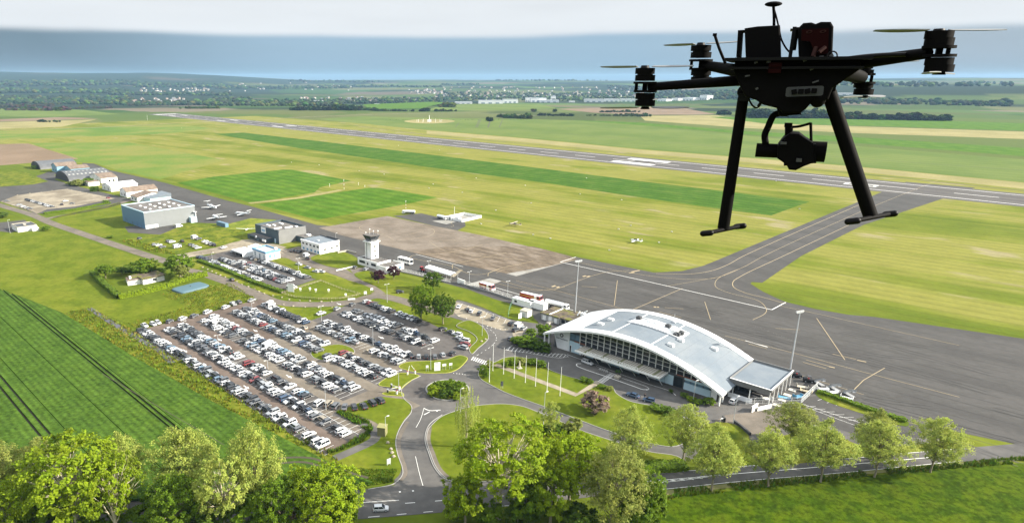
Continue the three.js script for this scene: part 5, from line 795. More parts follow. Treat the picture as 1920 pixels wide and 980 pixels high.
// single cars: pixel place, heading in the picture, colour, kind, what it stands by
const heading = (x, y, x2, y2) => { const a = P(x, y), b = P(x2, y2); return Math.atan2(-(b[1] - a[1]), b[0] - a[0]); };
const singles = [];
for (const [x, y, x2, y2, c, k, label] of [
  [714, 957, 733, 956, 'white', 'hatchback', 'white hatchback driving along the main road at the bottom'],
  [434, 526.5, 428, 524, 'black', 'hatchback', 'black hatchback driving on the curving road between the boulders'], [750, 549, 742, 548, 'black', 'hatchback', 'black hatchback parked by the tower lawn'],
  [1102, 682, 1112, 686, 'white', 'estate', 'white estate car waiting by the terminal canopy'], [1187, 744, 1178, 741, 'blue', 'saloon', 'blue saloon parked on the terminal loop'], [1217, 753, 1207, 751, 'blue', 'hatchback', 'dark blue hatchback beside two people on the terminal loop'], [1376, 755, 1384, 748, 'white', 'crossover', 'white car before the gate under the terminal roof tip'],
  [860, 577, 864, 571, 'white', 'saloon', 'white saloon leftmost in the small sandy car park'], [876, 583, 880, 577, 'black', 'hatchback', 'black hatchback beside the white pair in the small car park'], [883, 586, 887, 580, 'white', 'hatchback', 'white hatchback second of the pair in the small car park'], [899, 590, 904, 583, 'grey', 'crossover', 'dark grey car alone in the small car park'], [924, 599, 929, 591, 'grey', 'saloon', 'grey saloon rightmost in the small sandy car park'],
  [959, 609, 968, 604, 'black', 'estate', 'black estate behind the white minibus'], [969, 621, 979, 618, 'black', 'estate', 'black estate in front of the white minibus'], [982, 618, 991, 613, 'silver', 'hatchback', 'silver car nearest the planted bank by the minibus'], [958, 637, 964, 633, 'grey', 'hatchback', 'dark hatchback driving past the planted bank'],
  [271, 612.5, 277, 616, 'white', 'saloon', 'white saloon leftmost on the grass edge of the car park'], [287, 610, 293, 613, 'white', 'hatchback', 'smaller white car of the pair on the grass edge'], [296, 607, 302, 611, 'white', 'hatchback', 'larger white car of the pair on the grass edge'], [318, 604.5, 327, 600, 'grey', 'hatchback', 'grey hatchback on the grass edge of the car park'], [342, 600, 352, 595, 'white', 'crossover', 'white car beside the grey hatchback on the grass edge'], [364, 594.5, 373, 590, 'grey', 'estate', 'dark estate on the grass edge at the second aisle'],
  [389, 587.5, 399, 583, 'white', 'minivan', 'white people carrier on the grass edge'], [423, 578, 434, 573, 'white', 'estate', 'white estate beside the pickup on the grass edge'], [447, 568.5, 440, 565, 'grey', 'saloon', 'dark saloon behind the pickup on the grass edge'], [472, 565, 482, 561, 'silver', 'saloon', 'silver saloon at the far end of the grass edge'],
  [602, 589.5, 611, 587, 'white', 'saloon', 'white car on the verge below the round lawn'], [632, 581, 641, 577, 'silver', 'hatchback', 'silver hatchback on the bend below the fenced garden'], [660, 573, 668, 569, 'grey', 'hatchback', 'dark grey hatchback nearest the road bend'],
  [613, 669.5, 620, 665, 'grey', 'estate', 'dark estate parked across the small grass island'], [617, 676, 630, 670, 'white', 'minivan', 'white car before the small grass island'], [570, 617, 564, 614, 'beige', 'hatchback', 'dark beige car driving in the middle aisle'],
  [598, 758.5, 606, 753, 'white', 'minivan', 'white people carrier at the start of the curved end row'], [616, 760, 623, 753, 'beige', 'minivan', 'cream car second in the curved end row'], [629, 764, 635, 757, 'grey', 'crossover', 'dark grey car third in the curved end row'], [646, 766, 648, 758, 'grey', 'saloon', 'dark saloon fourth in the curved end row'], [664, 766, 661, 757, 'black', 'estate', 'black estate fifth in the curved end row'], [682, 764, 676, 756, 'black', 'saloon', 'black saloon sixth in the curved end row'], [698, 758.5, 690, 750, 'black', 'minivan', 'black people carrier seventh in the curved end row'], [712, 754, 704, 748, 'black', 'crossover', 'black car last in the curved end row by the exit'],
  [769, 669, 777, 663, 'black', 'saloon', 'black saloon leftmost on the sweeping bend'], [785, 671, 785.5, 664, 'silver', 'hatchback', 'silver hatchback on the sweeping bend'], [799, 671, 798, 663, 'black', 'hatchback', 'black hatchback on the sweeping bend'], [815, 671.5, 813, 663, 'grey', 'estate', 'dark grey estate on the sweeping bend'], [830, 668, 826, 662, 'silver', 'hatchback', 'silver hatchback beside the sign panel lawn'], [848, 665, 840, 659, 'black', 'hatchback', 'black hatchback last on the sweeping bend'],
  [868, 654, 858, 651, 'silver', 'crossover', 'silver car nose to the lawn near the crossing'], [872, 648, 862, 645, 'red', 'estate', 'red car between two pale cars near the crossing'], [871, 641, 861, 639, 'white', 'minivan', 'white people carrier beside the red car'], [863, 636, 854, 633, 'white', 'saloon', 'white saloon in the end row under the trees'], [857, 629, 848, 627, 'white', 'estate', 'white estate in the end row under the trees'], [845, 624.5, 837, 621, 'grey', 'hatchback', 'dark hatchback in the end row under the trees'], [830, 619, 822, 617, 'black', 'hatchback', 'black hatchback nearest the trees in the end row'],
  [560, 497, 553, 495, 'white', 'saloon', 'white saloon on the sandy strip below the blue-roofed block'], [576, 503.5, 569, 502, 'silver', 'saloon', 'silver saloon on the sandy strip'], [592, 510.5, 582, 508, 'white', 'estate', 'left white estate on the grass beside the upper car park'], [603, 511, 611, 512, 'white', 'hatchback', 'white hatchback right of the white estate on the grass'],
  [549, 471.5, 545, 469, 'black', 'saloon', 'black saloon leftmost before the office block'], [556, 473, 552, 470, 'black', 'hatchback', 'black hatchback second before the office block'], [562, 473.5, 560, 470, 'black', 'saloon', 'black saloon third before the office block'], [571, 478, 575, 474, 'grey', 'hatchback', 'dark hatchback under the white van before the office block'], [576, 486.5, 582, 484, 'black', 'minivan', 'black people carrier nearest the tower lawn'],
  [665, 503, 671, 499, 'grey', 'hatchback', 'dark hatchback before the tower annex'], [686, 506.5, 693, 502, 'silver', 'estate', 'silver estate before the tower annex'],
  [419, 465.5, 428, 463, 'white', 'saloon', 'white saloon driving on the sandy track'], [437, 473, 447, 469, 'silver', 'saloon', 'silver car left of the white tent'],
  [261, 448.5, 267, 446, 'grey', 'hatchback', 'dark car alone on the grass near the hangar']]) singles.push(car(k, c, P(x, y), heading(x, y, x2, y2), label));
// cars scattered on the grass by the hangar and on the gravel lot far left
for (const [x, y, c, k, label] of [[290, 460, 'silver', 'hatchback', 'first pale car of the trio on the grass'], [297, 461, 'white', 'saloon', 'second pale car of the trio on the grass'], [304, 464.5, 'grey', 'saloon', 'third darker car of the trio on the grass'], [316, 453.5, 'grey', 'hatchback', 'dark car behind the white car on the grass track'], [322, 455, 'white', 'crossover', 'white car left of the grass track'], [341, 453.5, 'black', 'saloon', 'black car on the island between the grass tracks'], [334, 461, 'grey', 'crossover', 'dark car lower left on the grass island'], [358, 460.5, 'grey', 'hatchback', 'grey car right on the grass island'], [364, 463, 'silver', 'hatchback', 'silver car right on the grass island'], [371, 466, 'white', 'saloon', 'white car at the corner of the grass island'], [372, 449, 'grey', 'saloon', 'grey car beside the white van on the grass'], [384, 454, 'white', 'saloon', 'first white car of the row beyond the grass track'], [390, 457, 'white', 'crossover', 'second white car of the row beyond the grass track'], [396, 459, 'grey', 'crossover', 'third car of the row beyond the grass track'], [401, 461, 'black', 'crossover', 'black car ending the row beyond the grass track'],
  [12, 378, 'grey', 'saloon', 'dark car alone at the left of the gravel lot'], [35, 385, 'silver', 'saloon', 'silver car in the near group of the gravel lot'], [42, 388, 'white', 'hatchback', 'white car in the near group of the gravel lot'], [48, 390, 'silver', 'hatchback', 'grey-white car in the near group of the gravel lot'], [55, 392, 'grey', 'saloon', 'darker car ending the near group of the gravel lot'], [115, 384.5, 'black', 'saloon', 'black car in the trio of the gravel lot'], [122, 378, 'white', 'saloon', 'white car behind the trio of the gravel lot'], [135, 382.5, 'grey', 'hatchback', 'dark car right in the trio of the gravel lot'], [203, 372, 'red', 'hatchback', 'red and white car at the corner of the gravel lot']]) singles.push(car(k, c, P(x, y), TURN + Math.PI / 2 + R() * 0.2, label));
for (let k = 0; k < 14; k++) slots.push({ at: P(mix(50, 97, k / 13), mix(375, 388.5, k / 13)), turn: TURN + Math.PI / 2, row: 'the line across the gravel lot', n: k + 1, c: k < 3 ? 'black' : colorOf(), k: kindOf() });
// the nearest places as cars one by one, the farthest together
slots.forEach((s) => { s.d = Math.hypot(s.at[0], s.at[1]); });
const order = slots.slice().sort((a, b) => a.d - b.d), single = 300 - singles.length, rest = order.slice(single);
for (const s of order.slice(0, single)) car(s.k, s.c, s.at, s.turn, `${s.c} ${s.k}, ${nth(s.n)} from the far end of ${s.row}`, 'cars in the main car park');
{ // far rows: one instanced group per body shape, joined under one object
  const root = new THREE.Group(); root.name = 'far_parked_cars'; root.userData = { kind: 'stuff', label: 'the farther parked cars of the car parks, too many and small to tell apart' }; scene.add(root);
  for (const kind of Object.keys(KINDS)) {
    const list = rest.filter((s) => s.k === kind); if (!list.length) continue;
    const g = carShapes[kind] ??= carGeometry(kind);
    const body = new THREE.InstancedMesh(g.body, new THREE.MeshPhysicalMaterial({ color: 0xffffff, roughness: 0.42, clearcoat: 0.7, clearcoatRoughness: 0.12 }), list.length), dark = new THREE.InstancedMesh(join([g.windscreen, g.rear_window, ...g.side, ...g.wheels.map((w) => w[0])]), M.carGlass, list.length);
    body.name = 'car_bodies'; dark.name = 'car_windows';
    list.forEach((s, i) => { const m = new THREE.Matrix4().compose(new THREE.Vector3(s.at[0], 0.12, s.at[1]), new THREE.Quaternion().setFromAxisAngle(new THREE.Vector3(0, 1, 0), s.turn), new THREE.Vector3(1, 1, 1)); body.setMatrixAt(i, m); dark.setMatrixAt(i, m); body.setColorAt(i, PAINT[s.c].color); });
    for (const o of [body, dark]) { o.castShadow = o.receiveShadow = true; o.userData.kind = 'stuff'; root.add(o); }
  }
}
for (const [x, y, x2, y2, big, label] of [[507, 575, 519, 568, 1.05, 'big white van at the far end of the short row'], [972, 614, 982, 608, 0.95, 'white minibus parked below the mossy-roofed building'], [504, 652, 517, 645, 1.2, 'big white box van in the middle of the car park'], [364, 447, 372, 444, 1, 'white van on the grass near the hangar'], [574, 481, 581, 478, 0.9, 'white van among the black cars before the office block'], [402, 608, 412, 602, 1, 'white van among the cars of the fourth row'], [335, 428 - 2, 345, 424, 1, 'white van beside the big hangar'], [332, 464.5, 340, 463, 0.9, 'white van low on the grass island'], [547, 542.5, 553, 541, 1, 'white van at the end of the upper car park']]) van('white', P(x, y), heading(x, y, x2, y2), label, big);
{ // pickup on the grass edge
  const T = thing('pickup', 'silver and white pickup among the cars on the grass edge', 'pickup', P(437, 572), heading(437, 572, 430, 567), undefined, 0.15);
  mesh('body', [box(-2.5, 2.5, 0.35, 0.95, -0.9, 0.9), box(-2.5, -0.5, 0.95, 1.2, -0.9, -0.82), box(-2.5, -0.5, 0.95, 1.2, 0.82, 0.9), box(-2.5, -2.42, 0.95, 1.2, -0.82, 0.82)], PAINT.silver, T); const s = new THREE.Shape([[-0.5, 0.95], [1.1, 0.95], [0.55, 1.65], [-0.35, 1.65]].map(([x, y]) => new THREE.Vector2(x, y))), g = new THREE.ExtrudeGeometry(s, { depth: 1.5, bevelEnabled: false }); g.translate(0, 0, -0.75); mesh('cabin', g, PAINT.silver, T);
  mesh('windscreen', quads([[[1.12, 1, 0.68], [1.12, 1, -0.68], [0.6, 1.6, -0.68], [0.6, 1.6, 0.68]]]), M.carGlass, T); for (const sg of [1, -1]) mesh('side_window', box(-0.3, 0.5, 1.05, 1.5, sg * 0.76 - 0.01, sg * 0.76 + 0.01), M.carGlass, T);
  for (const x of [-1.5, 1.6]) for (const sg of [1, -1]) { const c = new THREE.CylinderGeometry(0.36, 0.36, 0.24, 10); c.rotateX(Math.PI / 2); c.translate(x, 0.36, sg * 0.82); mesh('wheel', c, M.tyre, T); }
}
// ---------------------------------------------------------------- working vehicles on the apron
function wheelsOf(T, xs, r, w, name = 'wheel') { for (const x of xs) for (const sg of [1, -1]) { const c = new THREE.CylinderGeometry(r, r, 0.4, 14); c.rotateX(Math.PI / 2); c.translate(x, r, sg * (w - 0.2)); const m = mesh(name, c, M.tyre, T), h = new THREE.CylinderGeometry(r * 0.5, r * 0.5, 0.05, 10); h.rotateX(Math.PI / 2); h.translate(x, r, sg * (w + 0.02)); mesh('hub', h, M.steel, m); } }
function fireTruck(label, at, turn, l) {
  const T = thing('fire_engine', label, 'fire engine', at, turn, undefined, 0.12), w = 1.3, x1 = l / 2, x0 = -l / 2, yel = plain(0.5, 0.42, 0.03, 0.5);
  mesh('body', [box(x0, x1 - 3.4, 0.8, 3, -w, w), box(x0 + 0.2, x1 - 0.4, 0.6, 0.9, -w + 0.1, w - 0.1)], M.red, T); mesh('locker', box(x1 - 3.4, x1 - 2.1, 0.8, 3, -w, w), M.white, T);
  const s = new THREE.Shape([[x1 - 2.1, 0.7], [x1, 0.7], [x1, 1.6], [x1 - 0.35, 3], [x1 - 2.1, 3]].map(([x, y]) => new THREE.Vector2(x, y))), g = new THREE.ExtrudeGeometry(s, { depth: 2 * w, bevelEnabled: false }); g.translate(0, 0, -w); mesh('cab', g, M.red, T);
  mesh('bumper', box(x1 - 0.3, x1 + 0.4, 0.6, 1.3, -w - 0.02, w + 0.02), M.white, T); mesh('windscreen', quads([[[x1 + 0.02, 1.65, w - 0.1], [x1 + 0.02, 1.65, -w + 0.1], [x1 - 0.31, 2.85, -w + 0.1], [x1 - 0.31, 2.85, w - 0.1]]]), M.carGlass, T);
  for (const sg of [1, -1]) { mesh('side_window', box(x1 - 1.8, x1 - 0.6, 1.8, 2.7, sg * w - 0.02, sg * w + 0.02), M.carGlass, T); mesh('stripe', box(x0, x1 - 0.4, 1.9, 2.15, sg * (w + 0.005) - 0.015, sg * (w + 0.005) + 0.015), yel, T); mesh('headlight', box(x1 + 0.4, x1 + 0.45, 0.85, 1.1, sg * 0.9 - 0.18, sg * 0.9 + 0.18), lampWhite, T); }
  mesh('roof_deck', [box(x0 + 0.3, x1 - 0.6, 3, 3.15, -w + 0.1, w - 0.1)], M.white, T); const lad = mesh('ladder', [box(x0 + 0.4, x1 - 2.4, 3.3, 3.4, -0.6, -0.5), box(x0 + 0.4, x1 - 2.4, 3.3, 3.4, 0.3, 0.4)], M.steel, T); for (let k = 0; k < 9; k++) mesh('rung', box(x0 + 0.7 + k * 0.6, x0 + 0.78 + k * 0.6, 3.31, 3.39, -0.5, 0.3), M.steel, lad);
  mesh('monitor', [cyl(0.25, 0.2, 3.15, 3.7, 8, x1 - 1.2, 0), rod([x1 - 1.2, 3.7, 0], [x1 + 0.2, 3.9, 0], 0.12)], M.white, T); mesh('beacon', box(x1 - 0.9, x1 - 0.6, 3.15, 3.35, -0.8, 0.8), plain(0.05, 0.15, 0.5, 0.3), T);
  wheelsOf(T, l > 10 ? [x0 + 1.6, x0 + 3.1, x1 - 1.6] : [x0 + 1.6, x1 - 1.6], 0.62, w);
}
fireTruck('short red fire engine left on the apron edge', P(913, 543), heading(905, 541, 930, 548), 8.2);
fireTruck('long red fire engine with three axles on the apron edge', P(996, 563), heading(980, 559, 1018, 568), 11.2);
function tanker(label, at, turn, l) {   // white refuelling lorry: cab, long rounded tank, hose box
  const T = thing('fuel_truck', label, 'fuel truck', at, turn, undefined, 0.12), w = 1.25, x1 = l / 2, x0 = -l / 2;
  const s = new THREE.Shape([[x1 - 2, 0.6], [x1, 0.6], [x1, 1.5], [x1 - 0.25, 2.6], [x1 - 2, 2.6]].map(([x, y]) => new THREE.Vector2(x, y))), g = new THREE.ExtrudeGeometry(s, { depth: 2 * w, bevelEnabled: false }); g.translate(0, 0, -w); mesh('cab', g, M.white, T);
  const t = new THREE.CylinderGeometry(1.2, 1.2, l - 2.6, 16); t.rotateZ(Math.PI / 2); t.scale(1, 0.82, 1.02); t.translate(x0 + (l - 2.6) / 2, 1.95, 0); mesh('tank', t, M.white, T); mesh('chassis', box(x0, x1 - 0.3, 0.5, 0.95, -0.6, 0.6), M.darkMetal, T);
  mesh('windscreen', quads([[[x1 + 0.02, 1.5, w - 0.1], [x1 + 0.02, 1.5, -w + 0.1], [x1 - 0.22, 2.45, -w + 0.1], [x1 - 0.22, 2.45, w - 0.1]]]), M.carGlass, T); for (const sg of [1, -1]) mesh('side_window', box(x1 - 1.4, x1 - 0.45, 1.6, 2.35, sg * w - 0.02, sg * w + 0.02), M.carGlass, T);
  mesh('catwalk', [box(x0 + 0.4, x1 - 2.8, 2.94, 3.02, -0.35, 0.35)], M.steel, T); const m = mesh('pump_box', box(x1 - 2.55, x1 - 2.05, 0.7, 2.3, -w, w), M.white, T); for (let k = 0; k < 3; k++) mesh('manhole', cyl(0.28, 0.28, 3.02, 3.15, 10, x0 + 1.4 + k * (l - 4) / 3, 0), M.steel, T); wheelsOf(T, [x0 + 1.2, x0 + 2.5, x1 - 1.2], 0.52, w);
}
tanker('long white refuelling truck behind the mossy-roofed building', P(1044, 577), heading(1030, 573, 1062, 581), 11.5);
tanker('white fuel truck on the far edge of the concrete apron', P(766, 401), heading(772, 401, 756, 400.5), 10);
tanker('white fuel truck on the pad before the fenced fuel tank', P(829, 411), heading(822, 408.5, 840, 412.5), 9.5);
{ const T = thing('bus', 'white apron bus beside the tower annex', 'bus', P(760, 494), heading(750, 491, 772, 497), undefined, 0.12), l = 10; mesh('body', box(-l / 2, l / 2, 0.5, 3.2, -1.3, 1.3), M.white, T); mesh('windscreen', box(l / 2, l / 2 + 0.04, 1.3, 2.9, -1.15, 1.15), M.carGlass, T); for (const sg of [1, -1]) for (let k = 0; k < 5; k++) mesh('side_window', box(-l / 2 + 0.6 + k * 1.8, -l / 2 + 2.2 + k * 1.8, 1.7, 2.7, sg * 1.3 - 0.02, sg * 1.3 + 0.02), k === 3 ? M.darkMetal : M.carGlass, T); mesh('roof_unit', box(-2, 1, 3.2, 3.5, -0.9, 0.9), M.white, T); wheelsOf(T, [-3, 3.2], 0.5, 1.3); }
{ const T = thing('tow_tractor', 'red tractor near the white apron canopy', 'tractor', P(792, 509), heading(788, 507, 800, 511), undefined, 0.12); mesh('bonnet', box(0.2, 2, 0.7, 1.6, -0.6, 0.6), M.red, T); mesh('cab', [box(-1.4, 0.2, 0.8, 1.5, -0.8, 0.8), box(-1.4, 0.1, 2.4, 2.55, -0.8, 0.8)], M.red, T); mesh('cab_glass', box(-1.3, 0, 1.5, 2.4, -0.75, 0.75), M.carGlass, T); wheelsOf(T, [-0.8], 0.85, 1); wheelsOf(T, [1.4], 0.55, 0.9, 'front_wheel'); }
for (const [x, y, label] of [[1494, 707, 'black baggage tractor nearest the baggage shelter'], [1516, 716, 'black baggage tractor right of the other, by the ground equipment']]) { const T = thing('baggage_tractor', label, 'tractor', P(x, y), TURN + 0.5, undefined, 0.06); mesh('body', [box(-1.6, 1.6, 0.4, 1.1, -0.8, 0.8), box(-1.6, -0.6, 1.1, 1.5, -0.8, 0.8)], M.black, T); mesh('cab', [box(-0.5, 0.7, 2.1, 2.25, -0.8, 0.8), box(-0.5, -0.4, 1.1, 2.1, -0.75, -0.65), box(-0.5, -0.4, 1.1, 2.1, 0.65, 0.75), box(0.6, 0.7, 1.1, 2.1, 0.65, 0.75), box(0.6, 0.7, 1.1, 2.1, -0.75, -0.65)], M.darkMetal, T); mesh('seat', box(-0.3, 0.2, 1.1, 1.5, -0.3, 0.3), M.red, T); wheelsOf(T, [-1, 1], 0.38, 0.85); }
// ground equipment stored beside the fence: steps and trolleys
for (const [x, y, label] of [[1536, 721, 'white passenger steps leftmost in the equipment park'], [1565, 731, 'white passenger steps in the middle of the equipment park'], [1592, 742, 'white passenger steps rightmost in the equipment park']]) { const T = thing('passenger_steps', label, 'aircraft steps', P(x, y), TURN - 0.6, undefined, 0.06); T.scale.setScalar(0.8); mesh('chassis', box(-2.4, 2.4, 0.4, 0.7, -0.9, 0.9), plain(0.27, 0.275, 0.28, 0.6), T); for (let k = 0; k < 7; k++) mesh('step', box(-2.2 + k * 0.5, -1.75 + k * 0.5, 0.7 + k * 0.28, 0.78 + k * 0.28, -0.7, 0.7), M.steel, T); mesh('platform', box(1.3, 2.5, 2.6, 2.7, -0.8, 0.8), plain(0.27, 0.275, 0.28, 0.6), T); for (const sg of [1, -1]) mesh('side_panel', quads([[[-2.2, 0.7, sg * 0.75], [1.3, 2.7, sg * 0.75], [1.3, 3.5, sg * 0.75], [-2.2, 1.6, sg * 0.75]], [[1.3, 2.7, sg * 0.75], [2.5, 2.7, sg * 0.75], [2.5, 3.5, sg * 0.75], [1.3, 3.5, sg * 0.75]]]), plain(0.27, 0.275, 0.28, 0.6), T); wheelsOf(T, [-1.7, 1.7], 0.35, 0.9); }
for (const [x, y, m, label] of [[1505, 728, 'stone', 'beige belt trolley parked inside the fenced yard'], [1512, 736, 'wood', 'pale flat trolley in front of the belt trolley'], [1471, 748, 'blue', 'blue covered trolley along the yard fence, left'], [1497, 746, 'blue', 'blue flat trolley along the yard fence, right'], [1543, 732, 'white', 'small white trolley in the equipment park, left'], [1561, 738, 'white', 'small white trolley in the equipment park, middle'], [1588, 749, 'white', 'small white trolley in the equipment park, right'], [1438, 750, 'white', 'white flat trolley behind the yard fence']]) { const T = thing('baggage_trolley', label, 'trolley', P(x, y), TURN + R() * 1.2, undefined, 0.06), mat = m === 'blue' ? plain(0.1, 0.28, 0.42, 0.5) : m === 'white' ? M.white : M[m]; mesh('deck', box(-1.8, 1.8, 0.45, 0.6, -0.8, 0.8), mat, T); mesh('rail', [box(-1.8, -1.7, 0.6, 1.5, -0.8, 0.8), box(1.7, 1.8, 0.6, 1.1, -0.8, 0.8)], mat, T); mesh('drawbar', rod([1.8, 0.4, 0], [3, 0.2, 0], 0.05), M.darkMetal, T); wheelsOf(T, [-1.2, 1.2], 0.24, 0.8); }
{ const T = thing('shipping_container', 'blue container on the grass beside the jets', 'container', P(417, 424), heading(407, 421, 428, 427)); mesh('body', box(-6, 6, 0.15, 2.9, -1.3, 1.3), plain(0.1, 0.17, 0.23, 0.6), T); for (let k = 0; k < 14; k++) mesh('rib', box(-5.8 + k * 0.86, -5.5 + k * 0.86, 0.2, 2.8, 1.3, 1.36), plain(0.1, 0.17, 0.23, 0.6), T); mesh('door', box(6, 6.06, 0.25, 2.8, -1.2, 1.2), plain(0.12, 0.22, 0.3, 0.6), T); }

// ---------------------------------------------------------------- aircraft
function loftX(list, n = 12) {         // a body of round sections along x: [x, centre y, radius y, radius z]
  const q = []; const at = ([x, cy, ry, rz], j) => { const t = j / n * Math.PI * 2; return [x, cy + Math.sin(t) * ry, Math.cos(t) * rz]; };
  for (let i = 0; i < list.length - 1; i++) for (let j = 0; j < n; j++) q.push([at(list[i], j), at(list[i], j + 1), at(list[i + 1], j + 1), at(list[i + 1], j)]);
  const g = quads(q); return g;
}
function wing(root, tip, c0, c1, th0, th1) { // a tapered slab from root [x, y, z] to tip, chords forward
  const A = (p, c, t) => [[p[0] + c / 2, p[1], p[2]], [p[0] + c * 0.1, p[1] + t / 2, p[2]], [p[0] - c / 2, p[1], p[2]], [p[0] + c * 0.1, p[1] - t / 2, p[2]]], a = A(root, c0, th0), b = A(tip, c1, th1), q = [];
  for (let i = 0; i < 4; i++) { const j = (i + 1) % 4; q.push([a[i], a[j], b[j], b[i]], [b[i], b[j], a[j], a[i]]); } q.push(b, b.slice().reverse()); return quads(q);
}
function jet(label, at, turn, l) {
  const T = thing('business_jet', label, 'aeroplane', at, turn, undefined, 0.08), s = l / 16, y = 1.75 * s, gl = M.carGlass;
  mesh('fuselage', loftX([[l * 0.5, y - 0.25 * s, 0.02, 0.02], [l * 0.47, y - 0.15 * s, 0.35 * s, 0.4 * s], [l * 0.4, y, 0.75 * s, 0.75 * s], [l * 0.33, y + 0.1 * s, 0.95 * s, 0.92 * s], [-l * 0.12, y + 0.1 * s, 0.95 * s, 0.92 * s], [-l * 0.32, y + 0.3 * s, 0.6 * s, 0.55 * s], [-l * 0.47, y + 0.55 * s, 0.15 * s, 0.12 * s]]), M.white, T);
  mesh('cockpit_window', loftX([[l * 0.43, y + 0.22 * s, 0.4 * s, 0.6 * s], [l * 0.385, y + 0.32 * s, 0.66 * s, 0.8 * s]], 12), gl, T);
  for (const sg of [1, -1]) { mesh('wing', wing([0.2 * s, y - 0.6 * s, sg * 0.6 * s], [-1.6 * s, y - 0.1 * s, sg * 7.6 * s], 3 * s, 1.1 * s, 0.34 * s, 0.12 * s), M.white, T); mesh('tailplane', wing([-l * 0.45, y + 3.1 * s, sg * 0.1], [-l * 0.48, y + 3.15 * s, sg * 2.7 * s], 1.6 * s, 0.9 * s, 0.2 * s, 0.1 * s), M.white, T); mesh('engine', loftX([[-l * 0.13, y + 0.6 * s, 0.42 * s, 0.42 * s], [-l * 0.17, y + 0.6 * s, 0.5 * s, 0.5 * s], [-l * 0.3, y + 0.65 * s, 0.34 * s, 0.34 * s]].map((r) => r)), M.steel, T).position.z = sg * 1.4 * s; mesh('cabin_window', box(-l * 0.08, l * 0.27, y + 0.25 * s, y + 0.5 * s, sg * 0.92 * s - 0.02, sg * 0.92 * s + 0.02), gl, T); }
  mesh('fin', wing([-l * 0.4, y + 0.6 * s, 0], [-l * 0.46, y + 3.2 * s, 0.001], 3 * s, 1.6 * s, 0.3 * s, 0.2 * s), M.white, T);
  for (const [x, z] of [[l * 0.36, 0], [-0.6, 1.4 * s], [-0.6, -1.4 * s]]) { const g = new THREE.CylinderGeometry(0.3 * s, 0.3 * s, 0.25 * s, 10); g.rotateX(Math.PI / 2); g.translate(x, 0.3 * s, z); mesh('wheel', [g, cyl(0.07, 0.07, 0.3 * s, y - 0.3 * s, 6, x, z)], M.darkMetal, T); }
}
jet('white business jet with a high tail farthest beside the big hangar', P(397, 391), heading(385, 387, 407, 394), 17); jet('white business jet nearest the blue container', P(405, 411), heading(413, 413, 397, 405), 16); jet('white business jet rightmost of the three by the taxiway', P(454, 404), heading(468, 404, 444, 401), 15);
function lightPlane(label, at, turn, high, color, l = 8) {
  const T = thing('light_aircraft', label, 'aeroplane', at, turn, undefined, 0.1), y = 1.35;
  mesh('fuselage', loftX([[l * 0.48, y, 0.1, 0.1], [l * 0.44, y, 0.45, 0.42], [l * 0.25, y + 0.1, 0.62, 0.55], [0, y + 0.15, 0.6, 0.55], [-l * 0.3, y + 0.1, 0.25, 0.2], [-l * 0.5, y + 0.15, 0.08, 0.06]]), color, T); mesh('canopy', loftX([[l * 0.24, y + 0.5, 0.1, 0.35], [l * 0.14, y + 0.75, 0.4, 0.5], [0, y + 0.75, 0.4, 0.48], [-l * 0.12, y + 0.5, 0.1, 0.3]]), M.carGlass, T);
  for (const sg of [1, -1]) { mesh('wing', wing([l * 0.12, high ? y + 1.1 : y - 0.35, sg * 0.3], [l * 0.1, high ? y + 1.2 : y, sg * 5], 1.5, 1.2, 0.2, 0.14), color, T); mesh('tailplane', wing([-l * 0.46, y + 0.15, 0], [-l * 0.48, y + 0.15, sg * 1.6], 0.9, 0.7, 0.12, 0.08), color, T); if (high) mesh('strut', rod([l * 0.12, y - 0.3, sg * 0.5], [l * 0.12, y + 1.1, sg * 2.6], 0.05), color, T); }
  mesh('fin', wing([-l * 0.44, y + 0.1, 0], [-l * 0.5, y + 1.5, 0.001], 1.1, 0.7, 0.12, 0.08), color, T); for (const [x, z] of [[l * 0.3, 0], [0.2, 1.1], [0.2, -1.1]]) { const g = new THREE.CylinderGeometry(0.24, 0.24, 0.16, 10); g.rotateX(Math.PI / 2); g.translate(x, 0.24, z); mesh('wheel', [g, cyl(0.05, 0.05, 0.24, y - 0.3, 6, x, z)], M.darkMetal, T); }
  mesh('propeller', [box(l * 0.48, l * 0.5, y - 0.9, y + 0.9, -0.07, 0.07)], M.darkMetal, T);
}
lightPlane('small beige high-winged aeroplane parked on the grass', P(966, 424), heading(972, 423, 958, 421), true, plain(0.4, 0.34, 0.26, 0.6), 9); lightPlane('small white low-winged aeroplane alone on the grass by the apron', P(1193, 455), heading(1198, 455, 1186, 453), false, M.white, 7.5);
{ const T = thing('glider', 'white glider on the grass beside the dark hangar', 'glider', P(463, 432), heading(455, 433, 463, 426), undefined, 0.08); mesh('fuselage', loftX([[3, 0.7, 0.05, 0.05], [2.2, 0.8, 0.35, 0.3], [0.5, 0.85, 0.35, 0.3], [-3.5, 0.8, 0.1, 0.08]]), M.white, T); for (const sg of [1, -1]) mesh('wing', wing([0.6, 1, sg * 0.2], [0.4, 1.4, sg * 7.5], 0.9, 0.5, 0.12, 0.06), M.white, T); mesh('fin', wing([-3.3, 0.8, 0], [-3.5, 1.9, 0.001], 0.8, 0.5, 0.1, 0.06), M.white, T); mesh('canopy', loftX([[2.1, 1, 0.08, 0.2], [1.4, 1.12, 0.16, 0.22], [0.7, 1.1, 0.06, 0.18]]), M.carGlass, T); }
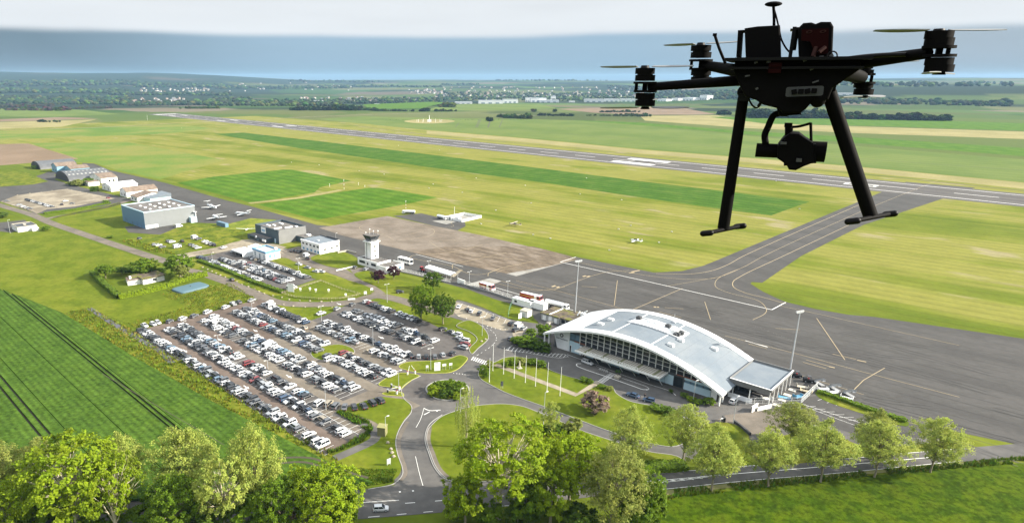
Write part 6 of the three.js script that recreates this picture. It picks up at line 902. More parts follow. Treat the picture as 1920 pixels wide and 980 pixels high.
// ---------------------------------------------------------------- trees and shrubs
function heightAt([x, z], pxx, pyy) {  // how high above the ground a thing standing at x, z reaches when its top shows at this spot
  const dx = (pxx - CX) / FOCAL, dy = -(pyy - CY) / FOCAL, y = dy * CP - SP, fz = -CP - dy * SP; return EYE + y * (z / fz);
}
const LEAF = {};
const leafMat = (r, g, b, through = 0.5) => new THREE.MeshPhysicalMaterial({ color: new THREE.Color().setRGB(r, g, b), vertexColors: true, roughness: 0.95, transmission: through, thickness: 0, side: THREE.DoubleSide, specularIntensity: 0.15 });
Object.assign(LEAF, { pale: leafMat(0.32, 0.37, 0.075), olive: leafMat(0.25, 0.28, 0.062), green: leafMat(0.22, 0.3, 0.012), mid: leafMat(0.14, 0.22, 0.013), dark: leafMat(0.09, 0.15, 0.014), purple: leafMat(0.07, 0.025, 0.035), pink: leafMat(0.27, 0.2, 0.15), blossom: leafMat(0.33, 0.3, 0.24) });
// a crown: clumps of small leaf faces spread through a lumpy volume of height 1 and width 1 (y 0 to 1)
function crownShape(seed, { clumps = 210, per = 46, leaf = 0.024, spread = 0.055, low = 0.12, squash = 1, shape = 'round', hollow = 0.45 }) {
  const r = rng(seed), pos = [], col = [], nor = [], gauss = () => (r() + r() + r() - 1.5) * 0.82, lump = Array.from({ length: 7 }, () => [r() * 6.28, r() * 2 - 1, 0.62 + r() * 0.62]);
  const centres = [];
  for (let c = 0; c < clumps; c++) {
    let a = r() * Math.PI * 2, v = r() * 2 - 1, rad = Math.pow(mix(hollow ** 3, 1, r()), 1 / 3), k = 1;
    for (const [la, lv, lk] of lump) { const d = Math.cos(a - la) * Math.sqrt(Math.max(0, 1 - v * v)) * Math.sqrt(1 - lv * lv) + v * lv; if (d > 0.75) k = lk; }
    const s = Math.sqrt(1 - v * v) * rad * k; let y = 0.5 + 0.5 * (1 - low) * v * rad * k + low * 0.5, w = 0.5;
    if (shape === 'cone') w = 0.5 * Math.pow(clamp(1.12 - y), 0.75) * 1.15;
    if (shape === 'oval') w = 0.5 * Math.sqrt(clamp(1 - (2 * y - 0.9) ** 2 * 0.8));
    if (shape === 'dome') w = 0.5 * (y < 0.35 ? 0.8 + 0.5 * y : 1);
    const C = [Math.cos(a) * s * w, y, Math.sin(a) * s * w]; centres.push(C);
    const tone = 0.82 + 0.36 * r(), warm = 0.94 + 0.12 * r();
    for (let i = 0; i < per; i++) {
      const P3 = [C[0] + gauss() * spread, C[1] + gauss() * spread * 0.8 - (shape === 'weep' ? Math.pow(r(), 1.5) * 0.26 : 0), C[2] + gauss() * spread];
      if (shape === 'weep') { P3[0] = C[0] + gauss() * spread * 0.45; P3[2] = C[2] + gauss() * spread * 0.45; }
      const n = new THREE.Vector3(gauss() + C[0] * 1.5, gauss() + 0.45, gauss() + C[2] * 1.5).normalize(), t = new THREE.Vector3(r() - 0.5, r() - 0.5, r() - 0.5).cross(n).normalize(), b = n.clone().cross(t), sz = leaf * (0.6 + 0.8 * r()), tl = tone * (0.85 + 0.3 * r());
      const q = [[-1, -0.55], [1, -0.55], [0.75, 0.6], [-0.75, 0.6]].map(([u, vv]) => [P3[0] + (t.x * u + b.x * vv) * sz, P3[1] + (t.y * u + b.y * vv) * sz, P3[2] + (t.z * u + b.z * vv) * sz]);
      for (const k2 of [0, 1, 2, 0, 2, 3]) { pos.push(...q[k2]); nor.push(n.x, n.y, n.z); col.push(tl * warm, tl, tl); }
    }
  }
  const g = new THREE.BufferGeometry(); g.setAttribute('position', new THREE.Float32BufferAttribute(pos, 3)); g.setAttribute('normal', new THREE.Float32BufferAttribute(nor, 3)); g.setAttribute('color', new THREE.Float32BufferAttribute(col, 3)); g.setAttribute('uv', new THREE.Float32BufferAttribute(new Float32Array(pos.length / 3 * 2), 2));
  return { g, centres, r };
}
// trunk and limbs for a tree of height 1: the crown fills y from base to 1, width w
function woodShape(centres, r, base, w, th, many = 26) {
  const trunk = [rod([0, -0.01, 0], [0.006, base * 0.6, 0.004], th, th * 0.8, 8), rod([0.006, base * 0.6, 0.004], [-0.008, base + (1 - base) * 0.3, 0], th * 0.8, th * 0.5, 7), rod([-0.008, base + (1 - base) * 0.3, 0], [0.01, base + (1 - base) * 0.72, 0.01], th * 0.5, th * 0.16, 6)], limbs = [];
  for (let i = 0; i < many; i++) {
    const c = centres[Math.floor(r() * centres.length)], end = [c[0] * w, base + c[1] * (1 - base), c[2] * w], y0 = Math.min(end[1] - 0.06, base * 0.85 + r() * (1 - base) * 0.42), m = [end[0] * 0.5 + (r() - 0.5) * 0.03, mix(y0, end[1], 0.62), end[2] * 0.5 + (r() - 0.5) * 0.03];
    limbs.push(rod([0, y0, 0], m, th * 0.36, th * 0.22, 5), rod(m, end, th * 0.22, th * 0.05, 4));
    for (let k = 0; k < 2; k++) limbs.push(rod(m, [m[0] + (r() - 0.5) * 0.22 * w + end[0] * 0.25, m[1] + 0.05 + r() * 0.1, m[2] + (r() - 0.5) * 0.22 * w + end[2] * 0.25], th * 0.14, th * 0.04, 4));
  }
  return { trunk: join(trunk), limbs: join(limbs) };
}
const treeCache = {};
const STYLES = {
  avenue: { crown: { clumps: 420, per: 32, leaf: 0.0105, spread: 0.062, shape: 'oval', hollow: 0.25 }, base: 0.17, th: 0.017, many: 44 },      // pale spring crown, twiggy
  broad: { crown: { clumps: 380, per: 36, leaf: 0.0135, spread: 0.052, shape: 'round', hollow: 0.35, low: 0.06 }, base: 0.16, th: 0.022, many: 30 },
  open: { crown: { clumps: 300, per: 36, leaf: 0.0135, spread: 0.05, shape: 'round', hollow: 0.6, low: 0.2 }, base: 0.26, th: 0.026, many: 44 },
  tall: { crown: { clumps: 420, per: 32, leaf: 0.0105, spread: 0.06, shape: 'oval', hollow: 0.3 }, base: 0.1, th: 0.016, many: 44 },
  weep: { crown: { clumps: 150, per: 40, leaf: 0.011, spread: 0.05, shape: 'weep', hollow: 0.1 }, base: 0.14, th: 0.013, many: 24 },
  birch: { crown: { clumps: 150, per: 34, leaf: 0.014, spread: 0.06, shape: 'oval', hollow: 0.1 }, base: 0.08, th: 0.012, many: 22 },
  small: { crown: { clumps: 150, per: 34, leaf: 0.024, spread: 0.07, shape: 'round', hollow: 0.4 }, base: 0.14, th: 0.028, many: 10 },
  shrub: { crown: { clumps: 60, per: 34, leaf: 0.042, spread: 0.1, shape: 'dome', hollow: 0.4, low: 0 }, base: 0.02, th: 0.03, many: 8 },
};
function tree(name, label, category, style, color, [x, y], top, wide, { seed = 1, bark = M.bark, group, h, w, turn } = {}) {
  const at = P(x, y), H = h ?? heightAt(at, x, top), depth = -at[1] * CP + (EYE - H / 2) * SP, Wd = w ?? wide * depth / FOCAL, st = STYLES[style];
  const key = style + seed; let sh = treeCache[key];
  if (!sh) { const c = crownShape(seed * 31 + style.length * 7, st.crown); sh = treeCache[key] = { crown: c.g, ...woodShape(c.centres, c.r, st.base, 0.95, st.th, st.many) }; }
  const T = thing(name, label, category, at, turn ?? seed * 1.7 + x, group, 0.05); T.scale.set(Wd, H, Wd * (0.86 + 0.28 * ((x * 7 + y) % 10) / 10)); if (category === 'tree') { T.rotation.x = (((x * 13) % 7) / 7 - 0.5) * 0.09; T.rotation.z = (((x * 5 + y) % 9) / 9 - 0.5) * 0.09; }
  const fix = (g) => g; // limbs and trunk keep round sections by their own scale
  mesh(category === 'shrub' ? 'stem' : 'trunk', sh.trunk, bark, T).scale.set(H / Wd, 1, H / Wd); if (category !== 'shrub') mesh('limbs', sh.limbs, bark, T);
  const c = mesh(category === 'shrub' ? 'foliage' : 'crown', sh.crown, LEAF[color], T); c.position.y = st.base; c.scale.set(1, 1 - st.base, 1);
  return T;
}
// the avenue by the road, left: pale trees on the far side, greener ones on the near side
const fg = 'trees along the road at the bottom';
tree('roadside_tree', 'pale olive tree cut by the left edge of the picture', 'tree', 'avenue', 'olive', [2, 958], 826, 120, { seed: 1 });
tree('roadside_tree', 'pale yellowish tree behind the big green tree with bare limbs', 'tree', 'avenue', 'olive', [100, 950], 820, 110, { seed: 2 });
tree('roadside_tree', 'big green tree with pale forked trunks at bottom left', 'tree', 'open', 'green', [150, 1012], 822, 190, { seed: 1, bark: M.paleBark });
tree('roadside_tree', 'green tree low at the left corner before the forked trunks', 'tree', 'broad', 'green', [30, 1030], 905, 130, { seed: 2, bark: M.paleBark });
tree('roadside_tree', 'green tree just right of the forked trunks', 'tree', 'open', 'green', [222, 1020], 862, 105, { seed: 3, bark: M.paleBark });
tree('roadside_tree', 'pale yellow tree second from the forked trunks, at the wheat edge', 'tree', 'avenue', 'pale', [240, 946], 816, 100, { seed: 3 });
tree('roadside_tree', 'broad pale yellow tree left of the tallest tree', 'tree', 'avenue', 'pale', [350, 945], 800, 130, { seed: 4 });
tree('roadside_tree', 'dark green round tree under the broad pale tree', 'tree', 'broad', 'mid', [335, 1010], 892, 110, { seed: 2 });
tree('roadside_tree', 'yellow-green tree with twisted pale branches left of the tallest tree', 'tree', 'open', 'pale', [425, 1012], 858, 105, { seed: 1, bark: M.paleBark });
tree('roadside_tree', 'tallest pale yellow oval tree at the end of the wheat field', 'tree', 'tall', 'pale', [486, 966], 792, 112, { seed: 1 });
tree('roadside_tree', 'green tree below the tallest pale tree', 'tree', 'broad', 'mid', [530, 1010], 898, 100, { seed: 3 });
tree('roadside_tree', 'rounded bright green tree beside the road where the white car drives', 'tree', 'broad', 'green', [618, 1002], 872, 135, { seed: 2 });
tree('roadside_tree', 'green tree behind the rounded tree beside the road', 'tree', 'broad', 'green', [575, 985], 868, 90, { seed: 1 });
// right of the junction
tree('lawn_tree', 'big green domed tree on the round lawn by the road', 'tree', 'open', 'green', [935, 972], 800, 172, { seed: 2, bark: M.paleBark });
tree('lawn_tree', 'green domed tree right of the big domed tree', 'tree', 'broad', 'green', [1066, 950], 802, 140, { seed: 1 });
tree('lawn_tree', 'olive twiggy tree in front of the second domed tree', 'tree', 'tall', 'olive', [1142, 995], 828, 125, { seed: 1 });
tree('lawn_tree', 'green tree at the right end of the roadside clump', 'tree', 'broad', 'mid', [1203, 992], 878, 80, { seed: 2 });
tree('lawn_tree', 'small green tree at the left end of the roadside clump', 'tree', 'small', 'green', [872, 985], 888, 80, { seed: 1 });
tree('lawn_tree', 'middle green tree low in the roadside clump', 'tree', 'small', 'green', [1032, 985], 876, 85, { seed: 2 });
tree('lawn_tree', 'low green tree between the big domed tree and the olive tree', 'tree', 'small', 'mid', [985, 985], 900, 80, { seed: 3 });
tree('weeping_tree', 'slim weeping birch by the roundabout', 'tree', 'weep', 'pale', [874, 840], 722, 50, { seed: 1, bark: M.paleBark });
tree('birch_tree', 'pale narrow birch on the lawn beside the service road', 'tree', 'birch', 'pale', [1030, 816], 747, 44, { seed: 1, bark: M.paleBark });
tree('roadside_tree', 'pale tree left of the service road end, far side of the road', 'tree', 'avenue', 'pale', [1180, 874], 768, 86, { seed: 1 });
tree('roadside_tree', 'pale tree at the end of the service road', 'tree', 'avenue', 'pale', [1281, 866], 760, 86, { seed: 2 });
tree('roadside_tree', 'left of the three pale trees on the near verge', 'tree', 'avenue', 'pale', [1335, 921], 804, 104, { seed: 3 });
tree('roadside_tree', 'middle of the three pale trees on the near verge', 'tree', 'avenue', 'pale', [1441, 913], 804, 96, { seed: 4 });
tree('roadside_tree', 'right of the three pale trees on the near verge', 'tree', 'avenue', 'pale', [1539, 904], 795, 104, { seed: 1 });
tree('roadside_tree', 'olive tree by the fenced yard behind the three pale trees', 'tree', 'avenue', 'olive', [1482, 832], 756, 88, { seed: 2 });
tree('roadside_tree', 'pale tree on the far verge near the right edge of the photo', 'tree', 'avenue', 'olive', [1628, 860], 770, 70, { seed: 3 });
tree('roadside_tree', 'pale tree on the near verge beyond the right edge', 'tree', 'avenue', 'pale', [1640, 895], 788, 100, { seed: 4 });
tree('roadside_tree', 'last pale tree on the near verge at far right', 'tree', 'avenue', 'pale', [1745, 886], 782, 100, { seed: 2 });
// middle distance
tree('broad_tree', 'large green tree between the car park and the tower', 'tree', 'broad', 'mid', [789, 600], 534, 56, { seed: 2 });
tree('broad_tree', 'darker tree right of the large green tree by the car park', 'tree', 'broad', 'dark', [831, 608], 549, 48, { seed: 1 });
tree('purple_tree', 'purple-leaved tree left of the pair by the tower', 'tree', 'small', 'purple', [709, 532], 505, 28, { seed: 1 });
tree('purple_tree', 'purple-leaved tree right of the pair by the tower', 'tree', 'small', 'purple', [738, 523], 497, 26, { seed: 2 });
tree('broad_tree', 'dark green tree by the apron gate behind the large tree', 'tree', 'small', 'dark', [812, 545], 511, 38, { seed: 3 });
for (const [x, y, t, w, c, l] of [[198, 522, 494, 34, 'mid', 'bushy tree at the left corner of the hedged garden'], [228, 515, 500, 26, 'dark', 'low dark tree behind the garden shed'], [270, 518, 484, 52, 'mid', 'round tree behind the bungalow'], [337, 519, 476, 56, 'mid', 'tallest tree right of the bungalow'], [342, 528, 495, 28, 'olive', 'olive small tree in front of the tallest garden tree']]) tree('garden_tree', l, 'tree', 'small', c, [x, y], t, w, { seed: 1 + (x % 3) });
let sh = 0; const bush = (x, y, top, w, c, label, name = 'bush') => tree(name, label, 'shrub', 'shrub', c, [x, y], top, w, { seed: 1 + (sh++ % 3) });
for (const [x, y, t, w, c, l] of [
  [1113, 773, 734, 54, 'pink', 'pinkish flowering shrub on the lawn by the flagpoles'], [1073, 812, 784, 40, 'olive', 'olive round shrub by the service road'], [1040, 816, 795, 30, 'dark', 'dark shrub at the foot of the birch'], [1018, 814, 797, 24, 'mid', 'small green shrub left of the birch'],
  [983, 650, 628, 42, 'mid', 'green bush in the middle of the planted bank'], [1000, 654, 634, 40, 'dark', 'dark bush low on the planted bank'], [972, 645, 630, 30, 'mid', 'bush at the left tip of the planted bank'], [1020, 660, 640, 32, 'dark', 'bush at the right end of the planted bank'], [995, 636, 616, 24, 'mid', 'bush at the top of the planted bank'], [1014, 654, 640, 20, 'pink', 'pink flowering bush on the planted bank'], [1020, 630, 606, 34, 'mid', 'round bush beside the mossy-roofed building'],
  [812, 738, 722, 22, 'green', 'bright bush at the left of the roundabout'], [825, 732, 714, 26, 'mid', 'bush at the back left of the roundabout'], [845, 728, 711, 30, 'mid', 'bush at the back of the roundabout'], [862, 733, 716, 24, 'mid', 'bush at the back right of the roundabout'], [847, 743, 722, 26, 'dark', 'dark bush in the centre of the roundabout'], [870, 742, 726, 20, 'olive', 'olive bush at the right of the roundabout'], [833, 747, 731, 20, 'dark', 'dark bush at the front of the roundabout'], [855, 748, 735, 24, 'green', 'bright bush at the front right of the roundabout'], [808, 744, 732, 16, 'green', 'small bright bush at the front left of the roundabout'],
  [905, 700, 684, 18, 'mid', 'bush at the left end of the flag lawn'], [911, 708, 690, 18, 'mid', 'lower bush at the left end of the flag lawn'], [917, 690, 676, 16, 'olive', 'olive bush by the zebra crossing'], [1094, 715, 707, 18, 'mid', 'low bush at the path end by the terminal lane'], [1106, 719, 710, 16, 'mid', 'second low bush at the path end by the terminal lane'], [1128, 728, 720, 18, 'mid', 'low bush right of the path end'], [1143, 732, 724, 16, 'olive', 'olive low bush right of the path end'],
  [1283, 745, 736, 16, 'mid', 'first bush of the bed under the terminal end'], [1296, 752, 743, 20, 'green', 'second bush of the bed under the terminal end'], [1310, 758, 749, 20, 'mid', 'third bush of the bed under the terminal end'], [1330, 758, 745, 24, 'mid', 'last bush of the bed under the terminal end'], [1235, 770, 758, 34, 'mid', 'left hedge bush beside the parked blue cars'], [1252, 776, 764, 30, 'dark', 'right hedge bush beside the parked blue cars'], [1258, 737, 729, 9, 'dark', 'dark clipped ball bush by the terminal wall'],
  [947, 690, 676, 12, 'mid', 'first bush of the row along the upper flag lawn'], [961, 684, 671, 20, 'mid', 'second bush of the row along the upper flag lawn'], [978, 682, 670, 22, 'olive', 'third bush of the row along the upper flag lawn'], [998, 684, 672, 22, 'mid', 'fourth bush of the row along the upper flag lawn'], [1014, 688, 676, 20, 'mid', 'fifth bush of the row along the upper flag lawn'],
  [145, 348, 336, 30, 'olive', 'olive bush beside the near arched hangar'], [163, 346, 333, 24, 'mid', 'green bush beside the white house'], [133, 347, 340, 16, 'dark', 'low dark bush at the arched hangar corner'], [193, 332, 325, 14, 'dark', 'dark bush behind the white house'], [65, 317, 309, 14, 'dark', 'dark bush beside the far arched hangar'], [0, 408, 398, 26, 'dark', 'dark bush at the left edge by the road'], [86, 432, 423, 18, 'mid', 'bush beside the small roadside block'], [206, 446, 441, 12, 'mid', 'low bush on the verge by the hangar road'], [197, 382, 375, 14, 'mid', 'bush on the bank by the gravel lot'],
  [860, 972, 926, 60, 'green', 'leafy shrub at the left foot of the roadside clump'], [915, 985, 938, 70, 'mid', 'shrub before the big domed tree'], [970, 990, 945, 60, 'dark', 'dark shrub low in the roadside clump'], [1080, 995, 945, 70, 'dark', 'dark shrub under the olive tree'], [1192, 1000, 925, 66, 'mid', 'shrub at the right foot of the roadside clump'], [1225, 985, 915, 46, 'mid', 'shrub beside the bright green field corner'], [1005, 972, 915, 60, 'dark', 'dark shrub under the domed trees'],
  [280, 992, 935, 80, 'mid', 'shrub at the road gap between the left trees'], [75, 1010, 945, 100, 'mid', 'shrub before the forked trunks, left'], [190, 1010, 945, 90, 'mid', 'shrub before the forked trunks, right'], [390, 1005, 930, 90, 'dark', 'dark shrub between the left roadside trees'], [470, 1005, 925, 90, 'mid', 'shrub under the tallest pale tree'], [548, 1000, 930, 60, 'pink', 'greyish flowering shrub under the tallest pale tree'], [645, 1000, 905, 60, 'green', 'shrub at the right end of the left roadside trees'], [20, 985, 930, 90, 'dark', 'dark shrub at the left edge under the pale tree'], [130, 975, 915, 90, 'dark', 'dark shrub behind the forked trunks'], [310, 960, 915, 60, 'dark', 'dark shrub at the wheat edge between pale trees']]) bush(x, y, t, w, c, l);
// hedges: leafy boxes along a line
function hedge(label, pts, w, h, color, seed) {
  const r = rng(seed), pos = [], nor = [], col = [], line = px(pts); const total = line.slice(1).reduce((s, p, i) => s + Math.hypot(p[0] - line[i][0], p[1] - line[i][1]), 0), n = Math.round(total * (w + h) * 14);
  for (let k = 0; k < n; k++) {
    let s = r() * total, i = 0, d; for (;; i++) { d = Math.hypot(line[i + 1][0] - line[i][0], line[i + 1][1] - line[i][1]); if (s <= d || i === line.length - 2) break; s -= d; }
    const t = s / d, dx = (line[i + 1][0] - line[i][0]) / d, dz = (line[i + 1][1] - line[i][1]) / d, bump = 0.85 + 0.3 * vnoise(s * 0.8 + i * 20, 5, 256), top = r() < 0.45, a = top ? (r() - 0.5) * w : Math.sign(r() - 0.5) * w / 2 * (0.85 + 0.2 * r()), y = top ? h * bump * (0.9 + 0.15 * r()) : r() * h * bump;
    const C = [mix(line[i][0], line[i + 1][0], t) - dz * a, y, mix(line[i][1], line[i + 1][1], t) + dx * a], nn = new THREE.Vector3((r() - 0.5) - dz * (top ? 0 : Math.sign(a)), (r() - 0.2) + (top ? 0.8 : 0), (r() - 0.5) + dx * (top ? 0 : Math.sign(a))).normalize(), u = new THREE.Vector3(r() - 0.5, r() - 0.5, r() - 0.5).cross(nn).normalize(), v = nn.clone().cross(u), sz = 0.14 + 0.16 * r(), tone = (0.75 + 0.5 * r());
    for (const [p, q] of [[-1, -1], [1, -1], [0.8, 1], [-1, -1], [0.8, 1], [-0.8, 1]]) { pos.push(C[0] + (u.x * p + v.x * q) * sz, C[1] + (u.y * p + v.y * q) * sz, C[2] + (u.z * p + v.z * q) * sz); nor.push(nn.x, nn.y, nn.z); col.push(tone, tone, tone); }
  }
  const g = new THREE.BufferGeometry(); g.setAttribute('position', new THREE.Float32BufferAttribute(pos, 3)); g.setAttribute('normal', new THREE.Float32BufferAttribute(nor, 3)); g.setAttribute('color', new THREE.Float32BufferAttribute(col, 3));
  const T = thing('hedge', label, 'hedge', line[0]); const off = ([x, z]) => [x - line[0][0], z - line[0][1]]; g.translate(-line[0][0], 0, -line[0][1]);
  mesh('foliage', g, LEAF[color], T); mesh('stems', strip(line.map(off), w * 0.7, 0.02, h * 0.72), plain(0.085, 0.13, 0.014, 1), T);
}
hedge('left side of the hedge round the bungalow garden', [[172, 514], [190, 532], [222, 560]], 2.6, 2.4, 'mid', 3); hedge('front of the hedge round the bungalow garden', [[222, 560], [262, 552], [310, 540], [345, 527]], 2.6, 2.2, 'green', 4); hedge('right corner of the hedge round the bungalow garden', [[345, 527], [370, 520], [388, 517]], 3, 2.4, 'green', 5); hedge('back hedge of the bungalow garden', [[172, 514], [215, 509], [250, 511], [310, 509]], 2, 2, 'dark', 6);
hedge('clipped green hedge block beside the white shed', [[170, 358.5], [183, 358.5]], 5, 4.5, 'mid', 7); hedge('long hedge between the upper car park and the curving road', [[372, 490], [420, 507], [470, 528], [530, 550]], 2.4, 1.3, 'mid', 8); hedge('hedge bank along the gravel lot', [[82, 401], [140, 394], [205, 381]], 3, 1.2, 'mid', 9); hedge('long hedge along the main road before the three trees', [[1190, 882], [1285, 876]], 4, 1.6, 'mid', 10); hedge('hedge between the equipment park and the staff car park', [[1534, 736], [1560, 744], [1620, 766], [1700, 792]], 1.8, 1.1, 'mid', 11); hedge('dark hedge strip along the gravel yard', [[1495, 795], [1530, 808], [1560, 822]], 1.6, 1, 'mid', 12);
// tall grass on verges and banks: one tuft shape, many copies
{
  const r = rng(9), q = []; for (let k = 0; k < 7; k++) { const a = r() * 6.28, l = 0.5 + 0.5 * r(), b = [Math.cos(a) * 0.16, 0, Math.sin(a) * 0.16], t = [Math.cos(a) * 0.45 * l, l, Math.sin(a) * 0.45 * l], s = [Math.sin(a) * 0.09, 0, -Math.cos(a) * 0.09]; q.push([[b[0] - s[0], 0, b[2] - s[2]], [b[0] + s[0], 0, b[2] + s[2]], t]); }
  const g = quads(q), spots = [], inside = (p, poly) => { let c = false; for (let i = 0, j = poly.length - 1; i < poly.length; j = i++) if ((poly[i][1] > p[1]) !== (poly[j][1] > p[1]) && p[0] < (poly[j][0] - poly[i][0]) * (p[1] - poly[i][1]) / (poly[j][1] - poly[i][1]) + poly[i][0]) c = !c; return c; };
  const fill = (poly, n, h, c, y = 0.06) => { const w = px(poly), xs = w.map((p) => p[0]), zs = w.map((p) => p[1]); for (let k = 0; k < n;) { const p = [mix(Math.min(...xs), Math.max(...xs), r()), mix(Math.min(...zs), Math.max(...zs), r())]; k++; if (inside(p, w) && vnoise(p[0] / 4 + 40, p[1] / 4 + 40, 256) > 0.16) spots.push([p, h * (0.5 + r()), c.map((v) => v * (0.7 + 0.6 * r())), y]); } };
  const dry = [0.2, 0.2, 0.045], fresh = [0.075, 0.125, 0.012], mid = [0.12, 0.145, 0.015];
  fill([[115, 588], [165, 576], [250, 618], [265, 640], [400, 700], [540, 800], [625, 850], [650, 885], [560, 840], [400, 757], [245, 668]], 26000, 0.8, mid); fill([[165, 576], [250, 620], [300, 655], [330, 690], [265, 655], [200, 612]], 7000, 0.7, dry); fill([[300, 552], [430, 530], [480, 560], [400, 585], [258, 618], [240, 606], [352, 575]], 9000, 0.5, mid);
  fill([[1215, 928], [1271, 918], [1408, 904], [1576, 890], [1618, 884], [1980, 852], [1980, 864], [1618, 894], [1400, 919], [1280, 932], [1220, 946]], 20000, 0.75, [0.1, 0.15, 0.014]); fill([[640, 876], [700, 880], [745, 880], [735, 905], [690, 912], [640, 905]], 3000, 0.32, fresh, 0.15); fill([[615, 852], [640, 845], [680, 828], [700, 806], [690, 790], [640, 770], [630, 775], [690, 810], [640, 840], [612, 848]], 4000, 0.8, fresh, 0.15); fill([[224, 452], [290, 474], [330, 477], [290, 462], [240, 448]], 3000, 0.9, mid, 0.08);
  const m = new THREE.InstancedMesh(g, new THREE.MeshPhysicalMaterial({ color: 0xffffff, roughness: 1, side: THREE.DoubleSide, specularIntensity: 0.1 }), spots.length); m.name = 'tall_grass';
  spots.forEach(([p, h, c, y], i) => { m.setMatrixAt(i, new THREE.Matrix4().compose(new THREE.Vector3(p[0], y, p[1]), new THREE.Quaternion().setFromAxisAngle(new THREE.Vector3(0, 1, 0), r() * 6.28), new THREE.Vector3(h * 1.1, h, h * 1.1))); m.setColorAt(i, new THREE.Color().setRGB(...c)); });
  m.castShadow = m.receiveShadow = true; scene.add(stuff(m, 'tall grass on the verges and banks'));
}
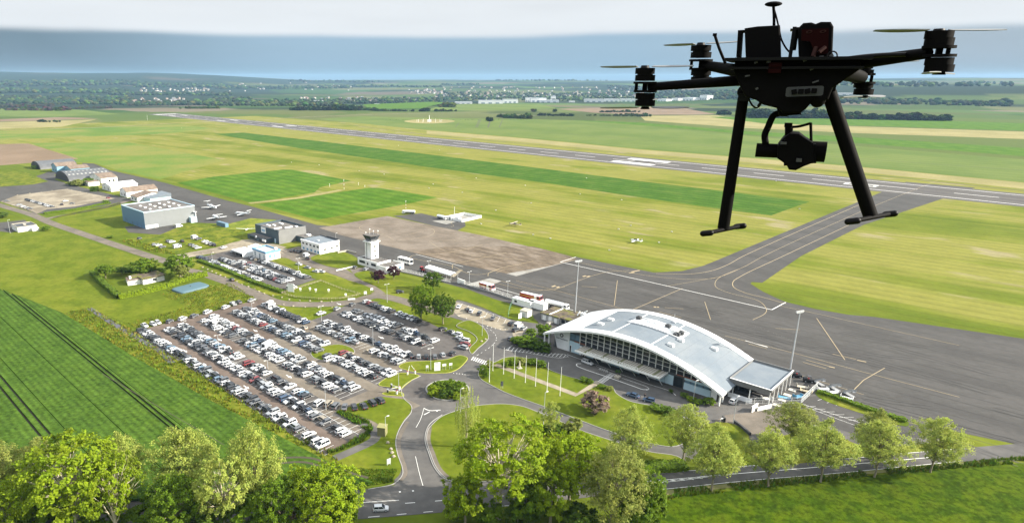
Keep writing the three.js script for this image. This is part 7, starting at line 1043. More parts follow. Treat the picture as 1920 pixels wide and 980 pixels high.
// ---------------------------------------------------------------- the survey drone hovering close by
function A(pxx, pyy, depth) {          // a point of space by where it shows in the photograph and how far ahead it hangs
  const dx = (pxx - CX) / FOCAL, dy = -(pyy - CY) / FOCAL, y = dy * CP - SP, z = -CP - dy * SP, t = depth / -z; return [dx * t, EYE + y * t, z * t];
}
{
  const D = 2.3, hub = A(1478, 130, D), far = Math.hypot(hub[0], hub[2]), N = [hub[0] / far, hub[2] / far], T = thing('survey_drone', 'big black eight-rotor camera drone hovering close in front of the camera', 'drone', [N[0] * D, N[1] * D], Math.atan2(-N[0], -N[1]), undefined, EYE + (hub[1] - EYE) * D / far);
  const rel = (x, y, d = D) => { const a = A(x, y, 1), t = d / (a[0] * N[0] + a[2] * N[1]); return [(a[0] * -N[1] + a[2] * N[0]) * t, (a[1] - EYE) * t - (hub[1] - EYE) * D / far, D - d]; }, u = D / FOCAL * 0.87; // u: metres per photograph pixel at the drone
  const matt = (r, g, b, ro, sp = 0.12) => new THREE.MeshPhysicalMaterial({ color: new THREE.Color().setRGB(r, g, b), roughness: ro, specularIntensity: sp }), soot = matt(0.0026, 0.0022, 0.0024, 0.7), soot2 = matt(0.004, 0.0036, 0.004, 0.5, 0.25), maroon = matt(0.012, 0.0008, 0.001, 0.7), greyPlate = plain(0.024, 0.024, 0.025, 0.6), bright = plain(0.045, 0.043, 0.042, 0.5), blade = plain(0.16, 0.165, 0.17, 0.6);
  const cube = (x, y, w, h, dep, d = D, tilt = 0) => { const g = new THREE.BoxGeometry(w * u, h * u, dep); g.rotateZ(tilt); g.translate(...rel(x, y, d)); return g; };
  const prismZ = (pts, d0, d1, mat, name, par = T) => { const mid = (d0 + d1) / 2, c = pts.map(([x, y]) => rel(x, y, mid)), s = new THREE.Shape(c.map((p) => new THREE.Vector2(p[0], p[1]))), g = new THREE.ExtrudeGeometry(s, { depth: d1 - d0, bevelEnabled: true, bevelSize: 0.004, bevelThickness: 0.006, bevelSegments: 2 }); g.translate(0, 0, c[0][2] - (d1 - d0) / 2); return mesh(name, g, mat, par); };
  // frame: top plates and the tapering hull
  const frame = prismZ([[1386, 112], [1602, 110], [1606, 128], [1574, 150], [1556, 162], [1548, 182], [1520, 186], [1508, 200], [1500, 206], [1470, 206], [1462, 198], [1436, 192], [1420, 182], [1404, 178], [1394, 158], [1384, 134]], 2.19, 2.41, soot, 'frame');
  mesh('deck', [cube(1492, 112, 222, 5, 0.3), cube(1488, 128, 205, 4, 0.28)], soot2, frame); for (const [x, y, w, h] of [[1418, 117, 9, 5], [1442, 116, 11, 6], [1510, 113, 9, 6], [1541, 107, 11, 7], [1560, 104, 9, 8], [1420, 166, 7, 6], [1402, 142, 12, 4], [1524, 129, 12, 5], [1530, 153, 16, 4]]) mesh('highlight_chip', cube(x, y, w * 0.6, h * 0.6, 0.012, 2.175, (x % 7) * 0.09), bright, frame);  // highlights on the black frame painted as small lighter chips
  mesh('red_housing', cube(1454, 127, 20, 17, 0.02, 2.17), maroon, frame);
  const ring = new THREE.TorusGeometry(7.5 * u, 1.2 * u, 6, 14); ring.translate(...rel(1561, 105, 2.18)); mesh('cable_loop', ring, soot2, frame);
  // batteries
  prismZ([[1402, 58], [1422, 55], [1461, 53], [1463, 112], [1404, 112]], 2.22, 2.36, soot, 'battery'); mesh('battery_strap', [cube(1388, 83, 6, 46, 0.1, D, 0.06), cube(1395, 59, 16, 2, 0.1, D, 0.05)], soot, T);
  const b2 = prismZ([[1500, 56], [1507, 49], [1520, 48], [1528, 51], [1538, 47], [1554, 47], [1558, 54], [1556, 108], [1502, 110]], 2.22, 2.36, soot, 'battery'); mesh('battery_face', [prismFace()], maroon, b2);
  function prismFace() { const c = [[1504, 55], [1555, 53], [1553, 100], [1530, 104], [1520, 78], [1503, 76]].map(([x, y]) => rel(x, y, 2.2)), s = new THREE.Shape(c.map((p) => new THREE.Vector2(p[0], p[1]))), g = new THREE.ExtrudeGeometry(s, { depth: 0.01, bevelEnabled: false }); g.translate(0, 0, c[0][2]); return g; }
  for (const [x, y] of [[1518, 60], [1544, 59]]) { const g = new THREE.TorusGeometry(3 * u, 1.1 * u, 6, 12); g.scale(1.2, 0.6, 1); g.rotateZ(0.2); g.translate(...rel(x, y, 2.19)); mesh('button', g, matt(0.03, 0.012, 0.01, 0.6), b2); }
  mesh('cable', [rod(rel(1531, 88, 2.19), rel(1525, 106, 2.18), 0.006), rod(rel(1548, 88, 2.19), rel(1536, 98, 2.18), 0.006)], matt(0.03, 0.012, 0.01, 0.6), b2); mesh('battery_strap', [cube(1486, 82, 6, 54, 0.1), cube(1493, 73, 6, 38, 0.05), cube(1492, 56, 16, 2, 0.08)], soot2, T);
  // satellite antenna on its mast, aerial rod
  const puck = new THREE.SphereGeometry(1, 16, 8); puck.scale(14.5 * u, 4.5 * u, 14.5 * u); puck.translate(...rel(1451, 7.5)); const mast = mesh('mast', tube([rel(1451, 10), rel(1452, 28), rel(1452, 54)], 0.0045, 10), soot, T); mesh('satellite_antenna', puck, soot, T); mesh('mast_cable', tube([rel(1452, 16), rel(1457, 34), rel(1462, 56), rel(1466, 74), rel(1476, 92), rel(1484, 100)], 0.0028, 24), soot, T);
  mesh('aerial', [tube([rel(1341, 66, 2.36), rel(1349, 90, 2.36), rel(1361, 119, 2.36)], 0.0048, 8), cube(1341, 65, 7, 5, 0.01, 2.36)], soot, T);
  // arms with a pair of motors each, one above and one below
  const arm = (x0, y0, x1, y1, d1, r0, r1) => mesh('arm', rod(rel(x0, y0), rel(x1, y1, d1), r0 * 0.82, r1 * 0.86, 10), soot, T);
  const motors = (x, yTop, yMid, yLow, d, w, ang) => {
    const wheel = (y, h, ww, m = soot) => { const g = new THREE.CylinderGeometry(ww * u / 2, ww * u / 2, h * u, 18); g.translate(...rel(x, y, d)); return g; };
    const clamp2 = mesh('motor_mount', [wheel(yMid - 8, 4, w + 6), wheel(yMid + 8, 4, w + 6), ...[-1, 1].map((s) => cube(x + s * (w / 2 - 2), yMid, 5, 15, 0.012, d)), cube(x, yMid, 8, 14, 0.02, d + 0.012)], soot, T);
    for (const [y, up] of [[yTop, 1], [yLow, -1]]) {
      const m = mesh('motor', [wheel(y - 7, 11, w - 1), wheel(y + 6, 11, w)], soot, T); mesh('motor_band', wheel(y, 4, w - 8), soot2, m);
      // a two-bladed rotor at rest
      const py = y - up * 15, base = rel(x, py, d), rot = ang + (up > 0 ? 0 : 0.9), blades = [];
      const pm = mesh('propeller', (() => { const g = new THREE.CylinderGeometry(7 * u, 9 * u, 5 * u, 12); g.translate(...base); return g; })(), soot2, T);
      for (const s of [0, Math.PI]) { const sh = new THREE.Shape(); const L0 = 0.025, L1 = 0.15; sh.moveTo(L0, -0.009); sh.quadraticCurveTo(0.09, -0.03, L1, -0.006); sh.lineTo(L1, 0.006); sh.quadraticCurveTo(0.1, 0.016, L0, 0.009); const g = new THREE.ExtrudeGeometry(sh, { depth: 0.002, bevelEnabled: false, curveSegments: 5 }); g.rotateX(-Math.PI / 2 + 0.16); g.rotateY(rot + s); g.translate(...base); mesh('blade', g, blade, pm); }
    }
  };
  arm(1400, 150, 1216, 163, 2.22, 0.02, 0.014); motors(1210, 140, 163, 187, 2.22, 37, 2.9);
  arm(1404, 136, 1322, 122, 2.48, 0.026, 0.017); motors(1315, 97, 121, 143, 2.48, 40, 2.6);
  arm(1580, 122, 1744, 99, 2.12, 0.024, 0.016); motors(1762, 72, 96, 122, 2.12, 38, 0.35); mesh('arm_tube', tube([rel(1565, 113, 2.2), rel(1620, 106, 2.18), rel(1660, 103, 2.16), rel(1700, 102, 2.14)], 0.006, 12), soot2, T);
  arm(1570, 132, 1616, 145, 2.52, 0.03, 0.022); motors(1620, 130, 147, 166, 2.55, 34, 0.2);
  // legs with skid bars
  const leg = (a, b, r0, r1, s0, s1, d) => { r0 *= 0.86; r1 *= 0.86; mesh('leg', [rod(rel(...a, d), rel(...b, d), r0, r1, 10), (() => { const g = new THREE.SphereGeometry(r0 * 1.25, 10, 8); g.translate(...rel(...a, d)); return g; })()], soot, T); const k = mesh('skid', rod(rel(...s0, d - 0.09), rel(...s1, d + 0.07), 0.0068, 0.0068, 8), soot, T); for (const [p, q] of [[s0, d - 0.09], [s1, d + 0.07]]) { const g = new THREE.CapsuleGeometry(0.0096, 0.022, 4, 8); g.rotateZ(-1.35); g.translate(...rel(...p, q)); mesh('rubber_foot', g, soot2, k); } };
  leg([1396, 172], [1357, 428], 0.0185, 0.0215, [1326, 437], [1388, 424], 2.28); leg([1548, 152], [1633, 404], 0.023, 0.0225, [1600, 414.5], [1670, 401], 2.26);
  mesh('leg_joint', cube(1396, 182, 18, 14, 0.05, 2.27), soot2, T); mesh('leg_joint', cube(1552, 160, 26, 18, 0.05, 2.26), soot2, T);
  // maker's plate, forward camera, dangling wires
  const plate = new THREE.Shape(), pw = 28 * u, ph = 8 * u; plate.moveTo(-pw, -ph * 0.6); plate.lineTo(-pw, ph * 0.6); plate.quadraticCurveTo(-pw, ph, -pw * 0.85, ph); plate.lineTo(pw * 0.85, ph); plate.quadraticCurveTo(pw, ph, pw, ph * 0.6); plate.lineTo(pw, -ph * 0.6); plate.quadraticCurveTo(pw, -ph, pw * 0.85, -ph); plate.lineTo(-pw * 0.85, -ph); plate.quadraticCurveTo(-pw, -ph, -pw, -ph * 0.6);
  const pg = new THREE.ExtrudeGeometry(plate, { depth: 0.012, bevelEnabled: false }); pg.rotateZ(0.05); pg.translate(...rel(1509, 171, 2.16)); const plateM = mesh('name_plate', pg, greyPlate, T); for (let k = 0; k < 4; k++) mesh('raised_mark', cube(1490 + k * 12.5, 172 - k * 0.6, 8, 8, 0.006, 2.146, k % 2 ? 0 : 0.25), soot, plateM);
  const eye = new THREE.SphereGeometry(1, 14, 10); eye.scale(13 * u, 16 * u, 14 * u); eye.translate(...rel(1535, 184, 2.2)); mesh('front_camera', eye, soot, T);
  mesh('cable', tube([rel(1404, 184, 2.24), rel(1412, 198, 2.24), rel(1420, 202, 2.24), rel(1430, 190, 2.24)], 0.0028, 16), soot2, T); mesh('cable', tube([rel(1422, 200, 2.24), rel(1430, 190, 2.24), rel(1442, 185, 2.24)], 0.005, 10), soot2, T);
  // camera gimbal
  const mount = prismZ([[1458, 196], [1496, 196], [1492, 206], [1500, 212], [1464, 213]], 2.24, 2.34, soot, 'gimbal_mount');
  mesh('gimbal_arm', [tube([rel(1480, 212, 2.3), rel(1458, 213, 2.3), rel(1451, 217, 2.3), rel(1440, 240, 2.3), rel(1435, 252, 2.3), rel(1437, 275, 2.3)], 0.0095, 30, 8)], soot, T);
  const cylX = (x, y, w, h, name, m = soot, d = 2.3) => { const g = new THREE.CylinderGeometry(h * u / 2, h * u / 2, w * u, 20); g.rotateZ(Math.PI / 2); g.translate(...rel(x, y, d)); return mesh(name, g, m, T); };
  cylX(1439, 282, 38, 26, 'gimbal_motor'); cylX(1462, 282, 30, 20, 'gimbal_axle');
  const cam = prismZ([[1461, 292], [1462, 271], [1472, 258], [1483, 250], [1498, 251], [1510, 260], [1522, 267], [1522, 300], [1506, 306], [1492, 313], [1482, 312], [1477, 303]], 2.25, 2.35, soot, 'camera'); mesh('camera_body', [cube(1500, 288, 52, 34, 0.09, 2.3, 0.15), cube(1487, 311, 13, 9, 0.04, 2.3)], soot, cam); const lens = cylX(1528, 284, 36, 37, 'camera_lens', soot); cylX(1545, 284, 4, 31, 'lens_rim', soot2); mesh('highlight_chip', cube(1499, 300, 9, 6, 0.01, 2.24), bright, cam); mesh('highlight_chip', cube(1470, 268, 10, 4, 0.01, 2.23), bright, cam);  // two lighter chips give the camera body its painted highlights
  mesh('camera_handle', [tube([rel(1480, 256, 2.3), rel(1480, 236, 2.3)], 0.011, 4, 8), tube([rel(1480, 238, 2.3), rel(1498, 237, 2.3), rel(1521, 231, 2.3)], 0.0042, 10), tube([rel(1521, 230, 2.3), rel(1522, 268, 2.3)], 0.0045, 6), cube(1479, 234, 13, 7, 0.03, 2.3)], soot, cam);
}
// ---------------------------------------------------------------- masts, lamps, poles
function poleAt(base, top) { const at = P(...base); return { at, h: heightAt(at, ...top) }; }
for (const [base, top, label] of [[[1078, 597], [1083, 489], 'tall grey floodlight mast behind the left end of the terminal'], [[1481, 700], [1497, 584], 'tall grey floodlight mast at the corner of the baggage shelter']]) {
  const { at, h } = poleAt(base, top), T = thing('floodlight_mast', label, 'light mast', at, 0.4); mesh('pole', cyl(0.28, 0.13, 0, h, 10), M.steel, T); mesh('crossbar', box(-1.5, 1.5, h - 0.5, h - 0.3, -0.1, 0.1), M.steel, T); for (const x of [-1.4, -0.5, 0.5, 1.4]) mesh('floodlight', box(x - 0.35, x + 0.35, h - 0.3, h + 0.25, -0.3, 0.15), plain(0.45, 0.46, 0.46, 0.4), T);
}
for (const [base, top, two, label] of [
  [[411, 665], [410.6, 628], 1, 'lamp post between the second and third rows of the big car park'], [[502, 692], [501, 675], 1, 'lamp post by the big white box van'], [[603, 608], [601.6, 574], 1, 'lamp post at the top entrance of the car park'], [[699.5, 649], [698.7, 612], 1, 'lamp post in the aisle below the grass-edged island'], [[807.6, 693.5], [808, 652.6], 1, 'lamp post on the lawn beside the sweeping bend'], [[726, 567.7], [725.7, 532.6], 1, 'lamp post by the road bend near the tower lawn'], [[611, 769], [609.4, 727], 0, 'lamp post at the start of the curved end row'], [[747.7, 737], [747, 695], 1, 'lamp post at the car park exit'], [[723, 816], [725, 781], 0, 'lamp post beside the beige kiosk'], [[863, 776], [862, 729], 0, 'lamp post behind the weeping birch'], [[1019, 797], [1022, 735.5], 0, 'lamp post beside the narrow birch'], [[904, 630], [904.5, 594], 1, 'lamp post on the lawn before the small sandy car park'], [[1019, 657], [1020.7, 623], 0, 'lamp post at the left corner of the terminal'], [[1300, 754], [1303, 714], 0, 'lamp post before the right end of the terminal front'], [[1375, 795], [1382, 744], 0, 'lamp post by the dark low wall'], [[1347, 815], [1349, 786], 0, 'short lamp post on the grass left of the dark low wall'], [[399, 500.5], [398, 474], 0, 'lamp post at the far end of the upper car park'], [[559.5, 506], [559.5, 484], 1, 'lamp post beside the blue-roofed white block'], [[345, 622], [344.5, 602], 0, 'lamp post at the far end of the second row'], [[472.6, 585], [472, 567.8], 0, 'lamp post at the far end of the fourth aisle'], [[804, 506], [803.7, 489], 1, 'apron lamp left of the white canopy'], [[880, 529.5], [880.8, 509], 1, 'apron lamp by the pale slab'], [[951.6, 558], [952, 527], 1, 'apron lamp between the two fire engines'], [[629.6, 450], [629, 437], 0, 'apron lamp behind the white office block'], [[18, 437], [17, 412], 0, 'lamp post beside the small roadside block']]) {
  const { at, h } = poleAt(base, top), T = thing('street_lamp', label, 'lamp post', at, 0.6); mesh('pole', cyl(0.1, 0.06, 0, h, 8), M.steel, T); for (const s of two ? [-1, 1] : [1]) { const a = mesh('arm', rod([0, h - 0.1, 0], [s * 0.9, h, 0], 0.04), M.steel, T); mesh('lamp_head', box(s * 0.9 - 0.4, s * 0.9 + 0.4, h - 0.06, h + 0.08, -0.16, 0.16), plain(0.55, 0.55, 0.53, 0.5), a); }
  mesh('base', cyl(0.18, 0.16, 0, 0.5, 8), M.stone, T);
}
{ const list = [[[917.5, 717], [917, 672]], [[924, 696], [925.4, 644.5]], [[944, 702], [945.8, 652.6]], [[964, 710], [965.7, 658]], [[985, 718], [985.7, 667]], [[1004, 725], [1006, 672]], [[1025.7, 734], [1027.7, 680]], [[1050, 743], [1052.7, 689]]];
  list.forEach(([b, t], k) => { const { at, h } = poleAt(b, t), T = thing('flagpole', `bare white flagpole, ${nth(k + 1)} from the roundabout in the row on the flag lawn`, 'flagpole', at, 0, 'flagpoles on the lawn before the terminal'); mesh('pole', cyl(0.1, 0.055, 0.2, h, 8), M.white, T); mesh('finial', (() => { const g = new THREE.SphereGeometry(0.12, 8, 6); g.translate(0, h + 0.08, 0); return g; })(), M.steel, T); mesh('base', cyl(0.25, 0.22, 0, 0.35, 8), M.stone, T); }); }
{ const { at, h } = poleAt([974, 691], [974.6, 677]), T = thing('monument', 'small pointed stone monument on the lawn behind the flagpoles', 'monument', at, 0.4, undefined, 0.2); mesh('obelisk', [(() => { const g = new THREE.CylinderGeometry(0.2, 0.5, h - 0.6, 4); g.translate(0, (h - 0.6) / 2 + 0.3, 0); return g; })(), (() => { const g = new THREE.ConeGeometry(0.2, 0.4, 4); g.translate(0, h - 0.1, 0); return g; })()], M.stone, T); mesh('plinth', box(-0.8, 0.8, 0, 0.3, -0.8, 0.8), M.stone, T); }
// signs and machines round the exits
function board(label, at, turn, w, h, up, mat, marks = 0, y = 0.2) { const T = thing('sign_board', label, 'sign', at, turn, undefined, y); mesh('panel', box(-w / 2, w / 2, up, up + h, -0.05, 0.05), mat, T); for (const x of [-w * 0.38, w * 0.38]) mesh('post', cyl(0.05, 0.05, 0, up + 0.05, 6, x, 0), M.steel, T); for (let k = 0; k < marks; k++) mesh('stripe', box(-w * 0.36, w * (0.1 + 0.25 * ((k * 7) % 3) / 2), up + h - 0.35 - k * h / (marks + 1) * 0.9, up + h - 0.2 - k * h / (marks + 1) * 0.9, 0.05, 0.07), M.darkMetal, T); return T; }
board('tall pale sign panel on the lawn beside the lamp post', P(820, 696), 0.2, 2.2, 3.2, 0.1, M.white, 2); board('white two-legged sign right of the tall pale panel', P(833, 694), 0.3, 1.4, 0.8, 1.5, M.white); board('smaller white sign right of the two-legged sign', P(845, 692), 0.5, 1.2, 0.8, 1.4, M.white); board('white sign left of the lamp post on the lawn', P(801, 697), 0.2, 0.9, 0.9, 1.4, M.white);
board('dark slatted information panel on the flag lawn', P(941, 729), 0.3, 0.9, 1.7, 0.9, plain(0.05, 0.055, 0.07, 0.5), 0); board('large white board at the corner of the fenced garden', P(545.5, 549), -0.3, 3.4, 4.2, 0.4, M.white, 1); board('white direction sign by the zebra crossing', P(904, 700), 0.5, 2.2, 0.7, 1, M.white); board('white sign at the near corner of the tower lawn', P(659, 564), 0.2, 3.4, 0.9, 0.3, M.white); board('white sign by the tower lawn corner', P(685, 554), 0.2, 1.4, 1.4, 0.6, M.white, 1); board('small white sign at the road fork by the tower', P(697, 548), 0.5, 1.3, 1, 1, M.white); board('white notice at the junction verge, grey backed', P(729, 873), 0.6, 1.2, 1.6, 0.4, M.steel); board('white board beside the kiosk cube', P(975, 599), 0.5, 1.6, 2.4, 0.3, M.white, 1);
{ const T = thing('roundabout_sign', 'round blue arrow sign on the front of the roundabout', 'sign', P(831, 747), 0.2, undefined, 0.25), g = new THREE.CylinderGeometry(0.5, 0.5, 0.05, 18); g.rotateX(Math.PI / 2); g.translate(0, 1.7, 0.05); mesh('disc', g, plain(0.03, 0.12, 0.32, 0.4), T); mesh('post', cyl(0.05, 0.05, 0, 1.7, 6), M.steel, T); mesh('arrow', box(-0.25, 0.25, 1.65, 1.75, 0.08, 0.1), M.white, T); }
for (const [x, y, dark, x2, y2, label] of [[764, 703, 0, 772, 692, 'barrier with a raised arm at the upper car park exit'], [778, 701, 0, 768, 699, 'white ticket post with a lowered arm beside the raised barrier'], [734, 727, 1, 746, 730, 'dark ticket machine at the middle exit lane'], [727, 736.5, 1, 742, 738, 'dark ticket machine at the lower exit lane'], [749, 731, 0, 740, 733.5, 'white barrier post at the middle exit lane'], [744, 739.5, 0, 734, 737, 'white barrier post at the lower exit lane']]) {
  const at = P(x, y), T = thing('parking_barrier', label, 'barrier', at, heading(x, y, x2, y2), undefined, 0.15); mesh('cabinet', box(-0.25, 0.25, 0, 1.25, -0.2, 0.2), dark ? M.darkMetal : M.white, T); const up = label.includes('raised'); mesh('arm', up ? rod([0, 1, 0.25], [1.6, 2.8, 0.25], 0.05) : box(0, 2.9, 0.95, 1.06, 0.2, 0.28), M.white, T); mesh('cap', box(-0.28, 0.28, 1.25, 1.35, -0.23, 0.23), dark ? M.steel : M.red, T);
}
// ---------------------------------------------------------------- fences
function walkLine(pts, step, fn) { for (let i = 0; i < pts.length - 1; i++) { const [a, b] = [pts[i], pts[i + 1]], l = Math.hypot(b[0] - a[0], b[1] - a[1]), n = Math.max(1, Math.round(l / step)); for (let k = 0; k < n; k++) fn([mix(a[0], b[0], k / n), mix(a[1], b[1], k / n)], [mix(a[0], b[0], (k + 1) / n), mix(a[1], b[1], (k + 1) / n)], Math.atan2(-(b[1] - a[1]), b[0] - a[0])); } }
function railFence(name, label, pts, { step = 2.2, h = 1.1, mat = M.wood, rails = [0.45, 0.95], infill = 0, low = 0, lowMat = M.kerb, y = 0.1, r = 0.06 }) {
  const line = px(pts), T = thing(name, label, 'fence', line[0], 0, undefined, y), o = line[0];
  walkLine(line, step, (a, b) => { const A3 = [a[0] - o[0], 0, a[1] - o[1]], B3 = [b[0] - o[0], 0, b[1] - o[1]]; mesh('post', rod(A3, [A3[0], h, A3[2]], r), mat, T); for (const q of rails) mesh('rail', rod([A3[0], q, A3[2]], [B3[0], q, B3[2]], r * 0.7, r * 0.7, 4), mat, T); });
  if (infill) { const q = []; walkLine(line, infill, (a) => q.push(cyl(0.025, 0.025, low, h - 0.05, 3, a[0] - o[0], a[1] - o[1]))); stuff(mesh('mesh_wires', q, mat, T)); }
  if (low) mesh('base_wall', strip(line.map(([x, z]) => [x - o[0], z - o[1]]), 0.25, 0, low), lowMat, T);
}
railFence('garden_fence', 'pale wooden rail fence round the garden by the upper car park', [[601.5, 528], [560, 541], [528, 551], [541, 555], [556, 559], [597, 562], [637, 561.6], [660, 557.5], [676, 553]], { r: 0.09 }); railFence('garden_fence', 'pale wooden rail fence on the far side of that garden', [[601.5, 528], [640, 543], [676, 553]], { r: 0.08 });
railFence('apron_fence', 'white mesh fence on a low wall between the lawn and the apron', [[862, 533], [890, 541], [925, 551], [961, 563]], { step: 3, h: 2.6, mat: M.white, rails: [0.9, 1.7, 2.5], infill: 0.28, low: 0.8 }); railFence('apron_fence', 'white mesh fence between the tower annex and the white canopy', [[752, 510], [780, 516], [800, 521], [845, 531]], { step: 3, h: 2.2, mat: M.white, rails: [0.8, 2.1], infill: 0.3, low: 0.4 });
railFence('yard_fence', 'white mesh fence along the front of the equipment yard', [[1399, 758], [1430, 757], [1466, 757], [1502, 757]], { step: 3.2, h: 2.2, mat: M.white, rails: [0.2, 1.1, 2.1], infill: 0.3 }); railFence('yard_fence', 'white mesh fence at the right side of the equipment yard', [[1502, 757], [1518, 742], [1533, 728]], { step: 2, h: 2.4, mat: M.white, rails: [0.2, 1.2, 2.3], infill: 0.16 });
railFence('mesh_fence', 'low green mesh fence across the lawn by the white cabins', [[953, 596], [955, 582], [960, 571]], { step: 2.2, h: 1.8, mat: plain(0.1, 0.2, 0.12, 0.7), rails: [0.1, 1.7], infill: 0.3 });
{ const c = px([[837, 410], [871, 403], [903, 408.5], [866, 417]]), o = c[0], T = thing('fuel_compound', 'white panel fence round the fuel compound on the grass', 'enclosure', o, 0, undefined, 0.1); walkLine([...c, c[0]], 2.6, (a, b, an) => { const g = box(-1.2, 1.2, 0.1, 2, -0.04, 0.04); g.rotateY(an); g.translate((a[0] + b[0]) / 2 - o[0], 0, (a[1] + b[1]) / 2 - o[1]); mesh('fence_panel', g, M.white, T); mesh('post', cyl(0.07, 0.07, 0, 2.2, 6, a[0] - o[0], a[1] - o[1]), M.steel, T); }); const inner = c.map(([x, z]) => [x - o[0], z - o[1]]); mesh('floor', prism(inner, 0.01, 0.04), M.slab, T); }
for (const [x, y, label] of [[846, 412, 'white pump cabin left of the fuel compound'], [860, 414, 'white pump cabin in front of the fuel compound']]) { const T = thing('pump_cabin', label, 'cabin', P(x, y), TURN, undefined, 0.1); mesh('body', box(-1.5, 1.5, 0, 2.4, -1.5, 1.5), M.white, T); mesh('roof', box(-1.6, 1.6, 2.4, 2.55, -1.6, 1.6), M.steel, T); mesh('door', box(-0.5, 0.5, 0.1, 2, 1.5, 1.55), M.darkMetal, T); }
{ const a = P(803, 509), b = P(852, 524), l = Math.hypot(b[0] - a[0], b[1] - a[1]), T = thing('apron_canopy', 'long white canopy roof along the apron fence', 'canopy', [(a[0] + b[0]) / 2, (a[1] + b[1]) / 2], Math.atan2(-(b[1] - a[1]), b[0] - a[0]), undefined, 0.06), n = 8, q = []; for (let i = 0; i < n; i++) { const f = (k) => { const t = k / n * Math.PI; return [-Math.cos(t) * 2.6, 2.5 + Math.sin(t) * 1]; }, [z0, y0] = f(i), [z1, y1] = f(i + 1); q.push([[-l / 2, y0, z0], [l / 2, y0, z0], [l / 2, y1, z1], [-l / 2, y1, z1]].reverse()); } mesh('roof', quads(q), M.white, T); for (let k = 0; k <= 6; k++) for (const z of [-2.5, 2.5]) mesh('post', cyl(0.06, 0.06, 0, 2.5, 6, -l / 2 + k * l / 6, z), M.white, T); }
for (const [label, pts, h, mat, w] of [['low pale wall round the terrace between the office block and the tower', [[633, 475], [651, 471.5], [668, 476]], 1, M.stone, 0.4], ['white gate wall at the right end of the white canopy', [[858, 530], [872, 535]], 2.4, M.white, 0.3], ['low white kerb wall at the tower lawn', [[630, 508], [665, 500]], 0.4, M.white, 0.3], ['dark low wall at the edge of the gravel yard', [[1376, 792], [1390, 802], [1407, 817]], 0.8, plain(0.04, 0.04, 0.042, 0.9), 0.5], ['short dark wall at the left of the gravel yard', [[1355, 788], [1359, 793]], 1.5, plain(0.05, 0.05, 0.05, 0.9), 0.5], ['white wall by the yard gate', [[1409, 774], [1420, 767]], 2, wallPlaster, 0.3], ['pale wall right of the yard gate', [[1420, 771], [1447, 765]], 1.2, wallPlaster, 0.25]]) { const l = px(pts), o = l[0], T = thing('low_wall', label, 'wall', o, 0, undefined, 0.1), q = l.map(([x, z]) => [x - o[0], z - o[1]]); mesh('wall', strip(q, w, 0, h), mat, T); mesh('coping', strip(q, w + 0.1, h + 0.003, 0.08), mat === M.stone ? M.kerb : mat, T); }
// ---------------------------------------------------------------- boulders along the road edges
{
  const shapes = [1, 2, 3].map((s) => { const g = new THREE.IcosahedronGeometry(1, 1), p = g.attributes.position, r = rng(s * 9); const seen = new Map(); for (let i = 0; i < p.count; i++) { const k = [p.getX(i), p.getY(i), p.getZ(i)].map((v) => v.toFixed(2)).join(); if (!seen.has(k)) seen.set(k, 0.75 + r() * 0.45); const f = seen.get(k); p.setXYZ(i, p.getX(i) * f, Math.max(-0.35, p.getY(i) * f * 0.75), p.getZ(i) * f); } g.computeVertexNormals(); return g; }), r = rng(4);
  const rows = [['pale boulder in the line beside the upper car park hedge', 'boulders along the upper car park', [[380, 502], [422, 520], [466, 538], [495, 551], [543, 561.6], [582, 565], [621, 565.7], [648, 564]], 5.4], ['pale boulder in the line between the curving road and the car park', 'boulders along the car park edge', [[531, 571], [549, 574], [572, 575.5], [597, 577], [624, 576.5], [644, 574]], 5.2], ['pale boulder edging the far gravel lot', 'boulders round the gravel lot', [[31, 366], [55, 362.6], [97, 357], [125, 355], [141, 359], [170, 364.5], [195, 371]], 10], ['pale stone edging the sandy track by the upper car park', 'stones along the sandy track', [[380, 476], [400, 473], [416, 471]], 5]];
  for (const [label, group, pts, step] of rows) walkLine(px(pts), step, (a) => { const s = 0.33 + r() * 0.24, T = tag(mesh('boulder', shapes[Math.floor(r() * 3)], M.boulder), label, 'boulder', group); T.position.set(a[0] + (r() - 0.5) * 0.8, 0.2, a[1] + (r() - 0.5) * 0.8); T.rotation.y = r() * 6; T.scale.set(s * 1.3, s, s); });
  for (const [x, y, l] of [[733, 843, 'first of the pale rocks down the verge by the entry road'], [735, 850, 'second of the pale rocks down the verge by the entry road'], [738, 857, 'third of the pale rocks down the verge by the entry road'], [727, 831, 'rock below the beige kiosk'], [903, 641, 'pale rock at the lawn corner near the crossing'], [910, 637, 'second pale rock at the lawn corner near the crossing'], [688, 658, 'round pale stone at the aisle bend']]) { const T = tag(mesh('boulder', shapes[x % 3], M.boulder), l, 'boulder'); T.position.set(P(x, y)[0], 0.3, P(x, y)[1]); T.scale.setScalar(0.55); }
}
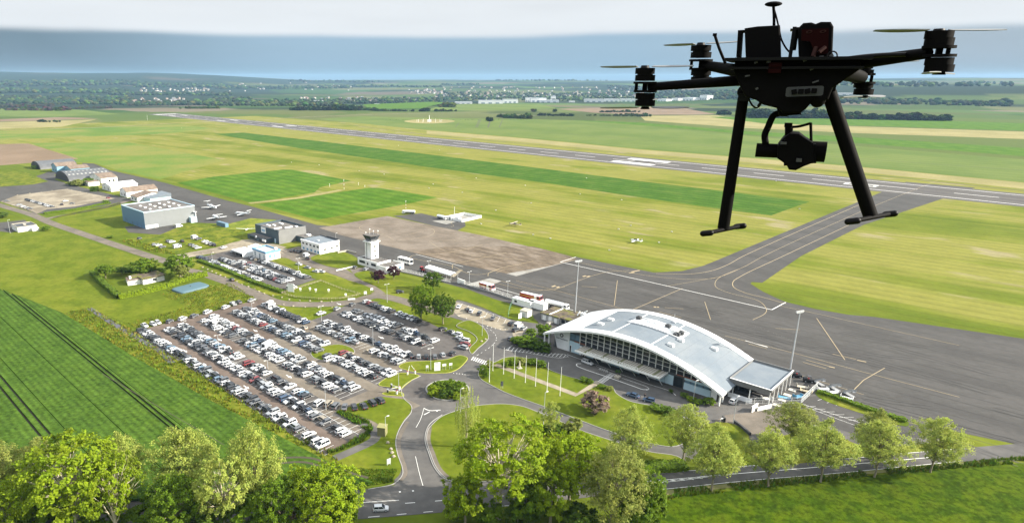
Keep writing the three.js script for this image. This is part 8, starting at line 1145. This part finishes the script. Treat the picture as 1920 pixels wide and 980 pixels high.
// small white airfield markers and instruments in the grass
{
  const r = rng(15), spots = [[340, 240], [463, 240], [762, 263], [919, 280.5], [1456, 340], [824, 281.5], [747, 273], [546, 304.5], [598, 309.5], [673, 320.5], [720, 327], [804, 353], [812, 345.5], [867, 361], [893, 334], [985, 348], [1088, 364], [1100, 334], [1166, 375], [930, 394.5], [996, 381], [902, 420], [1000, 440.5], [1032, 447.5], [1183, 423], [1260, 435], [1236, 455], [1160, 430], [1143, 469.5], [1500, 392]];
  for (const [x, y] of spots) { const T = tag(mesh('airfield_marker', [box(-0.55, 0.55, 0.05, 0.55, -0.25, 0.25), box(-0.45, -0.4, 0, 0.1, -0.05, 0.05), box(0.4, 0.45, 0, 0.1, -0.05, 0.05)], plain(0.5, 0.5, 0.46, 0.7)), 'small white marker box standing in the airfield grass', 'marker', 'markers in the airfield grass'); T.position.set(P(x, y)[0], 0.05, P(x, y)[1]); T.rotation.y = TURN + r(); }
  for (const [x, y, t, label, red] of [[645, 355, 337, 'red and white instrument mast in the notch between the green plots', 1], [761, 391, 377, 'red and white pole beyond the concrete apron', 1], [618, 350, 345, 'short instrument post left of the striped mast', 0], [672, 347, 343, 'short white instrument post right of the striped mast', 0], [684, 351, 348, 'low white post far right of the striped mast', 0], [276, 226, 216, 'white pole and cabin on the grass near the runway end', 0], [852, 408, 389, 'thin pole beside the fuel compound', 0], [811, 531, 524, 'thin post on the tower lawn', 0]]) { const { at, h } = poleAt([x, y], [x, t]), T = thing('instrument_mast', label, 'mast', at, 0, undefined, 0.06), n = 5; for (let k = 0; k < n; k++) mesh('segment', cyl(0.13, 0.13, h * k / n, h * (k + 1) / n, 6), red && k % 2 ? M.red : M.white, T); mesh('head', box(-0.3, 0.3, h, h + 0.35, -0.2, 0.2), M.white, T); }
  for (const [x, y, l] of [[581, 546, 'white louvred instrument box in the fenced garden'], [592, 548.5, 'low white instrument left of centre in the fenced garden'], [616, 549, 'small instrument right of centre in the fenced garden'], [648, 557.5, 'white instrument pair at the corner of the fenced garden'], [563, 547, 'small instrument at the left of the fenced garden']]) { const T = thing('weather_instrument', l, 'instrument', P(x, y), 0.4, undefined, 0.2); mesh('stand', [cyl(0.06, 0.06, 0, 1, 5, -0.25, 0), cyl(0.06, 0.06, 0, 1, 5, 0.25, 0)], M.white, T); mesh('box', box(-0.45, 0.45, 1, 1.7, -0.4, 0.4), M.white, T); }
  const T = thing('radio_beacon', 'round radio beacon station on the pale circle beyond the runway', 'beacon', P(805, 228.5), 0, undefined, 0.1); mesh('hut', box(-5, 5, 0, 5, -4, 4), M.white, T); mesh('aerial', cyl(0.6, 0.4, 5, 16, 8), M.white, T); for (let k = 0; k < 12; k++) mesh('aerial_post', cyl(0.25, 0.25, 0, 6, 5, Math.cos(k / 12 * 6.283) * 30, Math.sin(k / 12 * 6.283) * 30), M.white, T);
}
// ---------------------------------------------------------------- planter, trolley, bins near the terminal doors
{ const T = thing('planter', 'square stone planter with a small palm on the terminal lane', 'planter', P(1158, 709), TURN, undefined, 0.15); mesh('pot', box(-0.9, 0.9, 0, 0.8, -0.9, 0.9), M.stone, T); mesh('stem', cyl(0.1, 0.08, 0.8, 2, 6), M.bark, T); const q = []; for (let k = 0; k < 14; k++) { const a = k / 14 * 6.28, e = 0.4 + 0.3 * (k % 3); q.push([[0, 2, 0], [Math.cos(a - 0.2) * 0.6, 2 + e, Math.sin(a - 0.2) * 0.6], [Math.cos(a) * 1.2, 1.9 + e * 0.6, Math.sin(a) * 1.2], [Math.cos(a + 0.2) * 0.6, 2 + e, Math.sin(a + 0.2) * 0.6]]); } mesh('fronds', quads(q), new THREE.MeshStandardMaterial({ color: new THREE.Color().setRGB(0.05, 0.1, 0.02), side: THREE.DoubleSide, roughness: 0.9 }), T); }
// ---------------------------------------------------------------- people, each body one continuous skin
function person(label, [x, y], turn, jacket, stride) {
  const bones = [[[0, 0.98, 0], [0, 1.42, 0], 0.15, 0.18], [[0, 1.45, 0], [0, 1.58, 0.01], 0.065, 0.06], [[0, 1.66, 0.01], [0, 1.72, 0.01], 0.105, 0.1]];
  for (const s of [-1, 1]) { const f = s * stride; bones.push([[s * 0.1, 0.95, 0], [s * 0.11, 0.5, f * 0.14], 0.1, 0.07], [[s * 0.11, 0.5, f * 0.14], [s * 0.11, 0.08, f * 0.22 - 0.05], 0.07, 0.045], [[s * 0.11, 0.06, f * 0.22 - 0.07], [s * 0.12, 0.04, f * 0.22 + 0.13], 0.05, 0.04], [[s * 0.2, 1.42, 0], [s * 0.27, 1.13, -f * 0.08], 0.065, 0.05], [[s * 0.27, 1.13, -f * 0.08], [s * 0.27, 0.88, -f * 0.02 + 0.06], 0.048, 0.038], [[s * 0.27, 0.86, -f * 0.02 + 0.07], [s * 0.27, 0.74, -f * 0.02 + 0.1], 0.04, 0.022]); }
  const n = 64, mc = new MarchingCubes(n, new THREE.MeshBasicMaterial(), false, false, 60000), half = 1, v = new THREE.Vector3(), sd = (p) => { let acc = 0; for (const [a, b, r0, r1] of bones) { const abx = b[0] - a[0], aby = b[1] - a[1], abz = b[2] - a[2], t = clamp(((p.x - a[0]) * abx + (p.y - a[1]) * aby + (p.z - a[2]) * abz) / (abx * abx + aby * aby + abz * abz)), d = Math.hypot(p.x - a[0] - abx * t, p.y - a[1] - aby * t, p.z - a[2] - abz * t) - mix(r0, r1, t); acc += Math.exp(-d * 45); } return -Math.log(acc + 1e-30) / 45; };
  for (let k = 0; k < n; k++) for (let j = 0; j < n; j++) for (let i = 0; i < n; i++) { v.set((i - n / 2) / (n / 2) * half, (j - n / 2) / (n / 2) * half + 0.9, (k - n / 2) / (n / 2) * half); mc.field[i + j * n + k * n * n] = -sd(v); }
  mc.isolation = 0; mc.update(); const c = mc.count, pos = mc.positionArray.slice(0, c * 3), nor = mc.normalArray.slice(0, c * 3), col = new Float32Array(c * 3);
  for (let i = 0; i < c; i++) { pos[3 * i + 1] += 0.9; const yy = pos[3 * i + 1], hand = yy < 0.87 && Math.abs(pos[3 * i]) > 0.2, t = yy > 1.7 || (yy > 1.6 && pos[3 * i + 2] < -0.02) ? [0.02, 0.015, 0.01] : yy > 1.5 || hand ? [0.3, 0.19, 0.13] : yy > 0.95 ? jacket : yy < 0.1 ? [0.02, 0.02, 0.02] : [0.03, 0.035, 0.05]; col.set(t, 3 * i); }
  const g = new THREE.BufferGeometry(); g.setAttribute('position', new THREE.BufferAttribute(pos, 3)); g.setAttribute('normal', new THREE.BufferAttribute(nor, 3)); g.setAttribute('color', new THREE.BufferAttribute(col, 3)); g.setAttribute('uv', new THREE.BufferAttribute(new Float32Array(c * 2), 2)); g.userData.metric = true;
  const T = thing('person', label, 'person', P(x, y), turn, undefined, 0.22); mesh('body', g, new THREE.MeshStandardMaterial({ vertexColors: true, roughness: 0.9 }), T);
}
person('person in dark clothes walking before the left end of the terminal canopy', [1091, 670], 0.8, [0.015, 0.015, 0.018], 1); person('second person in dark clothes right behind the first by the canopy', [1094.5, 672.5], 0.9, [0.02, 0.02, 0.025], -1); person('person in dark clothes standing near the white car at the canopy', [1098, 676], 2.2, [0.03, 0.03, 0.035], 0.2); person('person in dark clothes standing by the dark blue car', [1209, 747.5], 2.6, [0.02, 0.02, 0.03], 0.3);
// ---------------------------------------------------------------- far country: sheds, villages, hedgerows and woods
{
  const r = rng(501), crown = crownShape(91, { clumps: 26, per: 12, leaf: 0.1, spread: 0.13, shape: 'round', hollow: 0.2, low: 0 }).g, low = new THREE.IcosahedronGeometry(0.5, 1); { const p = low.attributes.position, q = rng(3); const seen = new Map(); for (let i = 0; i < p.count; i++) { const k = [p.getX(i), p.getY(i), p.getZ(i)].map((v) => v.toFixed(2)).join(); if (!seen.has(k)) seen.set(k, 0.8 + q() * 0.4); const f = seen.get(k); p.setXYZ(i, p.getX(i) * f, p.getY(i) * f + 0.5, p.getZ(i) * f); } low.computeVertexNormals(); }
  const tones = { dark: [0.022, 0.034, 0.017], mid: [0.05, 0.075, 0.02], green: [0.1, 0.14, 0.03], brown: [0.075, 0.06, 0.045] };
  function belt(name, label, list, near) {
    const spots = []; for (const [x0, y0, x1, y1, dy, h, n, tone] of list) for (let k = 0; k < n; k++) { const t = r(), at = PT(mix(x0, x1, t), mix(y0, y1, t) + (r() - 0.5) * dy); if (!at) continue; const s = h * (0.4 + 0.95 * r() * r() + 0.25 * r()), c = tones[r() < 0.25 ? 'mid' : tone].map((v) => v * (0.7 + 0.6 * r())); spots.push([at, s, c]); }
    const m = new THREE.InstancedMesh(near ? crown : low, near ? new THREE.MeshPhysicalMaterial({ color: 0xffffff, vertexColors: true, roughness: 1, side: THREE.DoubleSide, specularIntensity: 0.1 }) : new THREE.MeshPhysicalMaterial({ color: 0xffffff, roughness: 1, specularIntensity: 0.1 }), spots.length); m.name = numbered(name);
    spots.forEach(([at, s, c], i) => { m.setMatrixAt(i, new THREE.Matrix4().compose(new THREE.Vector3(at[0], at[2] - s * 0.08, at[1]), new THREE.Quaternion().setFromAxisAngle(new THREE.Vector3(0, 1, 0), r() * 6.28), new THREE.Vector3(s * (1.1 + 0.6 * r()), s, s * 1.3))); m.setColorAt(i, new THREE.Color().setRGB(...c)); });
    m.castShadow = m.receiveShadow = true; scene.add(stuff(m, label));
  }
  belt('tree_belt', 'belts of trees and scrub beyond the runway', [[545, 206.5, 640, 206.5, 1.5, 13, 90, 'dark'], [625, 206, 675, 206.5, 1.5, 18, 60, 'dark'], [672, 206, 708, 207.5, 1, 10, 34, 'mid'], [708, 208, 776, 208.5, 0.8, 6.5, 60, 'dark'], [784, 208.5, 806, 208.5, 0.8, 10, 22, 'dark'], [815, 208.5, 856, 208.5, 0.8, 7, 40, 'dark'], [824, 201, 853, 201, 1.2, 20, 26, 'green'], [932, 219, 957, 219.5, 1.2, 8, 26, 'mid'], [944, 220.5, 996, 222, 1.6, 11, 64, 'mid'], [1008, 216.5, 1076, 217.5, 1.2, 6, 70, 'dark'], [999, 209.5, 1005, 209.5, 0.5, 10, 6, 'mid'], [1039, 209.8, 1042, 209.8, 0.5, 12, 4, 'mid'], [1124, 210.5, 1200, 210, 1, 7, 50, 'dark'], [1150, 217, 1220, 218, 2, 8, 50, 'mid'], [1345, 214.5, 1370, 215, 1.2, 12, 26, 'dark'], [1392, 217, 1420, 218, 2, 18, 36, 'mid'], [1408, 220, 1562, 221, 2.5, 20, 170, 'dark'], [1562, 222, 1780, 226, 2, 17, 150, 'dark'], [1100, 217, 1160, 217.5, 1, 4, 40, 'mid'], [915, 227.5, 921, 227.5, 0.5, 13, 5, 'dark'], [700, 225, 990, 224.5, 0.6, 1.5, 40, 'mid']], true);
  belt('tree_belt', 'brownish tree belts at the far left of the airfield', [[-40, 208, 130, 207.5, 2, 13, 130, 'brown'], [70, 228.5, 112, 229, 1, 6, 26, 'dark'], [335, 203.5, 415, 203.5, 0.8, 9, 60, 'mid'], [90, 203, 160, 204, 1, 7, 40, 'brown'], [-40, 201, 100, 199, 2, 14, 110, 'brown'], [160, 202, 210, 202.5, 1.5, 8, 40, 'brown']], true);
  belt('woodland', 'hazy woods and hedgerows on the far plain', [[380, 194, 640, 195, 9, 16, 560, 'dark'], [400, 186, 470, 188, 6, 16, 110, 'dark'], [560, 191, 830, 190, 8, 14, 420, 'dark'], [820, 181, 1190, 182, 15, 13, 800, 'dark'], [1225, 177, 1420, 180, 16, 15, 600, 'dark'], [700, 187, 840, 184, 3, 13, 150, 'dark'], [230, 196, 420, 194, 6, 15, 360, 'dark'], [1560, 190, 1900, 196, 8, 14, 300, 'dark']], false);
  belt('woodland', 'dark wooded hills at the far left', [[-60, 188, 250, 190, 13, 18, 900, 'dark'], [-60, 172, 240, 172, 6, 22, 420, 'dark'], [200, 177, 440, 178, 3, 18, 260, 'dark'], [-60, 158, 260, 156, 8, 26, 420, 'dark'], [250, 161, 420, 162, 6, 24, 260, 'dark']], false);
  belt('woodland', 'pale hazy tree lines near the horizon', [[400, 165, 660, 164, 4, 22, 300, 'dark'], [660, 162, 830, 163, 2.5, 18, 130, 'dark'], [930, 151, 1140, 151, 1.2, 22, 120, 'dark'], [540, 152, 720, 154, 2, 22, 110, 'dark'], [830, 159, 900, 158, 2, 18, 60, 'dark'], [1140, 165, 1230, 168, 10, 16, 160, 'dark'], [1400, 160, 1900, 158, 8, 20, 240, 'dark']], false);
  // long white sheds of the industrial estate
  const shed = (x0, x1, y, hpx, label, mat = M.white) => { const a = PT(x0, y), b = PT(x1, y); if (!a || !b) return; const d = Math.hypot(a[0], a[1]), w = (x1 - x0) / FOCAL * d, h = hpx / FOCAL * d, T = thing('industrial_shed', label, 'warehouse', [(a[0] + b[0]) / 2, (a[1] + b[1]) / 2], Math.atan2(-(b[1] - a[1]), b[0] - a[0]), undefined, Math.min(a[2], b[2]) - 1), dep = w * 0.45 + 12; mesh('wall', box(-w / 2, w / 2, 0, h, -dep, 0), mat, T); mesh('roof', box(-w / 2 - 0.5, w / 2 + 0.5, h, h + 1.2, -dep - 0.5, 0.5), plain(0.42, 0.44, 0.46, 0.6), T); for (let k = 0; k < 3; k++) mesh('bay_door', box(-w * 0.4 + k * w * 0.3, -w * 0.25 + k * w * 0.3, 0, h * 0.5, 0, 0.3), plain(0.25, 0.3, 0.34, 0.6), T); };
  [[854, 885, 194.5, 3, 'white shed at the left end of the estate beside the green trees'], [899, 942, 194.3, 5.5, 'longest low white shed of the left estate'], [944, 971, 193.2, 6.5, 'tall white shed right of the longest low shed'], [986, 996, 190.5, 7, 'small tall shed left of the stepped factory'], [996, 1024, 191.5, 7, 'stepped white factory in the middle of the estate'], [1013, 1047, 192.2, 4, 'low blue-white shed in front of the stepped factory'], [1034, 1042, 188, 7, 'upper block behind the stepped factory'], [1069, 1078, 192, 2.5, 'tiny white shed right of the factory'], [1098, 1131, 191.5, 5, 'white shed left of the pair by the drone arm'], [1135, 1161, 190.6, 4.5, 'white shed right of the pair by the drone arm'], [1166, 1193, 190.5, 4.5, 'white shed just left of the lower drone motor'], [1231, 1252, 190, 4, 'white shed just right of the lower drone motor'], [1258, 1274, 188.8, 4.5, 'small white shed second from the lower drone motor'], [1276, 1304, 188.6, 5.5, 'white shed third from the lower drone motor'], [1310, 1328, 187.4, 8, 'tall white hall left of the drone leg'], [583, 603, 195, 6, 'white barn among the trees beyond the runway'], [702, 711, 197.3, 2.5, 'low white barn alone in the green field'], [1570, 1600, 178, 3, 'pale sheds right of the drone leg']].forEach((a) => shed(...a));
  { const at = PT(1083, 179), T = thing('church', 'small pale church tower above the village roofs', 'church', [at[0], at[1]], 0.3, undefined, at[2]); mesh('tower', box(-4, 4, 0, 26, -4, 4), M.stone, T); mesh('spire', (() => { const g = new THREE.ConeGeometry(5.6, 12, 4); g.rotateY(Math.PI / 4); g.translate(0, 32, 0); return g; })(), roofTile, T); mesh('nave', box(4, 26, 0, 12, -5, 5), M.stone, T); }
  // village houses
  const wall = box(-0.5, 0.5, 0, 0.55, -0.4, 0.4), roofS = new THREE.Shape([[-0.46, 0.55], [0.46, 0.55], [0, 0.95]].map(([x, y]) => new THREE.Vector2(x, y))), roof = new THREE.ExtrudeGeometry(roofS, { depth: 1.06, bevelEnabled: false }); roof.translate(0, 0, -0.53); roof.rotateY(Math.PI / 2);
  const wallMats = [plain(0.38, 0.35, 0.3, 0.9), plain(0.52, 0.5, 0.46, 0.9), plain(0.32, 0.27, 0.22, 0.9)], roofMats = [plain(0.14, 0.1, 0.085, 0.9), plain(0.16, 0.165, 0.175, 0.8)];
  const groups = [['house among trees in the big village below the horizon', 'houses of the big village', 140, 815, 1195, 163, 183], ['house in the village left of the big village', 'houses of the left village', 34, 762, 832, 168, 177], ['house among the trees right behind the runway', 'houses behind the runway trees', 34, 560, 790, 184, 191], ['house in the hazy hamlet at far left', 'houses of the far left hamlet', 36, 258, 400, 166, 173], ['house among the dark trees at left behind the airfield', 'houses behind the left airfield edge', 22, 250, 360, 184, 193], ['house scattered on the hazy middle plain', 'houses on the middle plain', 26, 400, 660, 155, 172], ['house on the wooded slope behind the drone', 'houses on the right slope', 8, 1200, 1240, 168, 182]];
  for (const [label, group, n, x0, x1, y0, y1] of groups) for (let k = 0; k < n; k++) {
    const at = PT(mix(x0, x1, r()), mix(y0, y1, r())); if (!at) continue; const s = 11 + 7 * r(), T = thing('village_house', `small pale ${label}`, 'house', [at[0], at[1]], r() * 3.14, group, at[2] - 0.5); T.scale.set(s, s * 0.85, s); mesh('wall', wall, wallMats[Math.floor(r() * 3)], T); mesh('roof', roof, roofMats[r() < 0.6 ? 0 : 1], T);
  }
}
renderer.render(scene, camera);
